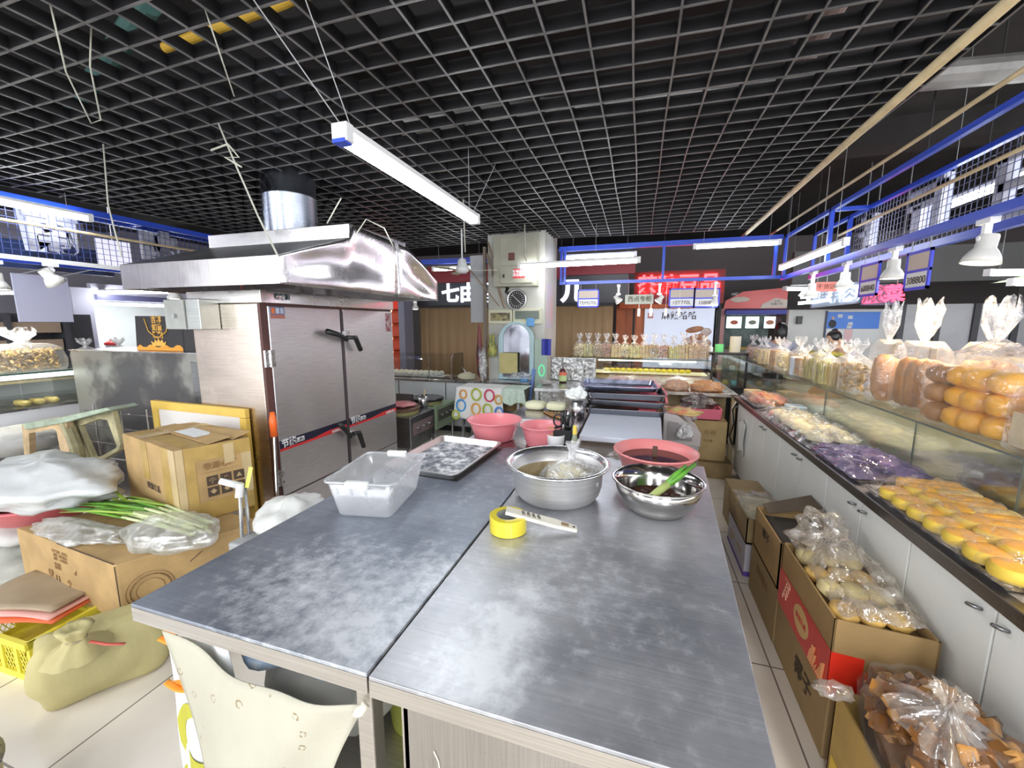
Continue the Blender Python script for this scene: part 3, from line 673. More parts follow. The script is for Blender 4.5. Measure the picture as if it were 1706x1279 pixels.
def ruffle(t_, c, r0, zs, mat, n=40, seed=0, name='bag_film'):
    mb = MB(); rr = random.Random(seed)
    b = len(mb.v)
    for i, (r, z) in enumerate(zs):
        for k in range(n):
            a = 2*math.pi*k/n; q = r*(1+.22*math.sin(a*7+z*30+seed)*(1 if i > 1 else .3)+.12*noise.noise(Vector((math.cos(a)*3, math.sin(a)*3, z*20+seed))))
            mb.v.append((c[0]+q*math.cos(a), c[1]+q*math.sin(a), c[2]+z))
    for i in range(len(zs)-1):
        for k in range(n): l = (k+1) % n; mb.f.append((b+i*n+k, b+i*n+l, b+(i+1)*n+l, b+(i+1)*n+k)); mb.mi.append(0)
    return obj(name, mb, mat, t_, smooth=True)
ruffle(bg, (0, 0, 0), 1, [(.07, .006), (.105, .04), (.11, .075), (.085, .115), (.04, .135), (.012, .15), (.010, .175), (.016, .2), (.024, .215)], FILMH, seed=2)
obj('twisted_neck', MB().tube([(.0, 0, .135), (.01, 0, .18), (.022, -.01, .215), (.035, -.012, .24)], [.014, .008, .010, .004], 8), FILMH, bg, smooth=True)

# ------------------------------------------------------------------ steel bowl with scallion
t = thing('mixing_bowl', 'shiny stainless steel mixing bowl near the right edge of the work table', 'bowl', (.092, 1.555, .801))
BOWL = steel('bowl_steel', (.62, .60, .57), .14, brush=(1, 1, 40), smudge=.04, bump=.02)
obj('bowl_body', MB().lathe([(0, 0), (.085, 0), (.105, .008), (.13, .04), (.148, .08), (.156, .118), (.158, .118), (.150, .08), (.132, .042), (.106, .012), (0, .004)], n=56), BOWL, t, smooth=True)
obj('rim', MB().lathe([(.155, .116), (.166, .119), (.1675, .122), (.165, .1245), (.155, .121)], n=56), BOWL, t, smooth=True)
obj('sauce', MB().lathe([(0, .0465), (.06, .047), (.115, .046), (.131, .044)], n=40), M('dark_marinade', (.10, .035, .02), .25, var=.6, vs=20, bump=.6, bs=50), t, smooth=True)
GREEN = M('scallion_green', (.12, .34, .04), .4, var=.3, vs=14); PALEG = M('scallion_pale', (.55, .66, .22), .4, var=.2)
s = wthing('scallion', 'cut green scallion leaning out of the steel mixing bowl', 'vegetable', (.05, 1.5, .86))
p0 = Vector((.045, 1.47, .862)); p1 = ay(1158, 772, 1.62)
obj('stalk', MB().tube([p0, p0.lerp(p1, .2), p0.lerp(p1, .45)], [.012, .0135, .015], 10), PALEG, s, smooth=True)
for k, (dx, dz, L) in enumerate([(0, 0, 1.0), (.012, .008, .94), (-.008, .012, .86), (.004, -.008, .8)]):
    o = Vector((dx, 0, dz)); obj('leaf', MB().tube([p0.lerp(p1, .36), p0.lerp(p1, .6)+o*.8, p0.lerp(p1, L)+o], [.011, .009, .006], 8), GREEN, s, smooth=True)
for (dx, dy, q) in ((.055, -.02, 3), (.03, .04, 5), (-.04, .045, 9), (.07, .03, 7)):
    obj('meat_piece', MB().blob((.092+dx, 1.555+dy, .851), (.022, .016, .012), .4, 3, q, 10, 7), M('dark_meat', (.09, .04, .03), .4, var=.5), smooth=True, label='dark marinated piece in the steel mixing bowl, ' + {3: 'front right', 5: 'behind the scallion', 9: 'back left', 7: 'far right'}[q], cat='food', group='pieces in the steel bowl')

# ------------------------------------------------------------------ tape roll and grater
t = thing('tape_roll', 'roll of yellow packing tape lying on the right work table', 'tape', (-.40, 1.245, .801))
obj('tape', MB().lathe([(.040, 0), (.062, 0), (.064, .002), (.064, .053), (.062, .055), (.040, .055)], n=48), M('yellow_tape', (.82, .68, .05), .2, spec=.7, coat=.4, var=.08, vs=3, scale=(1, 1, 30)), t, smooth=False)
obj('core', MB().lathe([(.0355, .001), (.0398, .001), (.0398, .054), (.0355, .054), (.0355, .001)], n=40), M('grey_core', (.3, .32, .3), .8), t, smooth=False)
t = wthing('hand_grater', 'cream plastic hand grater propped on the yellow tape roll', 'grater', (-.3, 1.25, .801))
a = az(843, 850, .87); b = az(961, 881, .815); u = (b-a); L = u.length; u.normalize(); v = u.cross(Vector((0, 0, 1))).normalized(); w = v.cross(u) if v.cross(u).z > 0 else u.cross(v)
m = Matrix((u, v, w)).transposed().to_4x4(); m.translation = a
CREAM = M('cream_plastic', (.78, .74, .62), .4)
g = MB(); g.prism([(0, -.022), (.17, -.024), (L, -.014), (L, .018), (.17, .026), (0, .022)], m.to_3x3() @ Vector((0, 0, .012)), m @ Vector((0, 0, -.006)), u, v)
obj('grater_plate', g, CREAM, t, bev=.003)
for k in range(4): obj('slot', MB().tube([m @ Vector((.058+.018*k, -.010, .0066)), m @ Vector((.062+.018*k, .012, .0066))], .0048, 8), M('steel_slot', (.25, .24, .2), .3, metal=.8), t, smooth=True)
obj('window', MB().box(L-.055, L-.030, -.008, .012, .0055, .0075, m), M('brown_window', (.3, .2, .1), .5), t)
obj('hang_hole', MB().box(L-.016, L-.008, .0, .007, .0055, .0072, m), BLACK, t)
# ================================================================== steam cabinet
SX, SY0, SY1 = -2.25, 1.99, 3.40
t = wthing('steam_cabinet', 'large double-door stainless steel steam cabinet under the hood', 'steam cabinet', (-2.55, 2.7, 0))
SIDE = steel('cabinet_side_steel', (.60, .52, .45), .27, brush=(1, 1, 40), smudge=.06)
DOOR = steel('door_steel', (.70, .68, .70), .42, brush=(1, 2, 50), smudge=.04, bump=.02)
obj('carcass', MB().box(-2.86, SX-.035, SY0, SY1, .15, 1.63), SIDE, t, bev=.006)
obj('cornice', MB().box(-2.87, SX+.012, SY0-.012, SY1+.01, 1.63, 1.712), steel('cornice_steel', (.68, .66, .63), .25), t, bev=.004)
obj('base_panel', MB().box(SX-.034, SX-.002, SY0, SY1, .15, .335), DOOR, t, bev=.003)
obj('door_frame', MB().box(SX-.034, SX-.012, SY0, SY1, .336, 1.63), M('dark_gasket', (.09, .035, .03), .5), t)
def cdoor(y0, y1, nm):
    d = obj('door', MB().box(SX-.011, SX, y0, y1, .345, 1.615), DOOR, t, bev=.005)
    sg = (y1-y0)
    b = MB(); b.prism([(y0, .672+(y0-SY0)*0), (y1, .672), (y1, .728), (y0, .728)], (.0016, 0, 0), (SX+.0004, 0, 0), (0, 1, 0), (0, 0, 1))
    obj('stripe', b, M('stripe_black', (.015, .014, .035), .35), d)
    b = MB(); b.prism([(y0, .655), (y1, .655), (y1, .690), (y1-.2, .690), (y0+.3, .672), (y0, .672)], (.0026, 0, 0), (SX+.0004, 0, 0), (0, 1, 0), (0, 0, 1))
    obj('red_stripe', b, REDP, d)
    text('stripe_text', '节能', .062, WHITE, (SX+.0032, y0+.075, .700), (0, 1, 0), (0, 0, 1), d, ext=.0006, bold=.0016)
    text('stripe_text', '蒸箱', .036, WHITE, (SX+.0032, y0+.175, .696), (0, 1, 0), (0, 0, 1), d, ext=.0006, bold=.0008)
    text('stripe_text', '商用厨房设备', .024, WHITE, (SX+.0036, y1-.1, .668), (0, 1, 0), (0, 0, 1), d, ext=.0006, bold=.0004)
    return d
d1 = cdoor(2.035, 2.688, 1); d2 = cdoor(2.722, SY1, 2)
obj('door_seal', MB().box(SX-.01, SX+.004, 2.692, 2.718, .345, 1.6), M('seal_brown', (.06, .045, .05), .5), t)
for z in (1.28, .48):
    h = obj('hinge', MB().box(SX-.013, SX+.003, 1.985, 2.06, z-.055, z+.055), SST, t, bev=.002)
    obj('hinge_pin', MB().cyl((SX+.006, 2.022, z-.055), (SX+.006, 2.022, z+.055), .008, n=10), SST, h)
    for dy in (-.02, .02):
        for dz in (-.035, .035): obj('bolt', MB().lathe([(.009, 0), (.007, .004), (0, .005)], (0, 0, 0), 10, mtx=Matrix.Translation((SX+.003, 2.022+dy, z+dz)) @ Matrix.Rotation(R(90), 4, 'Y')), SSD, h)
def latch(y, z, up):
    h = obj('latch_bracket', MB().cbox((SX+.018, y, z), (.035, .05, .05)), SST, t, bev=.004)
    a = [ax(545, 552, SX+.05), ax(566, 558, SX+.055), ax(578, 566, SX+.05)] if up else [ax(566, 706, SX+.06), ax(576, 716, SX+.05), ax(584, 728, SX+.04)]
    b = [ax(578, 562, SX+.05), ax(592, 562, SX+.06), ax(601, 583, SX+.05)] if up else [ax(588, 722, SX+.04), ax(598, 720, SX+.06), ax(606, 744, SX+.05)]
    obj('lever', MB().tube(a, [.022, .02, .016], 10), BLACK, h, smooth=True); obj('lever', MB().tube(b, [.016, .021, .019], 10), BLACK, h, smooth=True)
latch(2.72, 1.42, True); latch(2.72, .60, False)
lb = obj('sticker', MB().box(SX+.0004, SX+.0016, 2.05, 2.16, 1.535, 1.61), M('sticker_blue', (.12, .16, .3), .5), d1)
obj('sticker_band', MB().box(SX+.0017, SX+.0026, 2.05, 2.16, 1.535, 1.56), M('sticker_rust', (.45, .16, .12), .5), lb)
for k, c in enumerate(((.8, .2, .05), (.55, .6, .7), (.5, .55, .7))): obj('sticker_icon', MB().box(SX+.0017, SX+.0026, 2.058+.034*k, 2.084+.034*k, 1.567, 1.603), M('sticker_icon_%d' % k, c, .5), lb)
obj('sticker', MB().box(SX+.0004, SX+.0016, 3.29, 3.38, 1.43, 1.60), M('sticker_wine', (.25, .03, .05), .5, col2=(.5, .4, .4), vs=20), d2)
text('brand_text', '蒸飯櫃', .042, M('brand_ink', (.05, .09, .1), .5), (SX+.0135, 2.14, 1.672), (0, 1, 0), (0, 0, 1), t, ext=.0005, bold=.002)
for y in (2.05, 3.33):
    for x in (-2.8, -2.31): obj('foot', MB().cyl((x, y, 0), (x, y, .15), .022), SSD, t)
obj('valve', MB().cyl(ay(403, 476, 2.25)-Vector((0, 0, .03)), ay(403, 476, 2.25)+Vector((0, 0, .04)), .012, n=10), M('valve_pink', (.7, .25, .25), .5), t)
# control box on the cabinet's side
c0 = ay(310, 503, 1.9); c1 = ay(362, 546, 1.9)
t = wthing('control_box', 'grey metal control box mounted on the left side of the steam cabinet', 'control box', (-2.75, 1.93, 1.45))
obj('box_body', MB().box(-2.90, -2.60, 1.86, 1.988, 1.465, 1.655), steel('box_grey', (.45, .47, .45), .35), t, bev=.004)
obj('box_door', MB().box(-2.895, -2.72, 1.852, 1.8595, 1.47, 1.65), M('box_door_grey', (.32, .33, .31), .5, var=.2), t)
obj('knob', MB().cyl((-2.80, 1.835, 1.55), (-2.80, 1.853, 1.55), .012, n=10), GREYM, t)

# ================================================================== extraction hood and duct
t = wthing('extraction_hood', 'wide stainless steel extraction hood over the steam cabinet', 'hood', (-2.4, 2.6, 1.7))
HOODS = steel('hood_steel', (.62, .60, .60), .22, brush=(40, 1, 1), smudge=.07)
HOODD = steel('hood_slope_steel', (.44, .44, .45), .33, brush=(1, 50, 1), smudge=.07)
x0, x1 = -3.02, -1.8
prof = [(1.72, 1.71), (1.72, 1.853), (2.28, 2.045), (2.28, 2.13), (2.80, 2.11), (2.95, 2.10), (3.47, 1.885), (3.47, 1.715)]
def skin(mb, a, b, xa, xb, th=.004):
    return mb.add([(xa, a[0], a[1]), (xb, a[0], a[1]), (xb, b[0], b[1]), (xa, b[0], b[1])], [(0, 1, 2, 3)])
obj('front_lip', skin(MB(), prof[0], prof[1], x0, x1), HOODS, t, solid=.004)
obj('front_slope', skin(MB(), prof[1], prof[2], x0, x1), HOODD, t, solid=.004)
obj('top_box', MB().box(x0, x1, 2.28, 2.95, 2.045, 2.135), steel('top_box_steel', (.5, .49, .5), .32, brush=(1, 1, 60)), t, bev=.003)
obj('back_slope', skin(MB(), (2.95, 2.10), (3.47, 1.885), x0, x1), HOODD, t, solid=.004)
obj('back_lip', skin(MB(), (3.47, 1.885), (3.47, 1.715), x0, x1), HOODS, t, solid=.004)
GAB = steel('gable_steel', (.66, .62, .64), .27, brush=(1, 1, 30), smudge=.04)
def gable(X, a, b, mat, bow=.012):
    # slightly buckled sheet between y=a and y=b
    def top(y):
        for (p, q) in zip(prof[1:-2], prof[2:-1]):
            if p[0] <= y <= q[0] and q[0] > p[0]: return p[1]+(q[1]-p[1])*(y-p[0])/(q[0]-p[0])
        return prof[1][1]
    def f(u, v):
        y = a+(b-a)*u; zb = 1.708; zt = max(top(y), 1.853 if y < 2 else 0); z = zb+(zt-zb)*v
        return Vector((X+bow*math.sin(v*7+u*2)*math.sin(u*math.pi)+.006*noise.noise(Vector((y*5, z*5, 0))), y, z))
    return obj('gable_panel', MB().sheet(f, 22, 12), mat, t, smooth=True, solid=.004)
gable(x1, 1.72, 2.81, GAB); gable(x1, 2.815, 3.47, GAB, .02)
gable(x0, 1.72, 3.47, GAB, .004)
duct_o = obj('exhaust_duct', MB().lathe([(.185, 0), (.185, .3), (.187, .305), (.185, .31), (.185, 1.365)], (-2.57, 2.6, 2.135), 48), steel('duct_steel', (.26, .28, .33), .3, brush=(1, 1, 30)), smooth=False, label='round stainless steel exhaust duct rising from the hood', cat='duct')
duct_o.data.shade_smooth()

# ================================================================== stainless back panels and what stands on them
PANM = steel('panel_stained', (.34, .32, .30), .36, brush=(1, 1, 30), smudge=.1)
m, nt, p = _nt('panel_smoked'); vec = _coord(nt); p.inputs['Metallic'].default_value = .7; p.inputs['Roughness'].default_value = .4
nt.links.new(_ramp(nt, _noise(nt, vec, 1.9, 5, .55), [(.44, (.30, .295, .27)), (.50, (.16, .15, .145)), (.56, (.10, .095, .10))]), p.inputs['Base Color'])
t = wthing('steel_cabinet', 'tall smoke-stained stainless cabinet left of the steam cabinet', 'cabinet', (-4.0, 2.5, 0))
obj('front_panel', MB().box(-4.75, -3.21, 2.25, 2.27, .0, 1.27), m, t, bev=.002)
obj('body', MB().box(-4.74, -3.22, 2.271, 2.9, .0, 1.25), PANM, t)
obj('top_edge', MB().box(-4.76, -3.2, 2.245, 2.92, 1.2705, 1.28), SST, t)
t = wthing('steel_splash_panel', 'lower stainless panel with a sloping top edge beside the steam cabinet', 'panel', (-2.95, 2.2, 0))
obj('panel', MB().prism([(-3.2, 0), (-3.2, 1.22), (-3.12, 1.205), (-2.91, 1.15), (-2.91, 0)], (0, .012, 0), (0, 2.18, 0)), steel('splash_dark', (.25, .245, .25), .3, brush=(1, 1, 30)), t)
obj('edge_flange', MB().box(-2.909, -2.89, 2.15, 2.2, 0, 1.15), SST, t)
t = wthing('steel_sheet', 'narrow greenish steel sheet leaning between the panel and the steam cabinet', 'panel', (-2.8, 2.12, 0))
obj('sheet', MB().prism([(-2.885, 0), (-2.885, 1.135), (-2.70, 1.145), (-2.70, 0)], (0, .01, 0), (0, 2.1, 0)), steel('sheet_green', (.36, .37, .33), .35, brush=(1, 1, 30)), t)
# gift box with gold print
t = wthing('gift_box', 'black gift box with gold print standing on the stained steel cabinet', 'box', (-3.75, 2.5, 1.28))
GB = M('gift_black', (.02, .018, .02), .4); GOLD = M('gold_print', (.75, .42, .08), .4, metal=.3); ORG = M('orange_glow_print', (.75, .3, .03), .5)
obj('box_body', MB().prism([(-4.06, 0), (-4.03, .285), (-3.49, .28), (-3.5, 0)], (0, .16, 0), (0, 2.35, 1.281)), GB, t)
obj('side_face', MB().box(-3.499, -3.36, 2.352, 2.5, 1.281, 1.53), GB, t)
obj('gold_border', MB().prism([(-4.05, 0), (-4.05, .022)] + [(-4.05+.55*k/14, .026+(.02 if k % 4 < 2 else 0)) for k in range(1, 14)] + [(-3.51, .022), (-3.51, 0)], (0, -.0015, 0), (0, 2.3495, 1.283)), ORG, t)
obj('gold_fan', MB().prism([(-.07, .035), (-.09, .075), (-.05, .06), (-.04, .09), (-.015, .07), (0, .10), (.02, .07), (.045, .09), (.06, .06), (.09, .075), (.07, .035)], (0, -.0015, 0), (-3.78, 2.3475, 1.285)), GOLD, t)
text('gold_text', '吉祥\n如意\n糕點', .062, GOLD, (-3.78, 2.3475, 1.47), (1, 0, 0), (0, 0, 1), t, ext=.0008, bold=.001)
obj('cord', MB().tube([(-3.92, 2.347, 1.545), (-3.88, 2.345, 1.44), (-3.80, 2.345, 1.39)], .004, 6), GOLD, t, smooth=True)
obj('cord', MB().tube([(-3.64, 2.347, 1.545), (-3.67, 2.345, 1.44), (-3.76, 2.345, 1.39)], .004, 6), GOLD, t, smooth=True)
obj('red_box', MB().box(-4.0, -3.5, 2.6, 2.8, 1.281, 1.58), REDP, label='red box behind the black gift box', cat='box')
# yellow-framed board
t = wthing('framed_board', 'white board with a yellow wooden frame behind the upper carton', 'board', (-2.88, 1.97, .5))
YF = M('yellow_frame', (.74, .50, .10), .5, var=.12)
def bframe(x0, x1, z0, z1, dz): return MB().prism([(x0, z0), (x1, z0+dz), (x1, z1+dz), (x0, z1)], (0, .03, 0), (0, 1.95, 0))
obj('frame_top', bframe(-3.3, -2.42, .905, .962, -.012), YF, t); obj('frame_side', MB().box(-3.3, -3.245, 1.951, 1.979, .1, .904), YF, t); obj('frame_side', MB().box(-2.475, -2.42, 1.951, 1.979, .1, .89), YF, t)
obj('panel', MB().box(-3.243, -2.477, 1.96, 1.972, .1, .90), M('board_white', (.72, .69, .66), .5), t)
# broom with orange grip, squeegee
t = wthing('broom', 'broom with an orange grip leaning against the steam cabinet', 'broom', (-2.12, 1.8, 0))
obj('grip', MB().tube([(-2.17, 1.93, .955), (-2.165, 1.925, .90), (-2.16, 1.92, .80)], [.012, .022, .02], 12), M('orange_grip', (.85, .14, .02), .4), t, smooth=True)
obj('pole', MB().cyl((-2.16, 1.92, .80), (-2.09, 1.82, .03), .011, n=10), steel('pole_steel', (.7, .7, .7), .2), t)
obj('brush_head', MB().box(-2.2, -1.98, 1.79, 1.85, .0, .05), DARK, t)
# folding trolley behind the boxes
t = wthing('folding_trolley', 'folding trolley with a white handle standing beside the cartons', 'trolley', (-1.7, 1.3, 0))
hp = [ax(366, 801, -1.74), ax(404, 810, -1.70)]
obj('handle', MB().tube(hp, [.013, .016], 10), WHITE, t, smooth=True)
obj('joint', MB().cyl(ax(400, 806, -1.70), ax(398, 828, -1.70), .016, n=10), WHITE, t)
obj('pole', MB().cyl(ax(400, 826, -1.70), Vector((-1.72, 1.28, .0)), .008, n=8), SST, t); obj('pole', MB().cyl(ax(408, 812, -1.70), Vector((-1.69, 1.32, .0)), .008, n=8), SST, t)
obj('lime_strap', MB().tube([ax(418, 778, -1.68), ax(411, 812, -1.68)], .012, 6, flat=.4), M('lime_strap', (.66, .72, .12), .5), t)

# ================================================================== cartons
def carton(name, label, A, B, C, z0, z1, mat, group=None, cat='carton', wall=None, taper=0):
    """A = corner nearest the camera, B = end of the left face, C = end of the right face (plan positions)"""
    A, B, C = (Vector((q[0], q[1], 0)) for q in (A, B, C)); D = B+C-A; ctr = (B+C)/2
    t = wthing(name, label, cat, (ctr.x, ctr.y, z0), group)
    P = [A, C, D, B]
    if wall is None:
        slb = MB(); slb.prism([(q.x, q.y) for q in P], (0, 0, z1-z0), (0, 0, z0), (1, 0, 0), (0, 1, 0)); obj('box_body', slb, mat, t, bev=.004)
    else:
        mb = MB(); n = 4
        for i in range(4):
            a = P[i]; b = P[(i+1) % 4]; inn = ((D+A)/2-(a+b)/2).normalized()*wall
            mb.prism([(a.x, a.y), (b.x, b.y), (b.x+inn.x, b.y+inn.y), (a.x+inn.x, a.y+inn.y)], (0, 0, z1-z0), (0, 0, z0), (1, 0, 0), (0, 1, 0))
        mb.prism([(q.x, q.y) for q in P], (0, 0, .01), (0, 0, z0), (1, 0, 0), (0, 1, 0)); obj('box_body', mb, mat, t)
    def face(which, s, h):
        """point on a face: s along, h up; returns origin, u, n"""
        a, b = (A, C) if which == 'R' else (B, A)
        u = (b-a).normalized(); n = u.cross(Vector((0, 0, 1))); return a+u*s+Vector((0, 0, z0+h)), u, n
    return t, face, (A, B, C, D)
def patch(t, face, which, s0, s1, h0, h1, mat, name='tape', off=.0016):
    o, u, n = face(which, 0, 0); mb = MB(); o = o+n*.0004
    mb.prism([(s0, h0), (s1, h0), (s1, h1), (s0, h1)], n*off, o, u, (0, 0, 1)); return obj(name, mb, mat, t)
def ftext(t, face, which, s, h, st, size, mat=None, bold=0, name='print'):
    o, u, n = face(which, s, h); return text(name, st, size, mat or INK, o+n*.0024, u, (0, 0, 1), t, ext=.0004, bold=bold)
TAPE = M('brown_tape', (.46, .31, .10), .25, var=.15, vs=9)
TAPEC = M('clear_tape', (.56, .43, .24), .2, var=.1, vs=9)
# lower long carton
A2 = az(193, 942, .45); B2 = az(27, 880, .45); C2 = az(440, 868, .45)
t, f, pl = carton('cardboard_carton', 'long lower carton with printed cooking symbols below the bag of scallions', A2, B2, C2, .17, .45, KRAFT, 'cartons piled on the left')
seam = MB(); A_, B_, C_, D_ = pl
obj('lid_seam', MB().tube([A_.lerp(B_, .02)+Vector((0, 0, .4515)), A_.lerp(B_, .55)+Vector((0, 0, .4515))], .0025, 5), INK, t)
obj('edge_seam', MB().tube([A_+Vector((-.004, -.004, .18)), A_+Vector((-.004, -.004, .445))], .0022, 5), INK, t)
L2 = (B_-A_).length
BRN = M('brown_print', (.24, .13, .05), .8)
for i, (s, h) in enumerate([('生产日期：见封口', .235), ('规格：原味面点', .215), ('配料：小麦粉水', .195), ('净含量：', .165), ('保质期：', .147)]): ftext(t, f, 'L', L2*.43+.03*(i < 3), h, s, .018, BRN)
ftext(t, f, 'L', L2*.60, .155, '√', .035, BRN, .0005)
ftext(t, f, 'L', L2*.40, .085, '11', .05, BRN, .0005); ftext(t, f, 'L', L2*.52, .085, '☂', .04, BRN); ftext(t, f, 'L', L2*.33, .10, '♥', .04, BRN)
o, u, n = f('R', .10, .12)
for rr_, w_ in ((.085, .003), (.05, .003), (.07, .009)):
    obj('ring_print', MB().tube([o+n*.001+(u*math.cos(a)+Vector((0, 0, math.sin(a))))*rr_ for a in [2*math.pi*k/28 for k in range(28)]], w_, 5, closed=True, flat=.25), BRN if w_ < .008 else M('brown_print_pale', (.30, .17, .075), .8, var=.5, vs=120), t)
o, u, n = f('R', .47, .14)
obj('ring_print', MB().tube([o+n*.001+(u*math.cos(a)+Vector((0, 0, math.sin(a))))*.075 for a in [2*math.pi*k/28 for k in range(28)]], .012, 5, closed=True, flat=.2), M('brown_print_pale', (.3, .17, .07), .8), t)
obj('pen_mark', MB().tube([f('R', .25, .19)[0]+n*.002, f('R', .30, .225)[0]+n*.002], .0018, 5), INK, t)

# upper taped carton: near vertical edge at (-2.2, 1.4)
A1 = Vector((-2.225, 1.385, 0)); zt = .862
B1 = az(203, 722, zt); C1 = az(415, 728, zt); B1 = A1+(B1-A1)*1.0
t, f, pl = carton('cardboard_carton', 'upper carton wrapped in tape with six handling symbols', A1, Vector((B1.x, B1.y, 0)), Vector((C1.x, C1.y, 0)), .452, zt, KRAFT, 'cartons piled on the left')
A_, B_, C_, D_ = pl; L = (B_-A_).length; W = (C_-A_).length
patch(t, f, 'L', L*.38, L*.50, .19, .41, TAPE); patch(t, f, 'L', L*.76, L*.90, 0, .41, TAPE); patch(t, f, 'L', L*.90, L*.998, 0, .41, TAPEC)
patch(t, f, 'R', .002, W*.10, 0, .41, TAPEC); patch(t, f, 'R', W*.11, W*.24, .02, .41, TAPE); patch(t, f, 'R', W*.24, W*.999, .33, .408, TAPE); patch(t, f, 'R', W*.24, W*.99, .005, .10, TAPE); patch(t, f, 'R', W*.86, W*.998, .1, .33, TAPEC); patch(t, f, 'R', W*.62, W*.76, .29, .40, TAPEC, off=.003)
ftext(t, f, 'L', L*.55, .155, '绿源食品', .042, INK, .0008)
ftext(t, f, 'R', W*.56, .292, '香源心广', .040, BRN, .0006); ftext(t, f, 'R', W*.56, .262, '—————————', .02, BRN)
for r_ in range(2):
    for c_ in range(3):
        s0 = W*.36+c_*.062; h0 = .185-r_*.062
        q = patch(t, f, 'R', s0, s0+.052, h0, h0+.052, INK, 'symbol', .0018)
        o, u, n = f('R', s0+.026, h0+.026); text('symbol_mark', '☂↑▲◆●■'[r_*3+c_], .032, M('symbol_kraft', (.42, .3, .16), .8), o+n*.0032, u, (0, 0, 1), q, ext=.0003)
top = Vector((0, 0, zt)); e1 = (C_-A_); e2 = (B_-A_)
def tp(s, q, dz=0): v_ = A_+e2*s+e1*q+top; v_.z += dz; return v_
def quad(name, pts, mat, th=.002, par=None):
    mb = MB(); n = len(pts); mb.add(list(pts)+[p_+Vector((0, 0, th)) for p_ in pts], [tuple(range(n)), tuple(range(n, 2*n))[::-1]]+[(i, (i+1) % n, n+(i+1) % n, n+i) for i in range(n)]); return obj(name, mb, mat, par)
quad('flap', [tp(.0, .42, .004), tp(.98, .42, .004), tp(.98, .72, .012), tp(.0, .74, .02)], KRAFT, .004, t)
quad('flap', [tp(.0, .76, .004), tp(.98, .74, .006), tp(.98, 1.0, .002), tp(.0, 1.02, .03)], KRAFT, .004, t)
quad('flap_gap', [tp(.03, .735, .014), tp(.6, .725, .014), tp(.6, .76, .012), tp(.03, .775, .014)], INK, .001, t)
quad('shipping_label', [tp(.25, .45, .015), tp(.62, .45, .015), tp(.62, .72, .020), tp(.25, .72, .020)], M('label_white', (.75, .78, .8), .4, var=.12, vs=60), .001, t)
quad('top_tape', [tp(.0, .12, .001), tp(.99, .12, .001), tp(.99, .36, .001), tp(.0, .36, .001)], TAPE, .001, t)
quad('top_tape', [tp(.64, .02, .002), tp(.76, .02, .002), tp(.76, .99, .018), tp(.64, .99, .018)], TAPEC, .001, t)

# crushed film bits over the taped carton
def crumple(name, ctr, size, mat, seed, label=None, cat=None, par=None, amp=.6, fr=2.2, flat=.3, nu=36, nv=18, group=None, **k):
    mb = MB().blob(ctr, size, amp, fr, seed, nu, nv, flat=size[2]*flat)
    # secondary fine folds
    vs = []; c = Vector(ctr)
    for v_ in mb.v:
        d = Vector(v_)-c; k_ = 1+.10*noise.noise(d*38+Vector((seed, 0, 0))); q = c+Vector((d.x*k_, d.y*k_, d.z*k_ if d.z > 0 else d.z)); vs.append(tuple(q))
    mb.v = vs; return obj(name, mb, mat, par, smooth=True, label=label, cat=cat, group=group, **k)

# ------------------------------------------------------------------ scallions in a bag
FILMB = film('bag_haze', clear=.45, rough=.28, crinkle=.3, cs=12, streak=.5, haze=(.95, .97, .95))
t = wthing('scallion_bunch', 'bunch of green scallions in a clear bag lying on the long lower carton', 'vegetables', (-2.4, 1.25, .45))
rr = random.Random(4)
roots = az(340, 885, .49)
SG = [M('leaf_a', (.06, .22, .02), .35, var=.3, vs=12), M('leaf_b', (.14, .36, .03), .35, var=.3, vs=12), M('leaf_c', (.30, .48, .06), .4, var=.2)]
SGP = M('scallion_white', (.66, .74, .42), .4)
for k in range(22):
    f_ = k/21; e = az(82+f_*120+rr.uniform(-8, 8), 852-24*f_+rr.uniform(-6, 6), .50+.05*rr.random()); a_ = roots+Vector((rr.uniform(-.06, .03), rr.uniform(-.05, .05), rr.uniform(-.015, .03)))
    mid = a_.lerp(e, .45)+Vector((0, rr.uniform(-.03, .03), .02+.02*rr.random()))
    obj('scallion_stalk', MB().tube([a_, a_.lerp(mid, .6)+Vector((0, 0, .006)), mid], [.006, .0065, .0075], 7), SGP, t, smooth=True)
    obj('scallion_leaf', MB().tube([a_.lerp(mid, .92), mid, mid.lerp(e, .5)+Vector((0, 0, .012)), e], [.0076, .009, .010, .002], 7, flat=.5), SG[k % 3], t, smooth=True)
crumple('clear_bag', az(285, 885, .50), (.24, .15, .07), FILMB, 5, par=t, amp=.22, flat=.7)
crumple('bag_tail', az(125, 884, .48), (.30, .085, .035), FILMB, 8, par=t, amp=.35, flat=.6)
for pts in ([az(206, 842, .50), az(180, 822, .55), az(175, 812, .58)], [az(230, 848, .50), az(200, 826, .56), az(190, 815, .57)]):
    obj('scallion_leaf', MB().tube(pts, [.008, .009, .005], 7), SG[2], t, smooth=True)

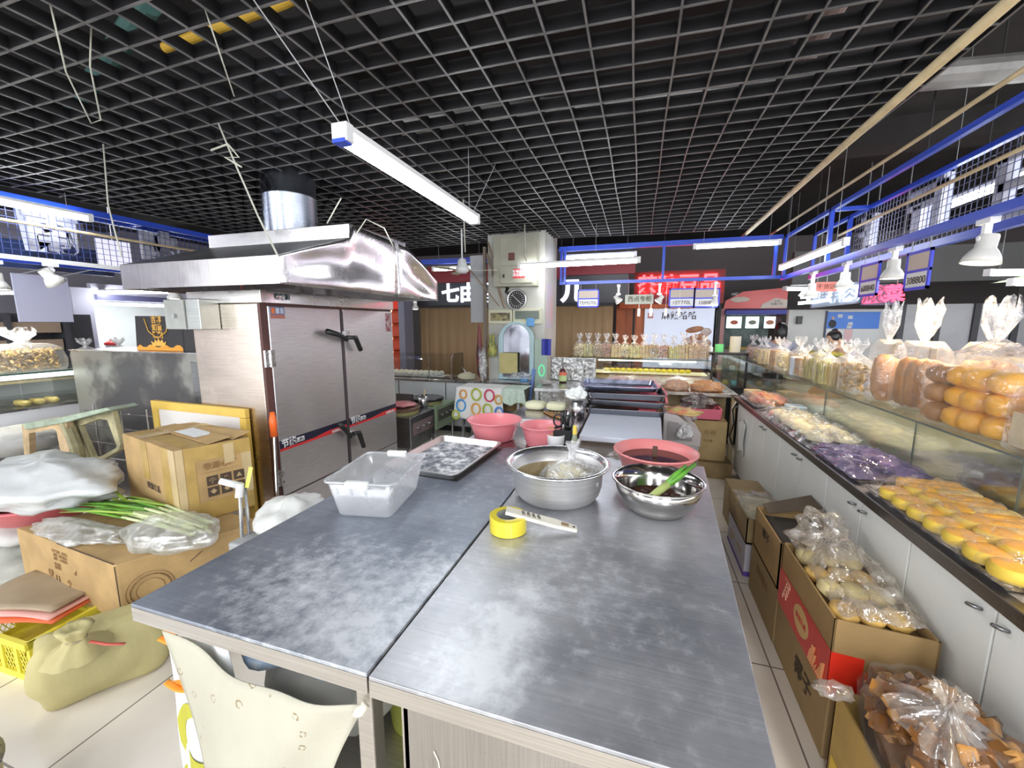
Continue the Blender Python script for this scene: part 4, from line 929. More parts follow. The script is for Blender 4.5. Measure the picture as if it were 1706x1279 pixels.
# ------------------------------------------------------------------ white plastic sack on top at left, pink tub, stack
crumple('white_bag', Vector((-3.24, 1.33, .60)), (.50, .26, .125), M('white_plastic_sack', (.58, .60, .60), .3, var=.08, bump=.5, bs=10), 11, 'crumpled white plastic bag on the pile at the far left', 'bag', flat=.7, amp=.35)
struct_ = None
t = wthing('pink_tub', 'pink plastic tub under the crumpled white bag', 'tub', (-3.25, 1.3, .42))
obj('tub', MB().lathe([(0, 0), (.22, 0), (.28, .09), (.29, .095), (.285, .10), (.26, .1), (.2, .012), (0, .012)], (-3.25, 1.35, .42), 36), M('tub_pink', (.72, .16, .18), .4), t, smooth=True)
for i, (z0, z1, cc, nm) in enumerate([(.27, .415, (.45, .45, .43), 'flour sack')]):
    crumple('flour_sack', Vector((-3.42, 1.32, .33)), (.30, .20, .085), M('grey_sack', (.5, .5, .48), .7, var=.15), 21, 'grey sack squashed under the pink tub', 'sack', flat=.8, amp=.2)
crumple('flour_sack', Vector((-3.42, 1.25, .12)), (.32, .2, .115), M('grey_sack2', (.40, .40, .36), .7, var=.2), 22, 'dirty sack at the bottom of the left pile', 'sack', flat=1, amp=.2)

# yellow crate with papers
t = wthing('plastic_crate', 'yellow perforated plastic crate on the floor at the far left', 'crate', (-2.62, .93, 0))
YC = M('crate_yellow', (.74, .66, .06), .4)
A3 = az(62, 1130, .02); cu = (az(0, 1108, .02)-A3).normalized(); cv = Vector((-cu.y, cu.x, 0)); 
if cv.y < 0: cv = -cv
cw, cd, chh = .50, .34, .19
def crate_wall(o, u, L_, n):
    mb = MB(); o = Vector(o)
    def bar(s0, s1, h0, h1, th=.008): mb.prism([(s0, h0), (s1, h0), (s1, h1), (s0, h1)], n*th, o, u, (0, 0, 1))
    bar(0, L_, 0, .03); bar(0, L_, chh-.03, chh, .018); bar(0, .02, 0, chh); bar(L_-.02, L_, 0, chh); k = int(L_/.085)
    for i in range(1, k): bar(L_*i/k-.012, L_*i/k+.012, .03, chh-.03)
    for i in range(int(L_/.02)):
        s = .02+i*.02; mb.tube([o+u*s+Vector((0, 0, .03)), o+u*min(L_, s+.06)+Vector((0, 0, chh-.03))], .002, 4); mb.tube([o+u*min(L_, s+.06)+Vector((0, 0, .03)), o+u*s+Vector((0, 0, chh-.03))], .002, 4)
    return obj('crate_wall', mb, YC, t)
A3.z = .0
crate_wall(A3, cu, cw, -cv*1.0); crate_wall(A3, cv, cd, cu); crate_wall(A3+cv*cd, cu, cw, cv); crate_wall(A3+cu*cw, cv, cd, -cu)
mb = MB(); P = [A3, A3+cu*cw, A3+cu*cw+cv*cd, A3+cv*cd]; mb.prism([(q.x, q.y) for q in P], (0, 0, .008), (0, 0, .001), (1, 0, 0), (0, 1, 0)); obj('crate_floor', mb, YC, t)
def lay(name, label, z, dx, dy, rot, mat, w=.40, d=.26, th=.006, cat='paper'):
    c = A3+cu*(cw/2+dx)+cv*(cd/2+dy); mb = MB().sheet(lambda a, b: Vector(((a-.5)*w, (b-.5)*d, .012*math.sin(a*5+rot)*math.sin(b*4))), 10, 8)
    o = obj(name, mb, mat, smooth=True, solid=th, label=label, cat=cat); o.location = (c.x, c.y, z); o.rotation_euler.z = rot; return o
lay('card_sheet', 'orange-red card sheet on top of the yellow crate', .212, .0, .0, math.atan2(cu.y, cu.x)+.25, M('card_orange', (.72, .15, .05), .6), .42, .30)
lay('card_sheet', 'pink card sheet under the brown bag on the yellow crate', .225, -.01, .01, math.atan2(cu.y, cu.x)+.15, M('card_pink', (.75, .4, .35), .6), .38, .27)
lay('paper_bag', 'flat brown paper bag on top of the yellow crate', .242, .05, .02, math.atan2(cu.y, cu.x)+.2, M('paper_brown', (.38, .30, .2), .8, var=.1), .44, .27, .012, 'bag')

# khaki flour sack on the floor
t = wthing('flour_sack', 'khaki sack of flour with a knotted mouth on the floor beside the work table', 'sack', (-1.97, .93, 0))
KH = M('khaki_sack', (.50, .44, .21), .7, var=.14, vs=5, bump=.5, bs=14, scale=(1, 1, .4))
ang = math.atan2(az(270, 1125, 0).y-az(70, 1205, 0).y, az(270, 1125, 0).x-az(70, 1205, 0).x)
ctr = (az(270, 1125, 0)+az(70, 1205, 0))/2; Rz = Matrix.Rotation(ang, 3, 'Z')
def sackf(mb, c, r, amp, seed, fr=1.7):
    mb.blob(c, r, amp, fr, seed, 44, 26, rot=Rz, power=.62)
    vs = []
    for v_ in mb.v:
        q = Vector(v_); d = q-Vector(c); f = .011*math.sin(d.x*45+d.z*22+3*noise.noise(d*9))*max(0, min(1, (q.z-.1)/.12)); q.z = max(.002, q.z+f); vs.append(tuple(q))
    mb.v = vs; return mb
bc = ctr+Rz @ Vector((.0, .12, 0)); bc.z = .14
obj('sack_body', sackf(MB(), bc, (.215, .12, .142), .16, 3), KH, t, smooth=True)
kn = az(128, 1068, .30)
obj('gathered_neck', MB().lathe([(.095, -.05), (.07, -.02), (.035, .005), (.028, .02), (.042, .045), (.05, .062), (.03, .06), (.0, .03)], kn, 26, wob=.35, mtx=None), KH, t, smooth=True)
obj('twine', MB().tube([kn+Vector((.030*math.cos(a), .030*math.sin(a), .012)) for a in [k*math.pi/6 for k in range(12)]], .004, 5, closed=True), M('twine', (.35, .3, .2), .8), t)
obj('red_tag', MB().tube([az(150, 1068, .305), az(180, 1073, .30), az(208, 1072, .295)], .007, 5, flat=.4), M('tag_red', (.62, .12, .09), .6), t, smooth=True)

# floor-level round lid at the photo's lower left corner
t = wthing('steel_pot', 'round steel pot with a lid at the very lower left corner', 'pot', (-1.78, .34, 0))
obj('lid', MB().lathe([(.20, .28), (.205, .285), (.18, .30), (.1, .32), (0, .325)], (-1.78, .34, 0), n=40), SST, t, smooth=True)
obj('pot_body', MB().lathe([(0, .0), (.17, .0), (.19, .02), (.195, .279), (.19, .279), (0, .27)], (-1.78, .34, 0), n=40), SST, t, smooth=True)

# white bags behind the table's left edge
crumple('white_bag', Vector((-1.52, 1.42, .60)), (.16, .15, .09), M('white_plastic_sack2', (.7, .71, .69), .35, var=.05, bump=.3, bs=20), 31, 'white plastic bag bulging up behind the left edge of the work table', 'bag', amp=.35, flat=.9)
obj('storage_bin', MB().box(-1.72, -1.28, 1.24, 1.6, 0, .53), GREYM, label='grey bin under the white bag behind the work table', cat='bin', bev=.01)

# ------------------------------------------------------------------ plastic stool lying on its side, flour sacks
t = wthing('plastic_stool', 'worn green-beige plastic stool tipped on its side against the sacks', 'stool', (-3.9, 1.8, .4))
ST = M('stool_plastic', (.42, .38, .22), .6, var=.35, vs=9, bump=.1); STP = M('stool_tan', (.5, .36, .2), .6, var=.3, vs=8)
SD = ay(0, 0, 1.8)
def sp(x, y, Y=1.75): return ay(x, y, Y)
def stool_side(pts, hole, Y0, th, mat, name):
    # flat panel with one rounded opening: ring of quads between outline and hole (same count)
    mb = MB(); n = len(pts); a = [ay(x, y, Y0) for x, y in pts]; b = [ay(x, y, Y0) for x, y in hole]; k = Vector((0, th, 0))
    vs = a+b+[p_+k for p_ in a]+[p_+k for p_ in b]; fs = []
    for i in range(n):
        j = (i+1) % n; fs += [(i, j, n+j, n+i), (2*n+i, 3*n+i, 3*n+j, 2*n+j), (i, 2*n+i, 2*n+j, j), (n+i, n+j, 3*n+j, 3*n+i)]
    mb.add(vs, fs); return obj(name, mb, mat, t, bev=.008)
stool_side([(103, 694), (176, 679), (186, 684), (200, 740), (198, 750), (155, 776), (148, 772), (112, 735)], [(132, 710), (165, 698), (178, 700), (194, 744), (190, 748), (160, 764), (154, 762), (136, 722)], 1.75, .035, ST, 'side_panel')
stool_side([(36, 706), (100, 694), (110, 700), (118, 776), (112, 790), (100, 776), (45, 790), (42, 780)], [(48, 722), (88, 714), (94, 718), (104, 772), (102, 778), (96, 768), (52, 778), (50, 772)], 1.68, .035, STP, 'side_panel')
mb = MB(); q = [(36, 706), (104, 694), (176, 679), (184, 683), (108, 704), (42, 716)]
mb.add([ay(x, y, 1.66) for x, y in q]+[ay(x, y, 1.66)+Vector((0, .16, .004)) for x, y in q], [tuple(range(6))]+[tuple(range(6, 12))[::-1]]+[(i, (i+1) % 6, 6+(i+1) % 6, 6+i) for i in range(6)])
obj('seat_edge', mb, M('stool_green', (.33, .40, .30), .5, var=.3, vs=9), t, bev=.006)
obj('leg', MB().tube([ay(110, 700, 1.70), ay(128, 745, 1.70), ay(140, 792, 1.70), Vector((-4.1, 1.7, .0))], [.04, .04, .03, .03], 8, flat=.5), ST, t, bev=.003)
SACK = M('grey_flour_sack', (.42, .42, .41), .7, var=.12, vs=4, bump=.1)
for i, (z, lb) in enumerate([(.14, 'bottom'), (.37, 'middle'), (.60, 'top')]):
    s = crumple('flour_sack', Vector((-4.62, 1.78, z)), (.25, .34, .115), SACK, 40+i, 'grey flour sack with blue print at the far left, %s of the stack' % lb, 'sack', amp=.12, flat=.9, group='flour sacks stacked at the far left')
    text('print', '雪花粉', .10, M('sack_ink', (.10, .10, .14), .7), (-4.72, 1.43, z+.03), (1, 0, 0), (0, -.2, 1), s, ext=.001)
# wire rack behind the stool
t = wthing('wire_rack', 'thin wire rack between the stool and the taped carton', 'rack', (-3.35, 1.9, 0))
for z in (.5, .62, .74, .86): obj('wire', MB().cyl((-3.95, 1.9, z), (-3.3, 2.0, z-.03), .004, n=6), SST, t)
for x in (-3.9, -3.6, -3.32): obj('post', MB().cyl((x, 1.93, 0), (x, 1.93, .9), .006, n=6), SST, t)
# ================================================================== pillar and everything on it
PIL = M('pillar_tiles', (.55, .55, .50), .4, var=.12, vs=2)
struct('pillar', MB().box(-1.87, -1.13, 5.0, 5.75, 0, 3.5), PIL)
t = wthing('electrical_cabinet', 'grey-green electrical cabinet with a red warning label high on the pillar', 'cabinet', (-1.46, 4.9, 1.95))
EG = M('cabinet_greygreen', (.40, .39, .31), .45, var=.1)
obj('cabinet_body', MB().box(-1.75, -1.2, 4.86, 4.999, 1.955, 2.56), EG, t, bev=.006)
obj('cabinet_door', MB().box(-1.66, -1.25, 4.848, 4.859, 2.2, 2.53), EG, t, bev=.004); obj('cabinet_door', MB().box(-1.66, -1.25, 4.848, 4.859, 1.99, 2.18), EG, t, bev=.004)
obj('brown_plate', MB().box(-1.55, -1.47, 4.844, 4.8475, 2.26, 2.35), M('plate_brown', (.14, .05, .03), .5), t)
wl = obj('warning_label', MB().box(-1.49, -1.34, 4.844, 4.8475, 2.05, 2.16), M('label_red', (.7, .04, .05), .5), t)
text('warning_text', '有电危险\n请勿靠近', .042, WHITE, (-1.415, 4.8425, 2.105), (1, 0, 0), (0, 0, 1), wl, ext=.0005, bold=.0008)
obj('lock', MB().box(-1.62, -1.6, 4.84, 4.8475, 2.06, 2.1), BLACK, t)
t = wthing('dial_gauge', 'round dark gauge with a steel rim on the pillar under the electrical cabinet', 'gauge', (-1.47, 4.95, 1.8))
mr_ = Matrix.Translation((-1.47, 4.95, 1.80)) @ Matrix.Rotation(R(90), 4, 'X')
obj('case', MB().lathe([(.0, -.045), (.12, -.045), (.125, 0), (.13, .02), (.12, .028), (.108, .02)], n=40, mtx=mr_), SST, t, smooth=True)
dl = obj('dial', MB().lathe([(.11, .018), (0, .018)], n=40, mtx=mr_), M('dial_black', (.02, .02, .02), .4), t)
for k in range(20):
    a = 2*math.pi*k/20; obj('tick', MB().tube([mr_ @ Vector((.072*math.cos(a), .072*math.sin(a), .021)), mr_ @ Vector((.10*math.cos(a), .10*math.sin(a), .021))], .0035, 4), M('tick_grey', (.4, .4, .38), .5), dl)
obj('needle', MB().tube([mr_ @ Vector((.06, -.05, .024)), mr_ @ Vector((-.06, .06, .024))], .003, 4), WHITE, t)
obj('cable', MB().tube([(-1.6, 4.97, 1.95), (-1.61, 4.94, 1.90), (-1.56, 4.95, 1.86)], .02, 8), BLACK, smooth=True, label='thick black cable bend between the electrical cabinet and the dial gauge', cat='cable')
t = wthing('meter_box', 'left small cream meter box on the pillar', 'meter box', (-1.72, 4.97, 1.52)); MC = M('meter_cream', (.60, .59, .44), .45)
obj('meter_case', MB().box(-1.85, -1.53, 4.94, 4.999, 1.50, 1.68), MC, t, bev=.006)
mw = obj('meter_window', MB().box(-1.82, -1.56, 4.936, 4.9395, 1.54, 1.64), M('meter_brass', (.35, .30, .14), .3, col2=(.05, .04, .03), vs=22), t)
t = wthing('meter_box', 'right long cream meter box with a dark window on the pillar', 'meter box', (-1.35, 4.97, 1.52))
obj('meter_case', MB().box(-1.52, -1.15, 4.93, 4.999, 1.50, 1.69), MC, t, bev=.006)
obj('meter_window', MB().box(-1.49, -1.18, 4.926, 4.9295, 1.56, 1.66), M('meter_dark', (.10, .13, .10), .15), t)
# arched mirror cabinet
t = wthing('arched_mirror', 'arched mirror with a pale blue frame leaning on the pillar', 'mirror', (-1.5, 4.9, .78))
def arch(w, h, n=16): return [(-w, 0)]+[(-w*math.cos(math.pi*k/n), h-w+w*math.sin(math.pi*k/n)) for k in range(n+1)]+[(w, 0)]
a1 = arch(.235, .73); a0 = arch(.175, .665)
mb = MB(); o = Vector((-1.47, 4.93, .80)); n = len(a1)
vs = [o+Vector((p[0], 0, p[1])) for p in a1]+[o+Vector((p[0], 0, p[1]+.03)) for p in a0]; vs += [v_+Vector((0, -.03, 0)) for v_ in vs]
fs = []
for i in range(n):
    j = (i+1) % n; fs += [(i, j, n+j, n+i), (2*n+i, 3*n+i, 3*n+j, 2*n+j), (i, 2*n+i, 2*n+j, j), (n+i, n+j, 3*n+j, 3*n+i)]
mb.add(vs, fs); obj('frame', mb, M('frame_paleblue', (.42, .58, .62), .4), t, bev=.006)
obj('glass', MB().prism([(p[0], p[1]+.03) for p in a0], (0, -.006, 0), o+Vector((0, -.002, 0))), M('mirror_dark', (.30, .31, .35), .08, metal=.9, var=.3, vs=4), t)
for x, z in ((-1.28, 1.52), (-1.36, .82)): obj('bracket', MB().box(x-.05, x+.05, 4.88, 4.90, z-.05, z+.05), M('bracket_blue', (.12, .35, .68), .4), t, bev=.008)
obj('card_sheet', MB().box(-1.68, -1.44, 4.86, 4.88, .88, 1.14), M('card_yellow', (.52, .46, .2), .7, var=.1), label='folded yellow card tucked in front of the arched mirror', cat='card')
obj('shelf_board', MB().box(-1.8, -1.25, 4.7, 4.999, .775, .795), SST, label='narrow metal shelf under the arched mirror', cat='shelf')
crumple('plastic_bag', Vector((-1.38, 4.8, .85)), (.13, .07, .055), FILMH, 61, 'crumpled clear bag on the shelf under the arched mirror', 'bag')
obj('cardboard_carton', MB().box(-1.7, -1.32, 4.62, 4.85, .45, .74), KRAFT, label='small carton below the arched mirror', cat='carton', bev=.004)
obj('stand', MB().box(-1.8, -1.24, 4.635, 4.9, .0, .449), M('stand_grey', (.2, .2, .19), .6), label='dark low stand at the foot of the pillar', cat='stand')
# right part of the front face and right face
t = wthing('door_panel', 'pale green door panel with a green ring mark at the right of the pillar', 'door', (-1.15, 4.9, 0))
obj('panel', MB().box(-1.22, -1.06, 4.88, 4.9, .0, 1.32), M('panel_green', (.36, .46, .38), .4), t)
obj('ring_mark', MB().tube([(-1.13+.035*math.cos(a), 4.877, .93+.07*math.sin(a)) for a in [2*math.pi*k/20 for k in range(20)]], .005, 5, closed=True), glow('green_mark', (.1, .9, .35), .6), t)
obj('blue_bag', MB().sheet(lambda u, v: Vector((-1.13+.12*u, 4.865+.01*math.sin(u*6), 1.32-.20*v)), 8, 8), M('bag_blue', (.02, .03, .32), .5), solid=.006, label='dark blue cloth bag hung at the right corner of the pillar', cat='bag')
obj('poster', MB().box(-1.129, -1.126, 5.1, 5.5, 1.45, 2.0), M('poster_pinkish', (.62, .42, .42), .5, col2=(.5, .5, .6), vs=3), label='pale pink notice with blue edges on the right face of the pillar', cat='poster')
obj('display_panel', MB().box(-2.1, -1.9, 4.96, 4.99, 1.52, 2.36), M('panel_greywhite', (.42, .43, .45), .5), label='long white board standing at the left edge of the pillar', cat='panel')
obj('wall_post', MB().box(-1.9, -1.87, 4.9, 4.95, 0, 2.45), M('post_brown', (.18, .15, .12), .6), label='thin dark post at the left edge of the pillar', cat='post')
for i, (p0, p1, c) in enumerate([((-1.86, 4.93, 2.36), (-1.62, 4.92, 1.7), 'thick dark wooden pole leaning on the pillar'), ((-1.83, 4.9, 2.5), (-1.66, 4.9, 1.95), 'thin wooden pole leaning on the pillar'), ((-2.05, 4.75, 2.2), (-1.68, 4.88, 1.72), 'third wooden pole leaning lowest on the pillar')]):
    obj('pole', MB().cyl(p0, p1, .016-.004*i, n=8), M('pole_wood', (.26, .19, .13), .6), label=c, cat='pole')
obj('umbrella', MB().lathe([(0, 0), (.03, .05), (.045, .3), (.02, .62), (.008, .7), (0, .72)], (-1.96, 4.9, .8), 12), M('umbrella_dark', (.03, .02, .03), .5, col2=(.25, .05, .05), vs=9), smooth=True, label='folded dark umbrella hanging left of the arched mirror', cat='umbrella')
crumple('yellow_flowers', Vector((-1.80, 4.93, 1.15)), (.05, .03, .22), M('flowers', (.5, .45, .12), .7, col2=(.15, .2, .08), vs=16), 66, 'faded yellow decoration strip on the left of the pillar', 'decoration')
obj('plastic_gloves', MB().blob((-1.86, 4.75, .98), (.05, .03, .2), .6, 3, 6, flat=None), FILMH, smooth=True, label='white plastic gloves hanging over the circle-patterned cloth', cat='gloves')
obj('blue_pole', MB().cyl((-1.27, 4.8, .5), (-1.22, 4.86, .95), .02, n=8), M('pole_blue', (.15, .25, .6), .5), label='short blue pole beside the green door panel', cat='pole')

# ceiling fan
t = wthing('ceiling_fan', 'small white ceiling fan hanging left of the pillar', 'fan', (-2.05, 4.6, 2.1)); FW = M('fan_cream', (.66, .63, .52), .4)
obj('rod', MB().cyl((-2.05, 4.6, 2.2), (-2.05, 4.6, 2.62), .01, n=8), WHITE, t)
obj('motor', MB().lathe([(.03, .14), (.05, .12), (.055, .06), (.08, .03), (.08, 0), (.05, -.03), (0, -.035)], (-2.05, 4.6, 2.13), 20), WHITE, t, smooth=True)
for a in (10, 130, 250):
    u = Vector((math.cos(R(a)), math.sin(R(a)), 0)); v = Vector((-u.y, u.x, .15)); c = Vector((-2.05, 4.6, 2.13))
    obj('blade', MB().prism([(.07, -.02), (.15, -.045), (.40, -.05), (.42, 0), (.38, .045), (.15, .03), (.07, .015)], (0, 0, .004), c, u, v), FW, t)

# ================================================================== rear left: counter, glass case, blinds
t = wthing('white_counter', 'white panelled counter behind the hot plates at the rear left', 'counter', (-3.2, 5.3, 0))
obj('body', MB().box(-4.5, -2.06, 5.08, 5.6, .08, .70), M('counter_bluewhite', (.62, .65, .67), .4), t)
obj('top', MB().box(-4.52, -2.04, 5.04, 5.64, .70, .73), SST, t, bev=.003)
obj('plinth', MB().box(-4.5, -2.06, 5.1, 5.6, 0, .08), DARK, t)
for x in (-3.3, -2.55): obj('door_gap', MB().box(x, x+.008, 5.074, 5.0795, .08, .70), DARK, t)
def curved_case(name, label, x0, x1, y0, y1, z0, z1, cat='display case'):
    t = wthing(name, label, cat, ((x0+x1)/2, (y0+y1)/2, z0))
    prof = [(y0, z0), (y0, z1-.08), (y0+.015, z1-.03), (y0+.06, z1), (y1, z1)]
    mb = MB(); 
    for (a, b) in zip(prof[:-1], prof[1:]): mb.add([(x0, a[0], a[1]), (x1, a[0], a[1]), (x1, b[0], b[1]), (x0, b[0], b[1])], [(0, 1, 2, 3)])
    obj('curved_glass', mb, GLASS, t)
    for X in (x0, x1): obj('side_glass', MB().prism([(p[0], p[1]) for p in prof]+[(y1, z0)], (.004, 0, 0), (X, 0, 0), (0, 1, 0), (0, 0, 1)), GLASS, t)
    for X in (x0, x1-.01): obj('edge_trim', MB().tube([(X, p[0], p[1]) for p in prof], .006, 6), SST, t)
    return t
t = curved_case('glass_case', 'curved glass display case of white buns on the rear left counter', -3.9, -2.46, 5.12, 5.5, .735, 1.08)
obj('middle_post', MB().box(-2.83, -2.82, 5.13, 5.14, .735, 1.07), SST, t)
obj('shelf', MB().box(-3.88, -2.48, 5.2, 5.48, .742, .75), SST, t)
bun = obj('steamed_bun', MB().blob((0, 0, .028), (.042, .042, .033), .05, 2, 1, 14, 8, flat=.026), M('bun_white', (.8, .8, .76), .5), smooth=True, cat='bun', group='buns in the rear left case', label='steamed bun in the curved glass case at the rear left')
k = 0
for r_ in range(3):
    for c_ in range(13):
        x = -3.8+c_*.085+.01*(r_ % 2); q = bun if k == 0 else bun.copy()
        if k: COL.objects.link(q)
        q['label'] = '%s steamed bun from the left, %s row of the curved glass case' % (ORD[c_], ('front', 'middle', 'back')[r_])
        q.location = (x, 5.24+r_*.09, .753); k += 1
obj('bun_tray', MB().box(-3.86, -2.66, 5.19, 5.47, .7505, .7525), WHITE, label='white sheet under the buns in the curved case', cat='tray')
bp = wthing('dough_bag', 'knotted bag of pale dough on the rear left counter beside the glass case', 'bag', (-2.27, 5.2, .732))
obj('dough', MB().blob((-2.27, 5.2, .775), (.13, .1, .06), .2, 2, 4, flat=.042), M('pale_dough2', (.66, .63, .46), .6), bp, smooth=True)
obj('knot', MB().tube([(-2.27, 5.2, .81), (-2.32, 5.2, .87), (-2.36, 5.2, .90)], [.03, .012, .006], 8), FILMH, bp, smooth=True)
def blind(name, label, x0, x1, Y, z0, z1):
    m_, nt, p = _nt(name+'_mat'); vec = _coord(nt); w = nt.nodes.new('ShaderNodeTexWave'); w.inputs['Scale'].default_value = 18; w.bands_direction = 'X'; w.inputs['Distortion'].default_value = .6
    nt.links.new(vec, w.inputs['Vector']); nt.links.new(_ramp(nt, w.outputs['Fac'], [(.2, (.22, .13, .06)), (.8, (.46, .31, .17))]), p.inputs['Base Color']); p.inputs['Roughness'].default_value = .7
    t = wthing(name, label, 'blind', ((x0+x1)/2, Y, z0)); mb = MB().sheet(lambda u, v: Vector((x0+(x1-x0)*u, Y+.008*math.sin(u*60), z0+(z1-z0)*v)), 60, 2)
    obj('slats', mb, m_, t, smooth=True, solid=.006)
    for f in (.12, .5, .88): obj('cord', MB().box(x0+(x1-x0)*f-.006, x0+(x1-x0)*f+.006, Y-.02, Y-.014, z0, z1), M('cord_brown', (.3, .2, .12), .8), t)
    obj('head_rail', MB().box(x0, x1, Y-.03, Y+.03, z1, z1+.04), DARK, t); return t
blind('bamboo_blind', 'wide bamboo roll blind left of the pillar', -4.02, -2.4, 7.0, .0, 1.80)
blind('bamboo_blind', 'bamboo roll blind right of the pillar', -1.75, -.42, 7.0, .0, 1.80)
FASC = M('dark_fascia', (.035, .035, .045), .4)
t = wthing('shop_sign', 'dark shop sign with white characters above the left bamboo blind', 'sign', (-3.1, 7.05, 1.85))
obj('fascia', MB().box(-4.1, -1.3, 7.0, 7.1, 1.845, 2.25), FASC, t)
WG = glow('sign_white', (.78, .85, 1), 1.1)
text('sign_text', '七由酒', .36, WG, (-3.0, 6.985, 2.04), (1, 0, 0), (0, 0, 1), t, ext=.008, bold=.012)
obj('red_band', MB().box(-4.3, -1.3, 7.05, 7.15, 2.26, 2.55), M('fascia_red', (.30, .03, .04), .5), t)
t = wthing('shop_sign', 'dark shop sign with a white stroke above the right bamboo blind', 'sign', (-.9, 7.05, 1.85))
obj('fascia', MB().box(-1.29, -.2, 6.98, 7.08, 1.845, 2.3), FASC, t)
text('sign_text', '几', .38, WG, (-1.1, 6.965, 2.03), (1, 0, 0), (0, 0, 1), t, ext=.008, bold=.02)
obj('red_band', MB().box(-1.29, -.1, 7.02, 7.12, 2.31, 2.58), M('fascia_red', (.30, .03, .04), .5), t)
# glowing red stall just right of the hood
t = wthing('red_stall', 'shelf stall glowing red seen between the steam cabinet and the left blind', 'stall', (-4.45, 6.6, 0))
GR = glow('red_shelf_light', (1, .16, .04), 1.5); GR2 = glow('red_shelf_light2', (1, .42, .2), 2.2)
obj('back_panel', MB().box(-4.85, -4.15, 6.8, 6.83, .6, 2.1), M('stall_red', (.5, .08, .03), .5), t)
for z in (1.0, 1.25, 1.5, 1.75): 
    obj('lit_shelf', MB().box(-4.8, -4.32, 6.55, 6.8, z, z+.02), M('stall_red', (.5, .08, .03), .5), t); obj('light_strip', MB().box(-4.8, -4.34, 6.54, 6.56, z-.03, z-.003), GR2, t)
text('neon_text', '卤味', .2, glow('neon_red', (1, .05, .06), 3), (-4.55, 6.5, 1.93), (1, 0, 0), (0, 0, 1), t, ext=.006, bold=.006)
obj('post', MB().box(-4.17, -4.05, 6.5, 6.8, 0, 2.1), M('stall_grey', (.25, .25, .33), .5), t)

# ================================================================== hot plates (crepe griddles) at the left
def hotplate(label, x0, x1, y0, y1, z0, z1, body, panel, legs, seed):
    t = wthing('griddle_stove', label, 'stove', ((x0+x1)/2, (y0+y1)/2, 0), None)
    obj('body', MB().box(x0, x1, y0, y1, z0, z1), body, t, bev=.006)
    for k in range(6): obj('side_groove', MB().box(x0+.03, x1-.03, y0-.004, y0-.0005, z0+.04+.05*k, z0+.052+.05*k), SSD, t)
    pz = (z0+z1)/2+.03; ip = obj('control_panel', MB().box(x1+.0005, x1+.006, y0+.06, y1-.05, pz-.07, pz+.07), panel, t)
    for y in (y0+.15, (y0+y1)/2, y1-.14): obj('knob', MB().cyl((x1+.006, y, pz), (x1+.035, y, pz), .022, .018, 12), SSD, ip)
    for x in (x0+.03, x1-.03):
        for y in (y0+.03, y1-.03): obj('leg', MB().cyl((x, y, 0), (x, y, z0), .016, n=8), SSD, t)
    return t
hotplate('near stainless griddle stove with knobs between the steam cabinet and the rear counter', -2.9, -2.3, 3.73, 4.27, .16, .5, SSD, M('panel_pinksteel', (.4, .3, .3), .35, metal=.6), 1, 1)
hotplate('further pale green griddle stove with knobs beside the rear counter', -2.9, -2.3, 4.31, 4.85, .22, .5, M('stove_green', (.38, .5, .33), .35, metal=.3), M('panel_dark', (.12, .12, .1), .4), 1, 2)
def griddle(c, r, label, rim, dome=None):
    t = thing('round_griddle', label, 'griddle', c)
    obj('base_ring', MB().lathe([(r*.9, 0), (r*.92, .04), (0, .04)], n=32), M('ring_yellow', (.4, .37, .16), .5, metal=.3), t)
    obj('plate', MB().lathe([(0, .041), (r*.98, .041), (r, .05), (r, .07), (r*.96, .075), (0, .072)], n=40), rim, t, smooth=False)
    return t
griddle((-2.55, 3.95, .501), .22, 'round griddle plate on the near griddle stove', M('plate_brown2', (.22, .13, .09), .3, metal=.5))
griddle((-2.56, 4.56, .501), .22, 'round griddle plate with a dark rim on the further griddle stove', M('plate_dark', (.05, .05, .055), .25, metal=.5))
obj('wrap_sheet', MB().blob((-2.55, 3.95, .60), (.16, .16, .024), .4, 3, 2, flat=.02), M('pink_wrap', (.75, .28, .3), .3), smooth=True, label='pink wrapped dough on the near round griddle', cat='food')
t = wthing('steel_cup', 'steel cup with a brush between the two round griddles', 'cup', (-2.42, 4.3, .501))
obj('cup', MB().lathe([(0, 0), (.05, 0), (.058, .15), (.056, .15), (.048, .006), (0, .006)], (-2.45, 4.28, .501), 24), SST, t, smooth=True)
obj('brush', MB().tube([(-2.45, 4.28, .52), (-2.43, 4.29, .72)], .012, 7), M('brush_wood', (.6, .5, .3), .6), t)
obj('scraper', MB().box(-.12, .12, -.005, .005, 0, .16), SSD, label='steel scraper standing behind the near griddle', cat='scraper').location = (-2.68, 4.25, .502)

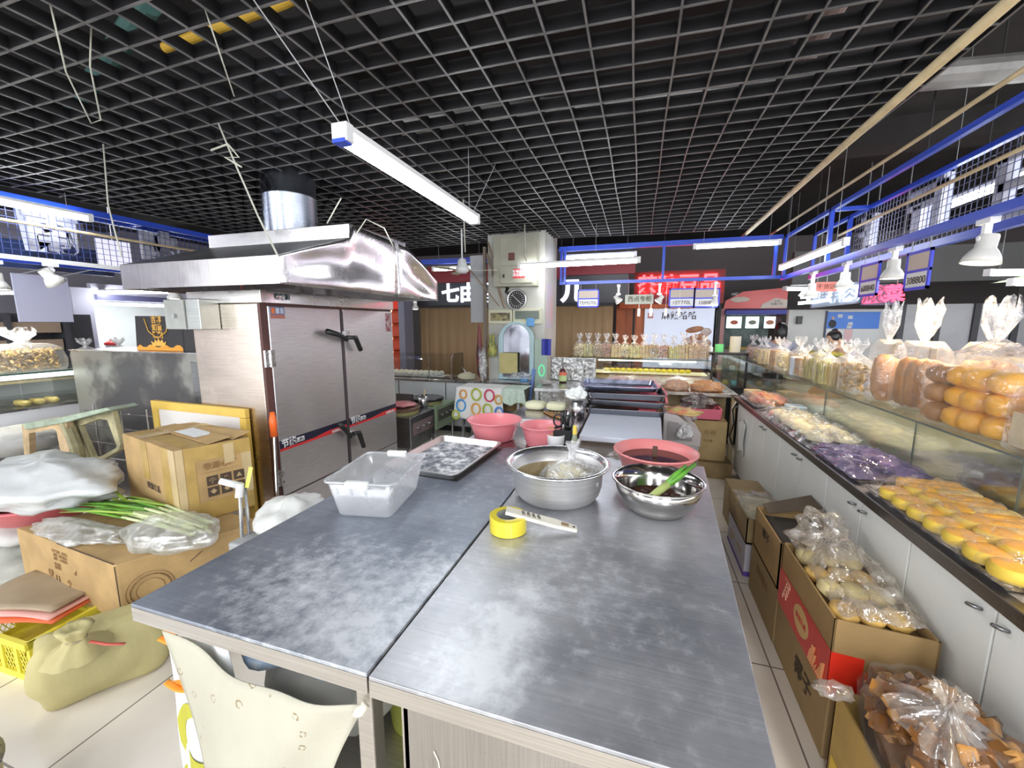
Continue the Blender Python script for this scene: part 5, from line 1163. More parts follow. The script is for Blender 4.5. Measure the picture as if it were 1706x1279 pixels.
# ================================================================== table under the circle-patterned cloth
t = wthing('side_table', 'small side table covered by cloths in front of the pillar', 'table', (-1.6, 4.5, 0))
obj('table_top', MB().box(-1.97, -1.22, 4.28, 4.62, .745, .77), SSD, t)
for x in (-1.94, -1.26):
    for y in (4.31, 4.58): obj('leg', MB().box(x-.015, x+.015, y-.015, y+.015, 0, .744), SSD, t)
obj('shelf', MB().box(-1.95, -1.25, 4.3, 4.6, .3, .32), SSD, t)
obj('box', MB().box(-1.72, -1.5, 4.33, 4.5, .321, .45), GREYM, label='small grey box on the shelf of the cloth-covered side table', cat='box', bev=.004)
def drape(x0, x1, y0, y1, z, drop, name, label, mat, scal=.05, slant=0):
    def f(u, v):
        x = x0+(x1-x0)*u
        if v < .4: return Vector((x, y1+(y0-y1)*v/.4, z+.003))
        k = (v-.4)/.6; d = drop*(1-scal*math.sin(u*math.pi*3+1)-slant*u)
        return Vector((x+(u-.5)*.08*k, y0-.012-.03*k+.014*math.sin(u*24)*k, z+.003-d*k))
    return obj(name, MB().sheet(f, 40, 22), mat, smooth=True, solid=.003, label=label, cat='cloth')
c1 = drape(-1.99, -1.44, 4.262, 4.6, .775, .38, 'patterned_cloth', 'white cloth with coloured circles over the side table', M('white_cotton2', (.78, .78, .76), .8), .06, .22)
for i, (x, z, r_, c) in enumerate([(-1.90, .70, .04, (.75, .35, .1)), (-1.74, .705, .055, (.42, .5, .05)), (-1.58, .70, .055, (.62, .06, .14)), (-1.925, .57, .055, (.06, .32, .75)), (-1.74, .54, .052, (.8, .42, .08)), (-1.60, .54, .052, (.45, .55, .06)), (-1.46, .52, .045, (.08, .25, .7)), (-1.99, .46, .04, (.5, .6, .08)), (-1.47, .66, .04, (.7, .4, .1))]):
    yy = 4.246-.03*min(1, (.775-z)/.35)
    obj('circle_print', MB().tube([(x+r_*math.cos(a), yy-.012, z+r_*1.2*math.sin(a)) for a in [2*math.pi*k/24 for k in range(24)]], .010, 6, closed=True, flat=.5), M('circle_%d' % i, c, .8), c1, smooth=True)
drape(-1.43, -1.18, 4.262, 4.6, .776, .15, 'patterned_cloth', 'pale green cloth over the right end of the side table', M('pale_green_cloth', (.56, .68, .58), .8, var=.12, vs=30), .15, -.1)

# ================================================================== second table beyond the work tables
t = wthing('prep_table', 'low reflective prep table beyond the paired work tables', 'table', (-.68, 2.75, 0))
obj('table_top', slab_poly(MB(), [(-1.0, 2.16), (-.35, 2.16), (-.35, 3.38), (-.93, 3.38)], .75, .795), steel('prep_steel', (.42, .36, .38), .22, brush=(1, 60, 1)), t, bev=.003)
for x, y in ((-.95, 2.2), (-.4, 2.2), (-.4, 3.33), (-.9, 3.33)): obj('leg', MB().box(x-.02, x+.02, y-.02, y+.02, 0, .749), SSD, t)
PK = M('pink_translucent', (.92, .30, .34), .3, spec=.5, trans=.25)
def pink_bowl(c, r, h, label, mat=PK, group='pink plastic bowls', fill=None):
    t = thing('plastic_bowl', label, 'bowl', c, 0, group)
    obj('bowl_body', MB().lathe([(0, 0), (r*.66, 0), (r*.70, .006), (r*.86, h*.7), (r*.96, h*.93), (r, h*.96), (r*1.0, h), (r*.95, h), (r*.83, h*.72), (r*.66, .01), (0, .006)], n=44), mat, t, smooth=True)
    if fill: obj('contents', MB().lathe([(0, .012), (r*.60, .012), (r*.66, .03), (0, .035)], n=30), M('orange_batter', (.8, .28, .04), .5), t, smooth=True)
    return t
pink_bowl((-.83, 2.31, .7965), .17, .125, 'pink plastic bowl behind the flour-dusted tray', fill=1)
pink_bowl((-.52, 2.27, .7965), .13, .12, 'smaller pink plastic bowl beside the black utensil holder', fill=1)
obj('cutting_board', MB().box(-.09, .09, -.045, .045, 0, .016), WHITE, label='small white board on the prep table', cat='board', bev=.004).location = (-.77, 2.76, .7965)
for i, (x, y, lb) in enumerate([(-.80, 3.25, 'left'), (-.62, 3.25, 'right')]):
    obj('folded_towel', MB().blob((x, y, .83), (.085, .07, .034), .15, 2, i, power=.6, flat=.033), M('towel_cream', (.72, .72, .5), .8), smooth=True, label='cream folded towel at the far end of the prep table, the %s one' % lb, cat='towel', group='towels on the prep table')
for i in range(6):
    obj('cinnamon_stick', MB().cyl((-.70+.03*i, 3.13, .803), (-.60+.02*i, 2.98-.015*i, .806+.004*(i % 2)), .008, n=7), M('stick_brown', (.4, .22, .08), .7), label='%s brown stick from the left in the heap before the folded towels' % ORD[i], cat='stick', group='brown sticks on the prep table')
t = wthing('utensil_holder', 'black utensil holder with scissors and tongs on the prep table', 'holder', (-.375, 2.22, .7965))
obj('holder', loft(MB(), [[(p[0]-.385, p[1]+2.22, .7965) for p in rrect(.05, .035, .01)], [(p[0]-.385, p[1]+2.22, .915) for p in rrect(.055, .04, .01)], [(p[0]-.385, p[1]+2.22, .915) for p in rrect(.05, .035, .008)], [(p[0]-.385, p[1]+2.22, .81) for p in rrect(.046, .031, .008)]]), BLACK, t, smooth=False)
for s_ in (-1, 1): obj('scissor_loop', MB().tube([(-.385+s_*.030+.026*math.cos(a), 2.22, .96+.035*math.sin(a)) for a in [2*math.pi*k/18 for k in range(18)]], .005, 6, closed=True), BLACK, t, smooth=True)
obj('scissor_blades', MB().tube([(-.385, 2.22, .94), (-.385, 2.22, .82)], .009, 6, flat=.4), SST, t)
for k in range(4): obj('utensil_handle', MB().tube([(-.40+.012*k, 2.23, .85), (-.395+.012*k, 2.235, .97), (-.39+.016*k, 2.22, 1.01)], [.006, .008, .007], 7), BLACK if k != 2 else SST, t, smooth=True)
t = wthing('paper_cup_stack', 'white tub with crumpled wrap beside the utensil holder', 'tub', (-.44, 2.17, .7965))
obj('tub', MB().lathe([(0, 0), (.045, 0), (.052, .085), (.054, .09), (.050, .09), (.04, .01), (0, .01)], (-.42, 2.135+.06, .7965), 28), WHITE, t, smooth=True)
obj('paper_fold', MB().cbox((-.45, 2.19, .90), (.03, .02, .05), (0, .2, .3)), M('paper_tan', (.5, .25, .12), .7), t)
crumple('plastic_bag', Vector((-.40, 2.07, .815)), (.10, .045, .018), FILMH, 71, 'thin clear bag flattened behind the aluminium pot', 'bag', flat=1)
t = wthing('sauce_bottle', 'small glass bottle with a yellow cap beside the utensil holder', 'bottle', (-.31, 2.2, .7965))
obj('bottle', MB().lathe([(0, 0), (.022, 0), (.024, .05), (.012, .09), (.012, .1), (0, .1)], (-.315, 2.19, .7965), 20), M('bottle_glass', (.5, .55, .4), .15, trans=.5), t, smooth=True)
obj('cap', MB().cyl((-.315, 2.19, .897), (-.315, 2.19, .945), .013, .010, 14), M('cap_yellow', (.8, .62, .1), .4), t)
t = wthing('steel_cup', 'steel canister with paper towels beside the baking trays', 'canister', (-.42, 3.05, .7965))
obj('can', MB().lathe([(0, 0), (.05, 0), (.052, .12), (.05, .12), (.046, .01), (0, .01)], (-.42, 3.05, .7965), 24), SST, t, smooth=True)
crumple('paper_towel', Vector((-.43, 3.06, .96)), (.08, .05, .06), M('paper_white', (.75, .78, .76), .7, bump=.3, bs=30), 73, par=t)

# chest freezer with white lid
t = wthing('chest_freezer', 'chest freezer with a bright white lid beyond the work tables', 'freezer', (-.08, 3.0, 0))
obj('lid', slab_poly(MB(), [(-.325, 2.45), (.16, 2.45), (.20, 3.6), (-.34, 3.6)], .785, .82), M('lid_white', (.72, .75, .86), .22), t, bev=.006)
obj('body', slab_poly(MB(), [(-.31, 2.47), (.145, 2.47), (.18, 3.58), (-.32, 3.58)], .1, .784), M('freezer_body', (.16, .12, .09), .6, var=.3, vs=6), t)
obj('trim_strip', MB().box(-.31, .145, 2.462, 2.469, .70, .735), M('trim_brown', (.3, .22, .14), .6), t)
obj('base', MB().box(-.3, .14, 2.5, 3.55, 0, .1), DARK, t)
crumple('snack_packet', Vector((-.02, 2.18, .80)), (.11, .07, .022), M('packet_dark', (.16, .12, .12), .3, col2=(.45, .38, .3), vs=20), 75, 'small printed packet behind the steel bowl', 'packet', flat=1)
obj('small_shelf', MB().box(-.3, .33, 2.15, 2.43, .70, .775), M('shelf_wood_dark', (.15, .11, .08), .6, var=.3), label='dark wooden ledge between the work table and the freezer', cat='shelf').location.z = 0
obj('ledge_support', MB().box(-.28, .3, 2.17, 2.41, 0, .699), M('shelf_wood_dark2', (.12, .09, .07), .6), label='dark cupboard under the wooden ledge before the freezer', cat='cupboard')

# trays on the freezer
DT = steel('dark_tray', (.30, .31, .34), .3); 
for i, (z, x, y, rz, mt) in enumerate([(.822, -.09, 3.28, 1, DT), (.885, -.07, 3.30, -2, DT), (.945, -.085, 3.27, 2, DT)]):
    t = thing('baking_tray', 'dark baking tray on the freezer lid, ' + ['lowest', 'second from the bottom', 'third from the bottom'][i]+' of the stack', 'tray', (x, y, z), R(rz), 'stacked baking trays')
    obj('pan', tray_mesh(.285, .20, .045, .018), mt, t); obj('dark_liner', MB().box(-.25, .25, -.17, .17, .005, .012), BLACK, t)
    obj('pink_sheet', MB().box(.11, .235, -.14, .12, .0125, .038-.004*i), M('pink_sheet', (.80, .12, .18), .5), t)
t = thing('baking_tray', 'upturned bluish baking tray on top of the stack on the freezer', 'tray', (-.13, 3.28, 1.005), R(3), 'stacked baking trays')
obj('pan', tray_mesh(.27, .20, .035, .018), steel('blue_tray', (.42, .45, .6), .25), t)
crumple('plastic_bag', Vector((-.44, 3.4, .93)), (.06, .05, .10), FILMH, 77, 'crumpled clear bag hanging beside the baking tray stack', 'bag', flat=None if False else 1)

# third pink bowl at the far right of the work table
PKO = M('pink_basin', (.80, .26, .26), .4)
t = pink_bowl((.095, 1.905, .8015), .185, .13, 'large pink plastic basin of dark sauce behind the steel bowl', PKO)
obj('dark_sauce', MB().lathe([(0, .088), (.12, .088), (.155, .088)], n=40), M('dark_soy', (.07, .03, .02), .12), t, smooth=True)
obj('ladle_end', MB().cbox((.0, .02, .115), (.022, .016, .05)), M('dark_wood_block', (.10, .05, .03), .6), t, bev=.003)

# right of the freezer: sealer, pink crate, cartons, shelf
t = wthing('sealing_machine', 'grey angular bag sealing machine at the right side of the freezer', 'machine', (.36, 3.3, 0))
GM = M('machine_grey', (.36, .33, .33), .4, metal=.3)
obj('machine_body', MB().prism([(.2, .62), (.2, .86), (.30, .84), (.46, .72), (.46, .62)], (0, .32, 0), (0, 3.1, 0)), GM, t, bev=.006)
obj('inner_panel', MB().prism([(.23, .66), (.23, .80), (.30, .79), (.40, .71), (.40, .66)], (0, -.006, 0), (0, 3.0995, 0)), M('machine_dark', (.2, .18, .18), .4), t)
obj('stand', MB().box(.22, .45, 3.12, 3.4, 0, .619), SSD, t)
crumple('snack_packet', Vector((.33, 3.25, .845)), (.12, .10, .03), M('packet_red', (.6, .2, .12), .4, col2=(.6, .55, .2), vs=16), 79, 'red and yellow packets on top of the sealing machine', 'packet', flat=.8)
crumple('plastic_bag', Vector((.35, 3.05, .72)), (.05, .03, .07), FILMH, 80, 'small white plastic bag hanging on the sealing machine', 'bag')
t = wthing('plastic_crate', 'pink crate of dark bags on the carton under the rear counter', 'crate', (.62, 4.35, .56))
obj('crate', loft(MB(), [[(p[0]+.63, p[1]+4.4, .575) for p in rrect(.17, .12, .02)], [(p[0]+.63, p[1]+4.4, .675) for p in rrect(.18, .13, .02)], [(p[0]+.63, p[1]+4.4, .675) for p in rrect(.165, .115, .02)], [(p[0]+.63, p[1]+4.4, .585) for p in rrect(.16, .11, .02)]]), M('crate_pink', (.72, .16, .24), .4), t)
crumple('dark_bag', Vector((.60, 4.4, .70)), (.15, .10, .085), film('dark_film', tint=(.5, .4, .38), clear=.35, rough=.15, crinkle=.9, cs=24, haze=(.25, .17, .15)), 81, 'dark glossy plastic bag in the pink crate', 'bag', flat=.9)
crumple('plastic_bag', Vector((.5, 4.2, .60)), (.07, .05, .06), FILMH, 82, 'white plastic bag in front of the pink crate', 'bag')
t, f, pl = carton('cardboard_carton', 'brown carton with faint print under the rear counter', (.56, 4.28), (.56, 4.6), (.86, 4.28), .16, .56, M('kraft_mid', (.42, .30, .14), .8, var=.15), 'cartons under the rear counter')
ftext(t, f, 'R', .15, .28, '旺·旺', .05, BRN); ftext(t, f, 'R', .15, .2, '净含量：', .03, BRN)
obj('pallet', MB().box(.5, .92, 4.22, 4.5, .0, .155), M('pallet_wood', (.32, .22, .1), .7, var=.2), label='wooden base under the brown carton at the rear', cat='pallet')

# ================================================================== rear counters
t = wthing('rear_counter', 'stainless rear counter carrying trays of wrapped food', 'counter', (.3, 4.9, 0))
obj('counter_top', MB().box(-.36, .98, 4.5, 5.46, .765, .80), steel('rear_top', (.55, .5, .45), .3), t, bev=.003)
obj('back_board', MB().box(-.34, .96, 4.95, 4.97, .05, .764), M('board_tan', (.36, .28, .16), .7, var=.2), t)
for x in (-.33, .95): obj('leg', MB().box(x-.02, x+.02, 4.52, 4.56, 0, .764), M('leg_wood', (.5, .4, .22), .6), t)
t = wthing('sink_counter', 'stainless sink counter with a tap at the right of the pillar', 'sink', (-.72, 4.6, 0))
obj('sink_top', MB().box(-1.08, -.38, 4.3, 4.98, .765, .80), SST, t, bev=.003)
obj('basin', MB().box(-.62, -.42, 4.36, 4.7, .60, .764), SSD, t)
obj('basin_rim', MB().box(-.66, -.40, 4.40, 4.74, .8005, .806), SSD, t)
for x in (-1.05, -.41): obj('leg', MB().box(x-.018, x+.018, 4.32, 4.36, 0, .764), SSD, t)
obj('front_film', MB().sheet(lambda u, v: Vector((-1.03+.6*u, 4.345+.01*math.sin(u*30+v*5), .76-.3*v)), 30, 8), FILMH, t, smooth=True)
obj('tap', MB().tube([(-.60, 4.86, .80), (-.60, 4.86, .98), (-.595, 4.84, 1.0), (-.59, 4.80, 1.005), (-.588, 4.77, .99), (-.588, 4.765, .96)], .012, 8), SST, t, smooth=True)
obj('splash_film', MB().sheet(lambda u, v: Vector((-1.04+.56*u, 5.0+.010*noise.noise(Vector((u*26, v*7, 3))), .80+.29*v)), 40, 20), film('foil_film', clear=.12, rough=.3, crinkle=1, cs=14, haze=(.42, .45, .45), streak=.3), smooth=True, solid=.004, label='wrinkled film splash guard behind the sink', cat='splash guard')
t = wthing('soap_bottle', 'red and green soap pump bottle beside the tap', 'bottle', (-.85, 4.8, .801))
obj('bottle', MB().lathe([(0, 0), (.042, 0), (.044, .13), (.03, .16), (.014, .175), (0, .175)], (-.85, 4.8, .801), 22, sy=.7), M('bottle_dark', (.08, .02, .02), .2), t, smooth=True)
obj('label_band', MB().lathe([(.0455, .02), (.0455, .12)], (-.85, 4.8, .801), 22, sy=.7), M('label_green', (.5, .65, .28), .4), t)
obj('red_band', MB().lathe([(.0458, .09), (.0458, .13)], (-.85, 4.8, .801), 22, sy=.7), M('label_orange', (.75, .15, .08), .4), t)
obj('pump', MB().tube([(-.85, 4.8, .976), (-.85, 4.8, 1.02), (-.87, 4.8, 1.025)], .006, 6), BLACK, t)
crumple('wet_cloth', Vector((-1.0, 4.6, .825)), (.07, .05, .028), M('cloth_grey', (.4, .38, .36), .8), 85, 'grey wet cloth at the left end of the sink', 'cloth', flat=.8)

# trays of wrapped food on the rear counter
FOODS = [((-.20, 4.75), .22, 'pink wrapped pastries', (.75, .35, .35), (.8, .6, .5), 'leftmost'), ((.12, 4.78), .2, 'pale wrapped pastries', (.8, .72, .6), (.75, .5, .4), 'second from the left'),
         ((.42, 4.72), .16, 'brown noodle pastries', (.55, .26, .12), (.7, .4, .2), 'third from the left'), ((.72, 4.72), .19, 'orange twisted pastries', (.8, .36, .07), (.6, .22, .05), 'rightmost')]
for i, ((x, y), r_, nm, c1_, c2_, pos) in enumerate(FOODS):
    t = wthing('wrapped_food', 'film-wrapped mound of %s, %s on the rear counter' % (nm, pos), 'food', (x, y, .80), 'wrapped mounds on the rear counter')
    obj('pastries', MB().blob((x, y, .833), (r_*.8, .17, .065), .35, 4, i+90, 26, 14, flat=.03), M('pastry_%d' % i, c1_, .6, col2=c2_, vs=26, bump=.6, bs=50), t, smooth=True, kind='stuff')
    obj('film', MB().blob((x, y, .835), (r_*.86, .19, .075), .3, 3, i+95, 26, 14, flat=.032), FILM, t, smooth=True)

# rear display case with yellow cakes, snack bags on top
def glass_case(name, label, x0, x1, y0, y1, z0, z1):
    t = wthing(name, label, 'display case', ((x0+x1)/2, (y0+y1)/2, z0)); g = .003
    obj('front_glass', MB().box(x0, x1, y0, y0+g, z0, z1), GLASS, t)
    obj('top_glass', MB().box(x0, x1, y0, y1, z1, z1+.006), GLASS, t)
    for X in (x0, x1): obj('side_glass', MB().box(X, X+g, y0, y1, z0, z1), GLASS, t)
    obj('top_edge', MB().box(x0, x1, y0-.004, y0+.004, z1, z1+.008), M('glass_edge', (.06, .12, .1), .2), t); return t
glass_case('glass_case', 'long glass case of yellow cakes behind the rear counter', -.92, .86, 5.48, 5.95, .80, 1.045)
obj('cupboard', MB().box(-1.06, .87, 5.47, 5.97, 0, .795), M('base_tan', (.34, .27, .18), .6), label='cupboard base under the long rear glass case', cat='cupboard')
CK = M('cake_yellow', (.82, .70, .06), .6, var=.15, vs=18)
cake = obj('yellow_cake', MB().blob((0, 0, .024), (.038, .05, .024), .12, 2, 4, 12, 8, power=.7), CK, smooth=True, cat='cake', group='yellow cakes in the rear case', label='yellow cake in the long rear glass case')
for i in range(15):
    q = cake if i == 0 else cake.copy()
    if i: COL.objects.link(q)
    q.location = (-.40+.073*i, 5.6, .871); q['label'] = '%s yellow cake from the left in the long rear glass case' % ORD[i]
obj('cake_shelf', MB().box(-.9, .84, 5.52, 5.8, .855, .868), glow('case_shelf_light', (1, .86, .5), .5), label='lit shelf of the long rear glass case', cat='shelf')
obj('case_carton', MB().box(-.82, -.55, 5.56, 5.8, .801, 1.03), KRAFT, label='brown carton inside the left end of the rear glass case', cat='carton')
strip = wthing('case_light', 'thin warm light strip under the lid of the rear glass case', 'light', (-.02, 5.5, 1.03)); obj('strip', MB().box(-.5, .7, 5.5, 5.51, 1.02, 1.035), glow('case_strip', (1, .85, .6), 5), strip)

# ------------------------------------------------------------------ snack bags
def bag_film(mb, w, d, h, seed, neck=.72, flare=1, n=30, tw=.018):
    """plastic bag: boxy body, gathered neck, ruffled top"""
    prof = [(0, .0, 1), (.5, .0, 1), (.96, .004, 1), (1.0, .03*1, 1), (1.03, .25, 1), (1.02, .45, 1), (.92, .56, 1), (.62, .65, 1), (.25, neck, 0), (tw/w*1.2, neck+.04, 0), (.28*flare, neck+.10, 2), (.50*flare, neck+.2, 2), (.55*flare, 1.0, 2)]
    b = len(mb.v)
    for (r, z, kd) in prof:
        for k in range(n):
            a = 2*math.pi*k/n; c, s = math.cos(a), math.sin(a); e = .55 if kd == 1 and r > .6 else 1
            c2, s2 = math.copysign(abs(c)**e, c), math.copysign(abs(s)**e, s)
            wb = 1+.07*noise.noise(Vector((c*2+seed, s*2, z*6)))+(0 if kd == 1 and r > .6 else .18*math.sin(a*8+seed+z*4))
            zz = z*h+(0 if kd != 2 or z < .99 else h*.06*math.sin(a*5+seed))
            ddx = .5*w*.25*(z-neck)*math.sin(seed*2.1) if kd == 2 else 0
            mb.v.append((c2*r*w/2*wb+ddx, s2*r*d/2*wb, zz))
    for i in range(len(prof)-1):
        for k in range(n): l = (k+1) % n; mb.f.append((b+i*n+k, b+i*n+l, b+(i+1)*n+l, b+(i+1)*n+k)); mb.mi.append(1 if i >= 7 else 0)
    return mb
SNM = {'stick': M('snack_stick', (.52, .36, .12), .6, var=.3, vs=20), 'green': M('snack_green', (.48, .42, .12), .6, var=.35, vs=20), 'twist': M('snack_twist', (.42, .27, .08), .6, var=.4, vs=16), 'slice': M('snack_slice', (.55, .33, .13), .6, var=.3, vs=16), 'pale': M('snack_pale', (.66, .55, .28), .6, var=.2, vs=16), 'red': M('snack_red', (.45, .18, .08), .6, var=.4, vs=16)}
def snacks(kind, w, d, h, seed, n=1):
    rr = random.Random(seed); mb = MB(); w *= .9; d *= .85
    if kind in ('stick', 'green'):
        for i in range(int(70*n)):
            x = rr.uniform(-w/2, w/2); y = rr.uniform(-d/2, d/2); L = h*rr.uniform(.7, 1); mb.tube([(x, y, .004), (x+rr.uniform(-.01, .01), y, .004+L)], .0065, 5)
    elif kind in ('twist', 'pale', 'red'):
        for i in range(int(90*n)):
            c = Vector((rr.uniform(-w/2, w/2)*.92, rr.uniform(-d/2, d/2)*.9, .012+rr.random()*(h-.02))); u = Vector((rr.uniform(-1, 1), rr.uniform(-1, 1), rr.uniform(-.6, .6))).normalized()*.02
            mb.tube([c-u, c+Vector((0, 0, .006)), c+u], [.007, .010, .006], 5)
    else:
        k = int(w/.016)
        for i in range(k):
            x = -w/2+.008+i*w/k
            for j in range(2): mb.cbox((x, 0, .01+h*(.25+.5*j)), (.011, d*.9, h*.46), (0, rr.uniform(-.06, .06), 0))
    return mb
PROTO = {}; FILMN = film('neck_film', clear=.5, rough=.12, crinkle=.8, cs=30, haze=(.95, .96, 1), streak=.8)
def snack_bag(kind, loc, w, d, h, label, group, rz=0, seed=1):
    key = (kind, round(w, 2), round(h, 2))
    if key in PROTO: return dup(PROTO[key], loc, rz, label, group, (rnd.uniform(.93, 1.07), 1, rnd.uniform(.92, 1.08)))
    t = thing('snack_bag', label, 'snack bag', loc, rz, group)
    obj('snacks', snacks(kind, w, d, h*.56, seed), SNM[kind], t, kind='stuff')
    obj('bag_film', bag_film(MB(), w, d, h, seed), [FILM, FILMN], t, smooth=True)
    obj('knot', MB().tube([(0, 0, h*.66), (0, 0, h*.74), (0, 0, h*.80)], [w*.13, w*.06, w*.10], 8), FILMH, t, smooth=True)
    PROTO[key] = t; return t
kinds = ['pale', 'green', 'twist', 'red', 'stick', 'pale', 'green', 'stick', 'twist', 'red', 'green', 'stick', 'slice', 'slice']
names = {'pale': 'pale knobbly snacks', 'green': 'greenish sticks', 'twist': 'brown twisted snacks', 'red': 'reddish snacks', 'stick': 'tan sticks', 'slice': 'sliced wafers'}
for i in range(14):
    kd = kinds[i]; x = -.78+i*.122
    snack_bag(kd, (x, 5.68+.015*(i % 2), 1.053), .142, .13, .31, 'bag of %s, %s from the left on the rear glass case' % (names[kd], ORD[i]), 'snack bags on the rear glass case', R((i*37) % 25-12), 100+i)
# black framed cabinet
t = wthing('glass_cabinet', 'black framed glass cabinet at the right end of the rear counter', 'display case', (1.05, 5.8, .6)); x0, x1, y0, y1, z0, z1 = .90, 1.26, 5.56, 5.95, .72, 1.14
obj('frame', MB().box(x0-.02, x1+.02, y0-.01, y1, z1-.02, z1+.005).box(x0-.02, x0, y0-.01, y0+.01, z0, z1).box(x1, x1+.02, y0-.01, y0+.01, z0, z1).box(x0-.02, x0, y1-.02, y1, z0, z1).box(x1, x1+.02, y1-.02, y1, z0, z1).box(x0-.02, x1+.02, y0-.01, y1, z0-.02, z0), BLACK, t)
obj('front_glass', MB().box(x0, x1, y0-.003, y0, z0, z1-.02), GLASS, t)
obj('cabinet_body', MB().box(x0-.02, x1+.02, y0, y1, 0, z0-.021), DARK, t)
obj('shelf', MB().box(x0, x1, y0+.02, y1-.02, .91, .915), GLASS, t)
for i, (x, z, c, l) in enumerate([(.98, .725, (.2, .55, .85), 'blue packet at the lower left'), (1.08, .725, (.8, .6, .2), 'yellow packet at the lower middle'), (1.18, .725, (.25, .7, .8), 'turquoise packet at the lower right'), (1.0, .916, (.7, .6, .45), 'tan packet at the upper left'), (1.15, .916, (.65, .7, .7), 'white packet at the upper right')]):
    obj('packet', MB().blob((x, 5.72, z+.035), (.035, .03, .035), .2, 3, i, 10, 8, power=.6, flat=.034), M('packet_c%d' % i, c, .4), smooth=True, label=l+' of the black framed cabinet', cat='packet', group='packets in the black cabinet')
t = wthing('paper_roll', 'tall cream paper roll on the black framed cabinet', 'paper roll', (1.16, 5.75, 1.146))
obj('roll', MB().lathe([(.02, 0), (.062, 0), (.062, .20), (.02, .20)], (1.17, 5.75, 1.146), 28), M('roll_cream', (.72, .64, .5), .8, bump=.2), t); obj('core', MB().lathe([(.017, .001), (.0195, .001), (.0195, .199), (.017, .199)], (1.17, 5.75, 1.146), 20), KRAFT, t)
t = wthing('tape_roll', 'bright green roll beside the tall paper roll', 'roll', (1.0, 5.75, 1.146))
obj('roll', MB().lathe([(.02, 0), (.05, 0), (.05, .10), (.02, .10)], (.99, 5.75, 1.146), 24), M('roll_green', (.2, .75, .25), .5), t); obj('core', MB().lathe([(.015, .001), (.0195, .001), (.0195, .099), (.015, .099)], (.99, 5.75, 1.146), 20), KRAFT, t)
obj('white_disc', MB().lathe([(0, 0), (.035, .0), (.035, .06), (0, .065)], (.885, 5.75, 1.147), 20), WHITE, label='small white jar at the left edge of the black framed cabinet', cat='jar')
# ================================================================== right counter with cupboard doors
CT = steel('counter_steel', (.34, .33, .33), .34, brush=(60, 1, 1))
DW = M('door_white', (.84, .85, .82), .35, var=.05, vs=2)
t = wthing('serving_counter', 'long counter with white cupboard doors on the right', 'counter', (1.15, 2.1, 0))
obj('worktop', MB().box(.925, 1.96, -.3, 4.42, .757, .80), CT, t, bev=.003)
obj('carcass', MB().box(.985, 1.95, -.28, 4.40, .06, .756), M('carcass_grey', (.4, .4, .38), .5), t)
obj('plinth', MB().box(1.0, 1.9, -.25, 4.38, 0, .06), DARK, t)
ys = [.12, .72, 1.348, 1.72, 2.055, 2.40, 2.78, 3.15, 3.50, 3.86, 4.40]
for i in range(len(ys)-1):
    d = obj('door', MB().box(.965, .984, ys[i]+.004, ys[i+1]-.004, .065, .752), DW, t, bev=.002)
    hy = ys[i+1]-.045 if i % 2 else ys[i]+.045
    h = obj('handle', MB().tube([(.962, hy, .70), (.945, hy, .705), (.943, hy+.02, .70), (.96, hy+.03, .69)], .006, 7), SSD, d, smooth=True)
obj('white_cloth', MB().sheet(lambda u, v: Vector((.955-.012*math.sin(u*9+v*3), 4.02+.26*u, .60-.30*v+.03*math.sin(u*5))), 12, 12), M('cloth_white', (.7, .71, .68), .8), smooth=True, solid=.004, label='white cloth hanging on the far end of the right counter', cat='cloth')
for i, (y, z) in enumerate(((4.46, .5), (4.5, .45))):
    obj('cable', MB().tube([(.97, y, .74), (.93, y, .65), (.96, y+.03, z), (.92, y, z-.12), (.96, y+.02, z-.22)], .006, 6), BLACK if i == 0 else WHITE, smooth=True, label=('black' if i == 0 else 'white')+' cable looped at the far end of the right counter', cat='cable')
t = wthing('glass_case', 'long glass display case on the right counter', 'display case', (1.6, 3.0, .8))
for i, (a, b) in enumerate([(.2, .95), (.955, 1.78), (1.785, 2.35), (2.355, 3.33), (3.335, 4.40), (4.405, 5.95)]):
    obj('front_pane', MB().box(1.27, 1.275, a, b, .802, 1.043), GLASS, t)
    obj('pane_edge', MB().box(1.2695, 1.2755, b+.0005, b+.0045, .802, 1.043), M('glass_edge2', (.14, .17, .16), .2), t)
obj('top_pane', MB().box(1.262, 1.95, .2, 5.95, 1.044, 1.052), GLASS, t)
obj('top_edge', MB().box(1.258, 1.2615, .2, 5.95, 1.044, 1.052), M('glass_edge2', (.14, .17, .16), .2), t)
obj('inner_floor', MB().box(1.28, 1.95, .2, 4.4, .801, .812), M('case_floor', (.5, .48, .46), .3), t)
obj('back_pane', MB().box(1.945, 1.95, .2, 5.95, .812, 1.043), M('case_back_reflection', (.55, .54, .52), .25), t)  # greyish reflection of the front glass put into the back panel's colour
obj('cupboard', MB().box(1.28, 1.95, 4.43, 5.95, 0, .798), M('base_tan2', (.3, .26, .2), .6), label='cupboard under the far end of the right glass case', cat='cupboard')

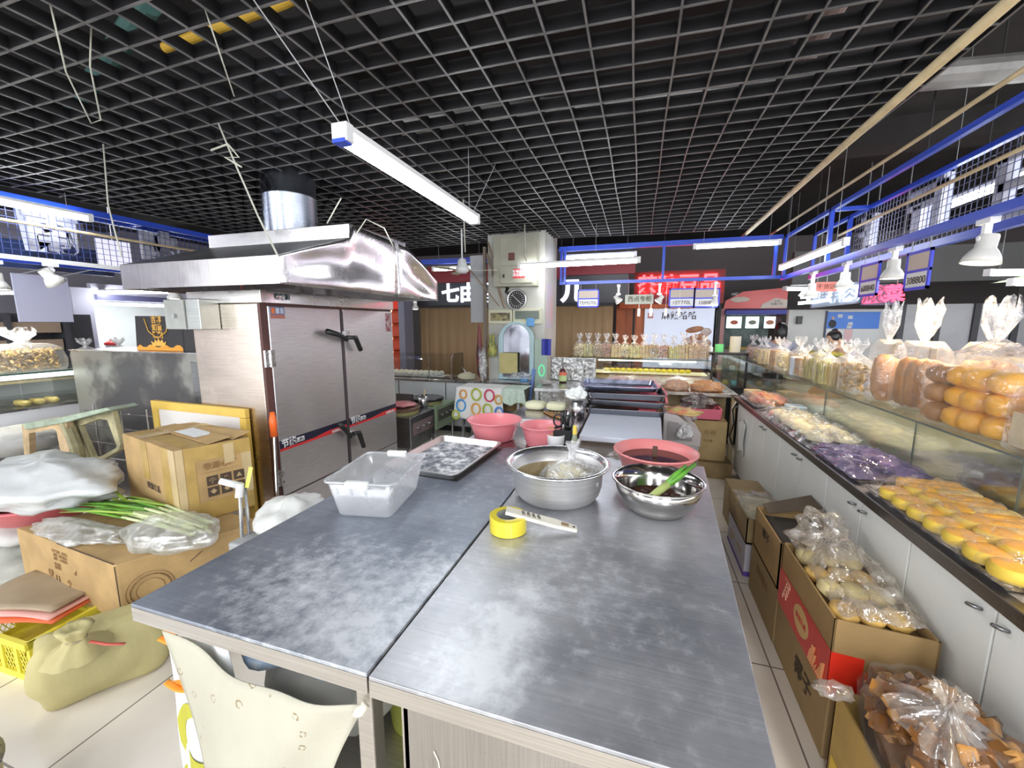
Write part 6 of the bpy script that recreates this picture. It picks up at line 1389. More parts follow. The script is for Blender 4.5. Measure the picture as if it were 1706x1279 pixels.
# ------------------------------------------------------------------ bags on the right glass case
for i, (kd, y, w, h) in enumerate([('red', 5.75, .2, .30), ('twist', 5.5, .17, .28), ('stick', 5.2, .17, .30), ('slice', 4.85, .17, .30), ('pale', 4.55, .17, .28), ('stick', 4.28, .17, .30), ('slice', 4.05, .17, .26), ('green', 3.86, .2, .32), ('green', 3.62, .2, .30), ('stick', 3.40, .2, .32), ('twist', 3.18, .22, .34)]):
    snack_bag(kd, (1.37+.03*(i % 2), y, 1.054), w, .15, h, 'bag of %s, %s from the far end on the right glass case' % (names[kd], ORD[i]), 'snack bags on the right glass case', R(90+(i*31) % 20-10), 200+i)
t = wthing('napkin_box', 'white card box standing between far bags on the right case', 'box', (1.34, 4.15, 1.054)); obj('card', MB().box(1.30, 1.38, 4.12, 4.19, 1.054, 1.20), M('card_blue_white', (.6, .68, .78), .5), t, bev=.004); obj('lid', MB().box(1.298, 1.382, 4.118, 4.192, 1.2005, 1.215), WHITE, t)
LOAF = M('loaf_crust', (.44, .20, .06), .45, var=.35, vs=7, bump=.1); LOAFC = M('loaf_crumb', (.66, .55, .36), .7, var=.1)
def tall_loaf_bag(loc, label, seed, h=.56, rz=0):
    t = thing('bread_bag', label, 'bread bag', loc, rz, 'tall bags of brown loaves')
    rr = random.Random(seed)
    for i in range(3):
        mb = MB().blob((-.07+.07*i, .0, .135), (.036, .055, .13), .10, 2, seed+i, 16, 14, power=.6, flat=.13)
        lo = obj('loaf', mb, LOAF, t, smooth=True)
        obj('cut_face', MB().blob((-.07+.07*i, -.05, .13), (.028, .008, .115), .05, 2, seed, 14, 10, power=.6), LOAFC, lo, smooth=True)
    obj('bag_film', bag_film(MB(), .25, .16, h, seed, .60, .85, 40), [film('bread_film', clear=.8, rough=.1, crinkle=.6, cs=16), FILMN], t, smooth=True); return t
tall_loaf_bag((1.40, 2.93, 1.054), 'tall tied bag of brown loaves, furthest of the three on the right case', 3, .55, R(70))
tall_loaf_bag((1.42, 2.66, 1.054), 'tall tied bag of brown loaves in the middle of the three', 5, .55, R(98))
tall_loaf_bag((1.64, 2.57, 1.054), 'tall tied bag of brown loaves behind the orange buns', 8, .55, R(110))
ORB = M('bun_orange', (.95, .44, .03), .42, var=.28, vs=9, bump=.06); ORBK = M('bun_brown', (.40, .19, .06), .45, var=.3, vs=9)
t = wthing('bread_bag', 'big round bag of orange buns on the right glass case', 'bread bag', (1.38, 2.16, 1.054))
rr = random.Random(12); k = 0
for col in range(4):
    for row in range(3):
        y = 2.34-.11*col; z = 1.10+.088*row
        obj('bun', MB().blob((1.345+.012*(col % 2), y, z), (.06, .058, .046), .10, 2, k, 18, 12, power=.8), [ORB, ORBK][(col == 0) and row != 9], t, smooth=True); k += 1
for col in range(3):
    for row in range(2): obj('bun', MB().blob((1.45, 2.30-.12*col, 1.12+.11*row), (.06, .062, .055), .10, 2, k, 16, 10), ORB, t, smooth=True); k += 1
bf = MB(); bag_film(bf, .47, .28, .50, 9, .74, .5, 44, .03)
bf.v = [tuple(Matrix.Rotation(R(90), 3, 'Z') @ Vector(v_)+Vector((1.40, 2.17, 1.052))) for v_ in bf.v]
obj('bag_film', bf, [MATS['bread_film'], FILMN], t, smooth=True)
t = wthing('bread_bag', 'bag of sliced square bread nearest the photographer on the right glass case', 'bread bag', (1.36, 1.8, 1.054))
for i in range(3):
    lo = obj('loaf', MB().box(1.30, 1.44, 1.63+.095*i, 1.715+.095*i, 1.057, 1.20), LOAF, t, bev=.018); 
    obj('cut_face', MB().box(1.296, 1.2995, 1.64+.095*i, 1.705+.095*i, 1.067, 1.19), LOAFC, lo)
    obj('top_bread', MB().blob((1.37, 1.672+.095*i, 1.225), (.07, .05, .03), .2, 3, i, 14, 9), ORB, t, smooth=True)
bf = MB(); bag_film(bf, .32, .22, .40, 15, .70, .6, 36, .03); bf.v = [tuple(Matrix.Rotation(R(90), 3, 'Z') @ Vector(v_)+Vector((1.38, 1.77, 1.052))) for v_ in bf.v]
obj('bag_film', bf, [MATS['bread_film'], FILMN], t, smooth=True)
obj('green_label_roll', MB().cyl((1.60, 2.53, 1.054), (1.60, 2.53, 1.12), .03, n=16), M('lime_green', (.4, .6, .06), .5), label='lime green roll behind the bag of orange buns', cat='roll')
obj('white_carton', MB().box(1.62, 1.9, 2.2, 2.75, 1.054, 1.11), M('carton_offwhite', (.62, .62, .56), .6, var=.1), label='low white carton behind the bag of orange buns', cat='carton', bev=.004)

# ------------------------------------------------------------------ trays of bread on the right counter
def food_film(name, label, cat, x0, x1, y0, y1, z, h, seed, mat=FILM, par=None, fn=None, amp=.02, nx=34, ny=44):
    def f(u, v):
        x = x0+(x1-x0)*u; y = y0+(y1-y0)*v; e = min(1, min(u, 1-u)*7)*min(1, min(v, 1-v)*7)
        zz = z+.003+h*e*(.75+.25*noise.noise(Vector((x*9, y*7, seed))))+amp*noise.noise(Vector((x*30, y*22, seed)))*(.3+e)
        return Vector((x+.012*noise.noise(Vector((y*14, seed, 1))), y+.012*noise.noise(Vector((x*14, seed, 2))), max(z+.001, zz)))
    return obj(name, MB().sheet(f, nx, ny), mat, par, smooth=True, label=label, cat=cat)
def tray_thing(label, x0, x1, y0, y1, z=.8015, mat=None):
    t = thing('bread_tray', label, 'tray', ((x0+x1)/2, (y0+y1)/2, z)); obj('pan', tray_mesh((x1-x0)/2, (y1-y0)/2, .022, .008, .02), mat or SSD, t); return t
# far: noodle snacks
tray_thing('tray under the red and tan noodle snacks at the far end', .95, 1.25, 3.74, 4.30)
obj('noodle_snacks', MB().blob((1.10, 4.02, .845), (.135, .27, .045), .5, 5, 41, 40, 18, flat=.022), M('noodle_mix', (.66, .42, .2), .6, col2=(.62, .16, .12), vs=9, bump=.8, bs=60), smooth=True, label='heap of red and tan noodle snacks on the far tray', cat='food', kind='stuff')
food_film('film_cover', 'clear film over the noodle snacks at the far end of the counter', 'film', .94, 1.26, 3.72, 4.33, .826, .07, 41)
obj('wrapped_box', MB().box(1.05, 1.2, 4.36, 4.62, .802, .845), M('wrapped_tan', (.62, .48, .26), .5, var=.2), label='flat tan box on the corner between rear and right counters', cat='box', bev=.004)
obj('tissue_pack', MB().box(1.13, 1.25, 3.55, 3.68, .802, .875), M('tissue_blue', (.60, .70, .76), .5), label='pale blue tissue pack behind the noodle snacks', cat='tissue pack', bev=.008)
# middle: pale breads under a long sheet
tray_thing('tray of pale flat breads under the long film sheet', .955, 1.255, 2.62, 3.48)
PB = M('pale_bread', (.80, .74, .50), .6, var=.12, vs=9); 
for i in range(14):
    r_, c_ = divmod(i, 2); obj('flat_bread', MB().blob((1.03+.13*c_, 2.72+.115*r_, .845), (.07, .065, .03), .12, 2, i, 16, 9, flat=.018), PB, smooth=True, label='pale flat bread, %s from the near end, %s row' % (ORD[r_], ['aisle side', 'glass side'][c_]), cat='bread', group='pale breads under the long film')
food_film('film_cover', 'long milky film sheet over the pale flat breads', 'film', .915, 1.262, 2.52, 3.62, .822, .075, 43, film('milky_film', clear=.58, rough=.14, crinkle=.9, cs=14, haze=(.85, .87, .9), streak=.9))
tray_thing('dark tray under the violet-tinted film in the middle of the counter', .955, 1.255, 2.10, 2.56, mat=DT)
for i in range(6):
    obj('flat_bread', MB().blob((1.17+.015*(i % 2), 2.16+.07*i, .838), (.05, .04, .014), .12, 2, i, 14, 8), M('grey_bread', (.36, .28, .32), .5, var=.3), smooth=True, label='dull flat bread under the violet film, %s from the near end' % ORD[i], cat='bread', group='breads under the violet film')
food_film('film_cover', 'violet-tinted glossy film over the dark tray', 'film', .925, 1.262, 2.08, 2.60, .822, .05, 47, film('violet_film', tint=(.86, .82, 1), clear=.62, rough=.06, crinkle=.8, cs=12, haze=(.5, .45, .8), streak=.7))
# bag of croissants inside the glass
t = wthing('croissant_bag', 'clear bag of small golden rolls behind the glass pane', 'bread bag', (1.42, 2.0, .812))
for i in range(8): obj('roll', MB().blob((1.36+.05*(i % 3), 1.92+.055*(i//2), .85+.03*(i % 2)), (.032, .04, .024), .1, 2, i, 12, 8), M('roll_golden', (.72, .42, .12), .5, var=.2), t, smooth=True)
crumple('bag_film', Vector((1.41, 2.0, .87)), (.13, .16, .085), FILM, 91, par=t, amp=.3, flat=.6)
# near: orange loaves and cakes
tray_thing('large tray of orange toast and round cakes near the photographer', .95, 1.258, 1.32, 2.02)
TOP = M('toast_golden', (.92, .46, .06), .45, var=.25, vs=10, bump=.05); TSD = M('toast_side', (.72, .52, .2), .6, var=.15)
for i in range(12):
    y = 1.985-.052*i; r2 = 0
    t = thing('toast_loaf', 'long toast loaf, %s from the far end of the near bread tray' % ORD[i], 'bread', (1.14, y, .826), R(90), 'toast loaves on the near bread tray')
    obj('loaf', MB().box(-.022, .022, -.10, .10, 0, .052), TSD if i % 3 == 2 else TOP, t, bev=.012)
CKT = M('cake_top', (.84, .43, .07), .4, var=.2, vs=12); CKS = M('cake_side', (.72, .50, .06), .6, var=.1)
for i in range(14):
    r_ = i//2; c_ = i % 2; y = 1.88-.088*r_; x = .985+.075*c_; z = .826+.02*c_
    t = thing('round_cake', 'round yellow-sided cake, %s pair from the far end, %s' % (ORD[r_], ['aisle side', 'inner side'][c_]), 'cake', (x, y, z), R(20*c_), 'round cakes on the near bread tray')
    a = obj('cake_side', MB().lathe([(0, 0), (.046, 0), (.049, .008), (.049, .03), (.043, .036)], n=28), CKS, t, smooth=True)
    obj('cake_top', MB().lathe([(.043, .0355), (.03, .040), (0, .041)], n=28), CKT, t, smooth=True)
food_film('film_cover', 'clear film over the orange toast and round cakes', 'film', .925, 1.262, 1.28, 2.06, .822, .088, 53, film('clear_film2', clear=.72, rough=.08, crinkle=1.0, cs=22, haze=(.95, .86, .7), streak=.9))
tray_thing('tray of flat wafers at the right edge of the photograph', .955, 1.258, .80, 1.26)
for i in range(10): obj('wafer', MB().box(.99, 1.2, .84+.04*i, .872+.04*i, .828+.002*(i % 3), .846+.003*(i % 2)), M('wafer', (.62, .42, .16), .6, var=.25), label='flat wafer, %s from the near end of the edge tray' % ORD[i], cat='biscuit', group='wafers on the edge tray', bev=.004)
food_film('film_cover', 'clear film over the wafers at the right edge', 'film', .925, 1.262, .78, 1.275, .822, .045, 57, MATS['hazy_film'])

# ================================================================== cartons on the floor between table and counter
KR = M('kraft_warm', (.40, .26, .11), .8, var=.14, vs=4, bump=.06, bs=120); KR2 = M('kraft_shade', (.34, .235, .11), .8, var=.16, vs=4)
t, f, pl = carton('cardboard_carton', 'lowest near carton with a printed character under the red banded carton', (.67, 1.475), (.67, 2.0), (.93, 1.475), 0, .236, KR2, 'cartons along the right counter')
W = .525; ftext(t, f, 'L', W*.62, .13, '椰子', .085, INK, .001)
t, f, pl = carton('cardboard_carton', 'open near carton with a red band holding wrapped breads', (.668, 1.49), (.668, 2.0), (.935, 1.465), .24, .525, KR, 'cartons along the right counter', wall=.006)
RB = M('band_red', (.66, .035, .025), .35); 
patch(t, f, 'L', .0, .507, .0, .165, RB, 'red_band'); patch(t, f, 'R', .0, .09, .0, .165, M('band_bright_red', (.85, .04, .02), .3), 'red_band')
o, u, n = f('L', .265, .09)
rg = obj('cream_oval', MB().prism([(.075*math.cos(a), .055*math.sin(a)) for a in [2*math.pi*k/28 for k in range(28)]], n*.001, o+n*.0024, u, (0, 0, 1)), M('oval_cream', (.72, .48, .2), .5), t)
text('oval_text', '甄选礼盒', .026, RB, o+n*.0040, u, (0, 0, 1), rg, ext=.0003, bold=.0005)
o, u, n = f('L', .43, .055)
for k in range(9): obj('food_print', MB().tube([o+n*.003+u*(-.06+.013*k)+Vector((0, 0, -.04)), o+n*.003+u*(-.05+.013*k)+Vector((0, 0, .01+.03*math.sin(k)))], .007, 5, flat=.3), M('print_salmon', (.72, .32, .14), .5), t)
o, u, n = f('L', .09, .08)
for k in range(4): obj('swirl_print', MB().tube([o+n*.003+u*(.02*math.cos(a)-.01*k+.02)+Vector((0, 0, .05-.022*k+.02*math.sin(a))) for a in [k_*math.pi/6 for k_ in range(8)]], .003, 5), M('print_peach', (.85, .5, .35), .5), t, smooth=True)
text('print', '中华老味', .016, M('print_peach', (.85, .5, .35), .5), f('L', .1, .15)[0]+n*.003, u, (0, 0, 1), t, ext=.0003)
BR = [M('wrap_bread', (.78, .50, .14), .5, var=.25, vs=12), M('wrap_bread2', (.72, .60, .30), .5, var=.25, vs=12)]
for i in range(12):
    a, b = divmod(i, 4); x = .72+.075*a; y = 1.56+.11*b
    t = wthing('wrapped_bread', 'small wrapped bread in the open near carton, %s row, %s from the near end' % (['aisle', 'middle', 'counter'][a], ORD[b]), 'bread', (x, y, .5), 'wrapped breads in the open carton')
    obj('bread', MB().blob((x, y, .515+.012*(i % 2)), (.042, .052, .03), .2, 2, i, 14, 9), BR[i % 2], t, smooth=True)
obj('bread_support', MB().box(.68, .925, 1.5, 1.99, .251, .483), KR2, label='inner pack filling the open near carton under the wrapped breads', cat='pack')
def covf(u, v):
    x = .69+.245*u; y = 1.50+.60*v; e = 1.15*math.sin(u*math.pi)**.6*math.sin(min(1, v*1.1)*math.pi)**.5 if 0 < v < .9 else 0
    return Vector((x, y, .535+.13*e*(.7+.5*noise.noise(Vector((x*7, y*6, 2))))+.02*noise.noise(Vector((x*28, y*26, 5)))))
obj('plastic_bag', MB().sheet(covf, 36, 46), film('cover_film', clear=.46, rough=.12, crinkle=1.0, cs=18, haze=(.86, .80, .70), streak=.9), smooth=True, label='big crumpled clear bag over the open near carton', cat='bag')
crumple('plastic_bag', Vector((.79, 1.95, .60)), (.10, .12, .10), MATS['cover_film'], 95, 'knotted clear bag at the far end of the open near carton', 'bag', amp=.5)
t, f, pl = carton('cardboard_carton', 'middle lower carton with faint lettering beside the aisle', (.668, 2.01), (.668, 2.46), (.94, 2.01), 0, .27, KR2, 'cartons along the right counter')
ftext(t, f, 'L', .22, .19, '椰丝糕点', .05, BRN)
t, f, pl = carton('cardboard_carton', 'middle upper carton with black characters and dark open flaps', (.668, 2.03), (.668, 2.44), (.94, 2.03), .272, .50, KR, 'cartons along the right counter', wall=.006)
ftext(t, f, 'L', .20, .15, '椰子', .055, INK, .0008)
quad('flap', [Vector((.70, 2.35, .50)), Vector((.94, 2.35, .56)), Vector((.94, 2.5, .57)), Vector((.70, 2.45, .51))], M('flap_dark', (.12, .09, .06), .8), .004, t)
obj('folded_card', MB().box(.69, .93, 2.05, 2.42, .45, .46), M('card_dark', (.10, .085, .07), .8), label='dark folded card lying in the middle upper carton', cat='card')
t, f, pl = carton('cardboard_carton', 'white and violet printed lower carton near the far end of the aisle', (.662, 2.56), (.662, 3.02), (.90, 2.56), 0, .20, M('carton_whitish', (.52, .50, .56), .6), 'cartons along the right counter')
patch(t, f, 'R', 0, .235, 0, .03, M('violet_print', (.12, .06, .36), .5), 'violet_band'); patch(t, f, 'L', 0, .46, .0, .02, M('violet_print', (.12, .06, .36), .5), 'violet_band')
for k, (s0, s1, h0) in enumerate([(.08, .2, .10), (.08, .16, .07), (.26, .38, .10)]): patch(t, f, 'L', s0, s1, h0, h0+.016, M('carton_kraftprint', (.5, .36, .2), .6), 'printed_line')
t, f, pl = carton('cardboard_carton', 'open carton on the violet printed one', (.662, 2.57), (.662, 3.04), (.90, 2.57), .202, .36, KRAFTD, 'cartons along the right counter', wall=.006)
obj('pickle_pack', MB().box(.675, .89, 2.6, 3.0, .212, .33), M('pack_pale', (.55, .52, .28), .5, var=.3, vs=8), label='pale packs inside the open carton at the far end', cat='pack')
crumple('plastic_bag', Vector((.78, 2.8, .365)), (.11, .19, .045), FILM, 97, 'glossy clear bag heaped on the open carton at the far end', 'bag', flat=.8)
t, f, pl = carton('cardboard_carton', 'plain carton furthest along the right counter', (.70, 3.08), (.70, 3.42), (.93, 3.08), 0, .30, KRAFTD, 'cartons along the right counter')

# cracker bag in the nearest carton
t, f, pl = carton('cardboard_carton', 'nearest carton at the lower right holding the bag of crackers', (.655, .80), (.655, 1.40), (.955, .80), 0, .34, M('carton_yellowish', (.50, .33, .10), .7, var=.2, vs=4), 'cartons along the right counter', wall=.006)
patch(t, f, 'L', .02, .58, .0, .12, M('yellow_print', (.82, .58, .06), .5), 'yellow_band')
t = wthing('cracker_bag', 'large clear tied bag of brown cracker cubes at the lower right', 'bag', (.80, 1.1, .3))
CR = [M('cracker_a', (.34, .14, .035), .22, var=.3, vs=14), M('cracker_b', (.50, .25, .07), .22, var=.3, vs=14), M('cracker_c', (.21, .09, .025), .22, var=.3, vs=14)]
rr = random.Random(5); cc = Vector((.80, 1.12, .385)); rad = Vector((.148, .30, .165))
for i in range(210):
    z_ = rr.uniform(-.05, 1) if i > 30 else rr.uniform(.6, 1); a = rr.uniform(0, 2*math.pi); s_ = math.sqrt(max(0, 1-z_*z_))
    d = Vector((s_*math.cos(a), s_*math.sin(a), z_)); p_ = cc+Vector((d.x*rad.x, d.y*rad.y, d.z*rad.z))*rr.uniform(.88, 1)
    if i < 100: obj('cracker', MB().cbox(p_, (.044, .036, .022), (rr.uniform(-.9, .9), rr.uniform(-.9, .9), rr.uniform(0, 3))), CR[i % 3], t, bev=.007)
    elif i == 100: rest = MB()
    if i >= 100: rest.mat(i % 3); rest.cbox(p_, (.042, .034, .018), (rr.uniform(-.9, .9), rr.uniform(-.9, .9), rr.uniform(0, 3)))
obj('crackers', rest, CR, t, kind='stuff')
obj('cracker_mass', MB().blob(cc, rad*.9, .08, 3, 6, 24, 14), CR[2], t, smooth=True, kind='stuff')
FC = film('cracker_film', clear=.86, rough=.06, crinkle=.9, cs=12, streak=.9)
obj('bag_film', MB().blob(cc, rad*1.08, .12, 5, 9, 48, 28), FC, t, smooth=True)
kn = Vector((.755, 1.13, .55))
mb = MB(); n_ = 44; b = 0; prof = [(.12, -.03), (.075, -.005), (.03, .012), (.012, .028), (.016, .045), (.035, .062), (.05, .060)]
for (r_, z_) in prof:
    for k in range(n_):
        a = 2*math.pi*k/n_; q = r_*(1+.16*math.sin(a*11+z_*40)+.1*math.sin(a*5)); mb.v.append((kn.x+q*math.cos(a)*.75, kn.y+q*math.sin(a), kn.z+z_*1.1+.010*math.sin(a*11)))
for i in range(len(prof)-1):
    for k in range(n_): l = (k+1) % n_; mb.f.append((i*n_+k, i*n_+l, (i+1)*n_+l, (i+1)*n_+k)); mb.mi.append(0)
obj('gathered_knot', mb, film('knot_film', clear=.5, rough=.14, crinkle=.4, cs=14, haze=(.95, .92, .88), streak=.6), t, smooth=True)
obj('film_tail', MB().blob((.60, 1.30, .42), (.05, .03, .02), .5, 3, 2, 18, 10), MATS['knot_film'], t, smooth=True)
# ================================================================== stalls beyond the rear counter
NEON = glow('neon_red2', (1, .035, .04), 4.5)
t = wthing('neon_sign', 'red neon shop sign with large characters above the rear counter', 'sign', (.62, 7.85, 1.86))
obj('sign_back', MB().box(-.12, 1.36, 7.82, 7.88, 1.85, 2.42), M('neon_back', (.22, .01, .01), .5), t)
text('neon_text', '茶糖豆品', .34, NEON, (.62, 7.80, 2.17), (1, 0, 0), (0, 0, 1), t, ext=.01, bold=.008)
for x in (-.1, 1.33): obj('sign_post', MB().box(x-.02, x+.02, 7.9, 7.94, 0, 2.4), DARK, t)
obj('orange_board', MB().box(-.36, .9, 7.84, 7.9, 1.78, 1.95), M('board_orange', (.62, .12, .03), .5), t)
t = wthing('orange_panel', 'orange wooden panel between the right blind and the white banner', 'panel', (-.13, 8.05, 0))
for i in range(3): obj('board', MB().box(-.42+.18*i, -.243+.18*i, 8.05, 8.1, 0, 1.85), M('panel_orange', (.62, .17, .06), .5, var=.12), t)
obj('dark_shelf', MB().box(-.45, -.14, 7.7, 8.0, .0, 1.12), M('dark_wood', (.10, .07, .05), .6), label='dark wooden shelf below the orange panel', cat='shelf')
t = wthing('white_banner', 'white banner with black characters and brown sausages behind the rear case', 'banner', (.66, 8.0, .7))
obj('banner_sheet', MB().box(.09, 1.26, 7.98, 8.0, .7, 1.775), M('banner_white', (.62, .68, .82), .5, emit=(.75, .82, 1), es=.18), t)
text('banner_text', '麻辣哈哈', .15, INK, (.68, 7.975, 1.64), (1, 0, 0), (0, 0, 1), t, ext=.001, bold=.002)
for x in (.11, 1.24): obj('stand_post', MB().cyl((x, 8.02, 0), (x, 8.02, 1.76), .015, n=8), SSD, t)
obj('red_seal', MB().box(.14, .24, 7.975, 7.979, 1.6, 1.7), M('seal_pink', (.85, .45, .45), .5), t); text('seal_text', '川', .07, REDP, (.19, 7.972, 1.65), (1, 0, 0), (0, 0, 1), t, ext=.0005)
SAU = M('sausage', (.42, .16, .06), .35, var=.3, vs=8)
for i, (x, z, a) in enumerate([(.95, 1.40, .2), (1.02, 1.27, .1), (.9, 1.12, .35), (1.1, 1.0, .1), (.85, .98, .3)]):
    obj('sausage_print', MB().blob((x, 7.966, z), (.15, .009, .055), rot=Matrix.Rotation(-a, 3, 'Y')), SAU, t, smooth=True)
for i, (x, z, a, b) in enumerate([(1.14, 1.36, .09, .07), (1.12, 1.16, .12, .08), (.98, 1.06, .12, .07), (.85, 1.2, .09, .06), (1.15, .98, .1, .08)]): obj('meat_print', MB().blob((x, 7.968, z), (a, .009, b), .2, 2, i), M('meat_print', (.55, .36, .28), .5, col2=(.7, .62, .6), vs=14), t, smooth=True)
obj('orange_scallop', MB().prism([(.0+.065*k, .0 if k % 2 else .05) for k in range(12)]+[(.715, .14), (0, .14)], (0, .01, 0), (.12, 7.93, 1.76)), M('scallop_orange', (.75, .25, .03), .5), t)
t = wthing('hanging_sign', 'small cream hanging sign with black characters under the rear truss', 'sign', (.06, 5.66, 1.72))
obj('sign_plate', MB().box(-.19, .16, 5.595, 5.605, 1.755, 1.875), M('sign_cream', (.45, .47, .40), .5), t)
text('sign_text', '西点专柜', .075, INK, (-.01, 5.592, 1.815), (1, 0, 0), (0, 0, 1), t, ext=.0006, bold=.0008)
for x in (-.15, .12): obj('hanger', MB().tube([(x, 5.6, 1.876), (x, 5.65, 2.03)], .003, 5), GREYM, t)
for i, x in enumerate((-.03, .12, .30, .46)):
    obj('hanging_tag', MB().box(x, x+.035, 5.655, 5.658, 1.60, 1.70).tube([(x+.017, 5.656, 1.70), (x+.017, 5.656, 2.03)], .002, 4), WHITE, label='narrow white tag hanging under the rear truss, %s from the left' % ORD[i], cat='tag', group='white tags under the rear truss')
# red curved signboard stall, awning, menus
t = wthing('menu_stall', 'snack stall with a red cloud-patterned signboard and a blue awning at the rear', 'stall', (2.1, 9.2, 0))
obj('signboard', MB().prism([(1.58, 1.84), (1.6, 1.95), (1.9, 2.12), (2.65, 2.18), (2.65, 1.86), (2.65, 1.79), (1.58, 1.80)], (0, .05, 0), (0, 9.0, 0)), M('board_pinkred', (.82, .14, .13), .4), t)
obj('cloud', MB().prism([(2.2, 1.80), (2.24, 1.88), (2.34, 1.93), (2.45, 1.99), (2.56, 1.97), (2.65, 1.95), (2.65, 1.80)], (0, -.01, 0), (0, 8.995, 0)), M('cloud_cream', (.68, .58, .50), .5), t)
obj('cloud', MB().blob((1.85, 8.99, 1.97), (.16, .008, .05), .3, 3, 2), M('cloud_cream', (.68, .58, .50), .5), t)
text('board_text', '兰州\n拉面小吃', .05, INK, (2.48, 8.98, 1.90), (1, 0, 0), (0, 0, 1), t, ext=.0005)
text('board_text', 'HIC', .07, WHITE, (1.75, 8.98, 2.07), (1, 0, 0), (0, 0, 1), t, ext=.0005)
obj('awning', MB().prism([(0, 0), (-.12, -.02), (-.12, -.10), (0, -.1)], (1.05, 0, 0), (1.6, 9.0, 1.78), (0, 1, 0), (0, 0, 1)), M('awning_blue', (.05, .06, .36), .5), t)
obj('side_post', MB().box(1.5, 1.62, 9.05, 9.15, 0, 1.8), M('stall_pink', (.6, .3, .28), .5), t)
obj('side_post', MB().box(2.52, 2.60, 9.05, 9.15, 0, 1.7), M('stall_darkbrown', (.10, .04, .04), .5), t)
obj('stall_back', MB().box(1.6, 2.62, 9.9, 9.95, 0, 1.8), M('stall_back', (.28, .33, .31), .5, var=.5, vs=4), t)
obj('stall_counter', MB().box(1.5, 2.6, 9.1, 9.5, 0, 1.0), M('stall_counter', (.30, .30, .24), .5, var=.4, vs=9), t)
ML = glow('menu_light', (.72, .92, .95), 1.3)
for i, (x0, x1) in enumerate(((1.66, 1.92), (2.0, 2.22), (2.32, 2.5))):
    m_ = obj('menu_board', MB().box(x0, x1, 9.05, 9.08, 1.42, 1.64), ML, t)
    obj('dish_picture', MB().blob(((x0+x1)/2, 9.045, 1.53), (.07, .006, .045), .1, 3, i), M('dish_%d' % i, [(.65, .15, .08), (.3, .3, .22), (.75, .3, .2)][i], .5), m_, smooth=True)
obj('snack_tray', MB().box(1.75, 2.2, 9.1, 9.4, 1.0015, 1.03), M('tray_yellow', (.75, .5, .06), .5), label='yellow snack tray on the counter of the menu stall', cat='tray')

# pale partition wall with notices at the right
struct('trim_partition', MB().box(2.25, 6.5, 7.5, 7.6, 0, 1.72), WALLW)
struct('trim_lintel', MB().box(2.25, 8.9, 7.5, 7.62, 2.1, 2.6), M('lintel_dark', (.12, .12, .12), .6))
t = wthing('notice_board', 'blue notice board with white notices on the pale partition wall', 'notice board', (3.1, 7.48, 1.2))
BLU = M('board_blue2', (.02, .16, .62), .4)
obj('blue_panel', MB().box(2.76, 3.42, 7.47, 7.495, 1.43, 1.68), BLU, t); obj('white_panel', MB().box(2.76, 3.42, 7.475, 7.495, 1.22, 1.425), M('notice_white', (.6, .62, .62), .5), t)
obj('pink_notice', MB().box(3.0, 3.1, 7.469, 7.4745, 1.23, 1.42), M('notice_pink', (.66, .42, .44), .5), t); obj('frame', MB().box(2.74, 2.76, 7.47, 7.496, 1.2, 1.7).box(2.74, 3.3, 7.47, 7.496, 1.2, 1.215), M('frame_navy', (.05, .06, .12), .5), t)
obj('figure_print', MB().blob((2.83, 7.466, 1.50), (.05, .004, .06), .2, 2, 1), DARK, t); obj('figure_head_print', MB().blob((2.83, 7.466, 1.59), (.02, .004, .025)), M('print_skin', (.5, .35, .25), .6), t)
for (x, z, c) in ((2.92, 1.62, 0), (3.05, 1.60, 0), (3.06, 1.5, 0), (3.05, 1.46, 0)): obj('small_print', MB().box(x-.03, x+.03, 7.466, 7.4695, z-.025, z+.025), M('print_pale', (.55, .6, .65), .5), t)
t = wthing('shop_sign', 'sign of glowing white blocky characters above the partition wall', 'sign', (2.45, 6.5, 1.7))
obj('sign_back', MB().prism([(2.21, 1.71), (2.74, 1.77), (2.74, 2.05), (2.21, 2.0)], (0, .05, 0), (0, 6.5, 0)), M('sign_greyblue', (.18, .2, .26), .5), t)
for x in (2.25, 2.7): obj('hanger', MB().tube([(x, 6.52, 2.0), (x, 6.52, 3.5)], .006, 5), GREYM, t)
text('sign_text', '生鲜肉：', .23, glow('sign_ice', (.78, .93, 1), 3), (2.50, 6.49, 1.885), (1, 0, .08), (0, 0, 1), t, ext=.006, bold=.012)
t = wthing('neon_sign', 'small red glowing pickles sign beside the white character sign', 'sign', (2.95, 6.45, 1.7))
obj('sign_back', MB().box(2.74, 3.14, 6.46, 6.5, 1.74, 2.0), M('sign_navy', (.06, .07, .16), .5), t)
for x in (2.8, 3.1): obj('hanger', MB().tube([(x, 6.48, 2.0), (x, 6.48, 3.5)], .006, 5), GREYM, t)
text('neon_text', '咸菜', .22, glow('neon_red3', (1, .03, .06), 4), (2.96, 6.45, 1.865), (1, 0, .05), (0, 0, 1), t, ext=.006, bold=.008)
t = wthing('hanging_sign', 'small pink-red hanging sign left of the spotlight under the right truss', 'sign', (1.9, 5.2, 1.9))
obj('sign_plate', MB().box(1.78, 1.98, 5.2, 5.21, 1.84, 1.94), M('sign_salmon', (.80, .22, .18), .5), t); obj('hanger', MB().tube([(1.88, 5.2, 1.94), (1.88, 5.2, 2.01)], .004, 5), GREYM, t); text('sign_text', '干货区', .06, INK, (1.88, 5.195, 1.89), (1, 0, 0), (0, 0, 1), t, ext=.0005)
obj('black_speaker', MB().box(2.35, 2.42, 7.43, 7.49, 1.50, 1.62), BLACK, label='small black box on the pale partition wall', cat='box')
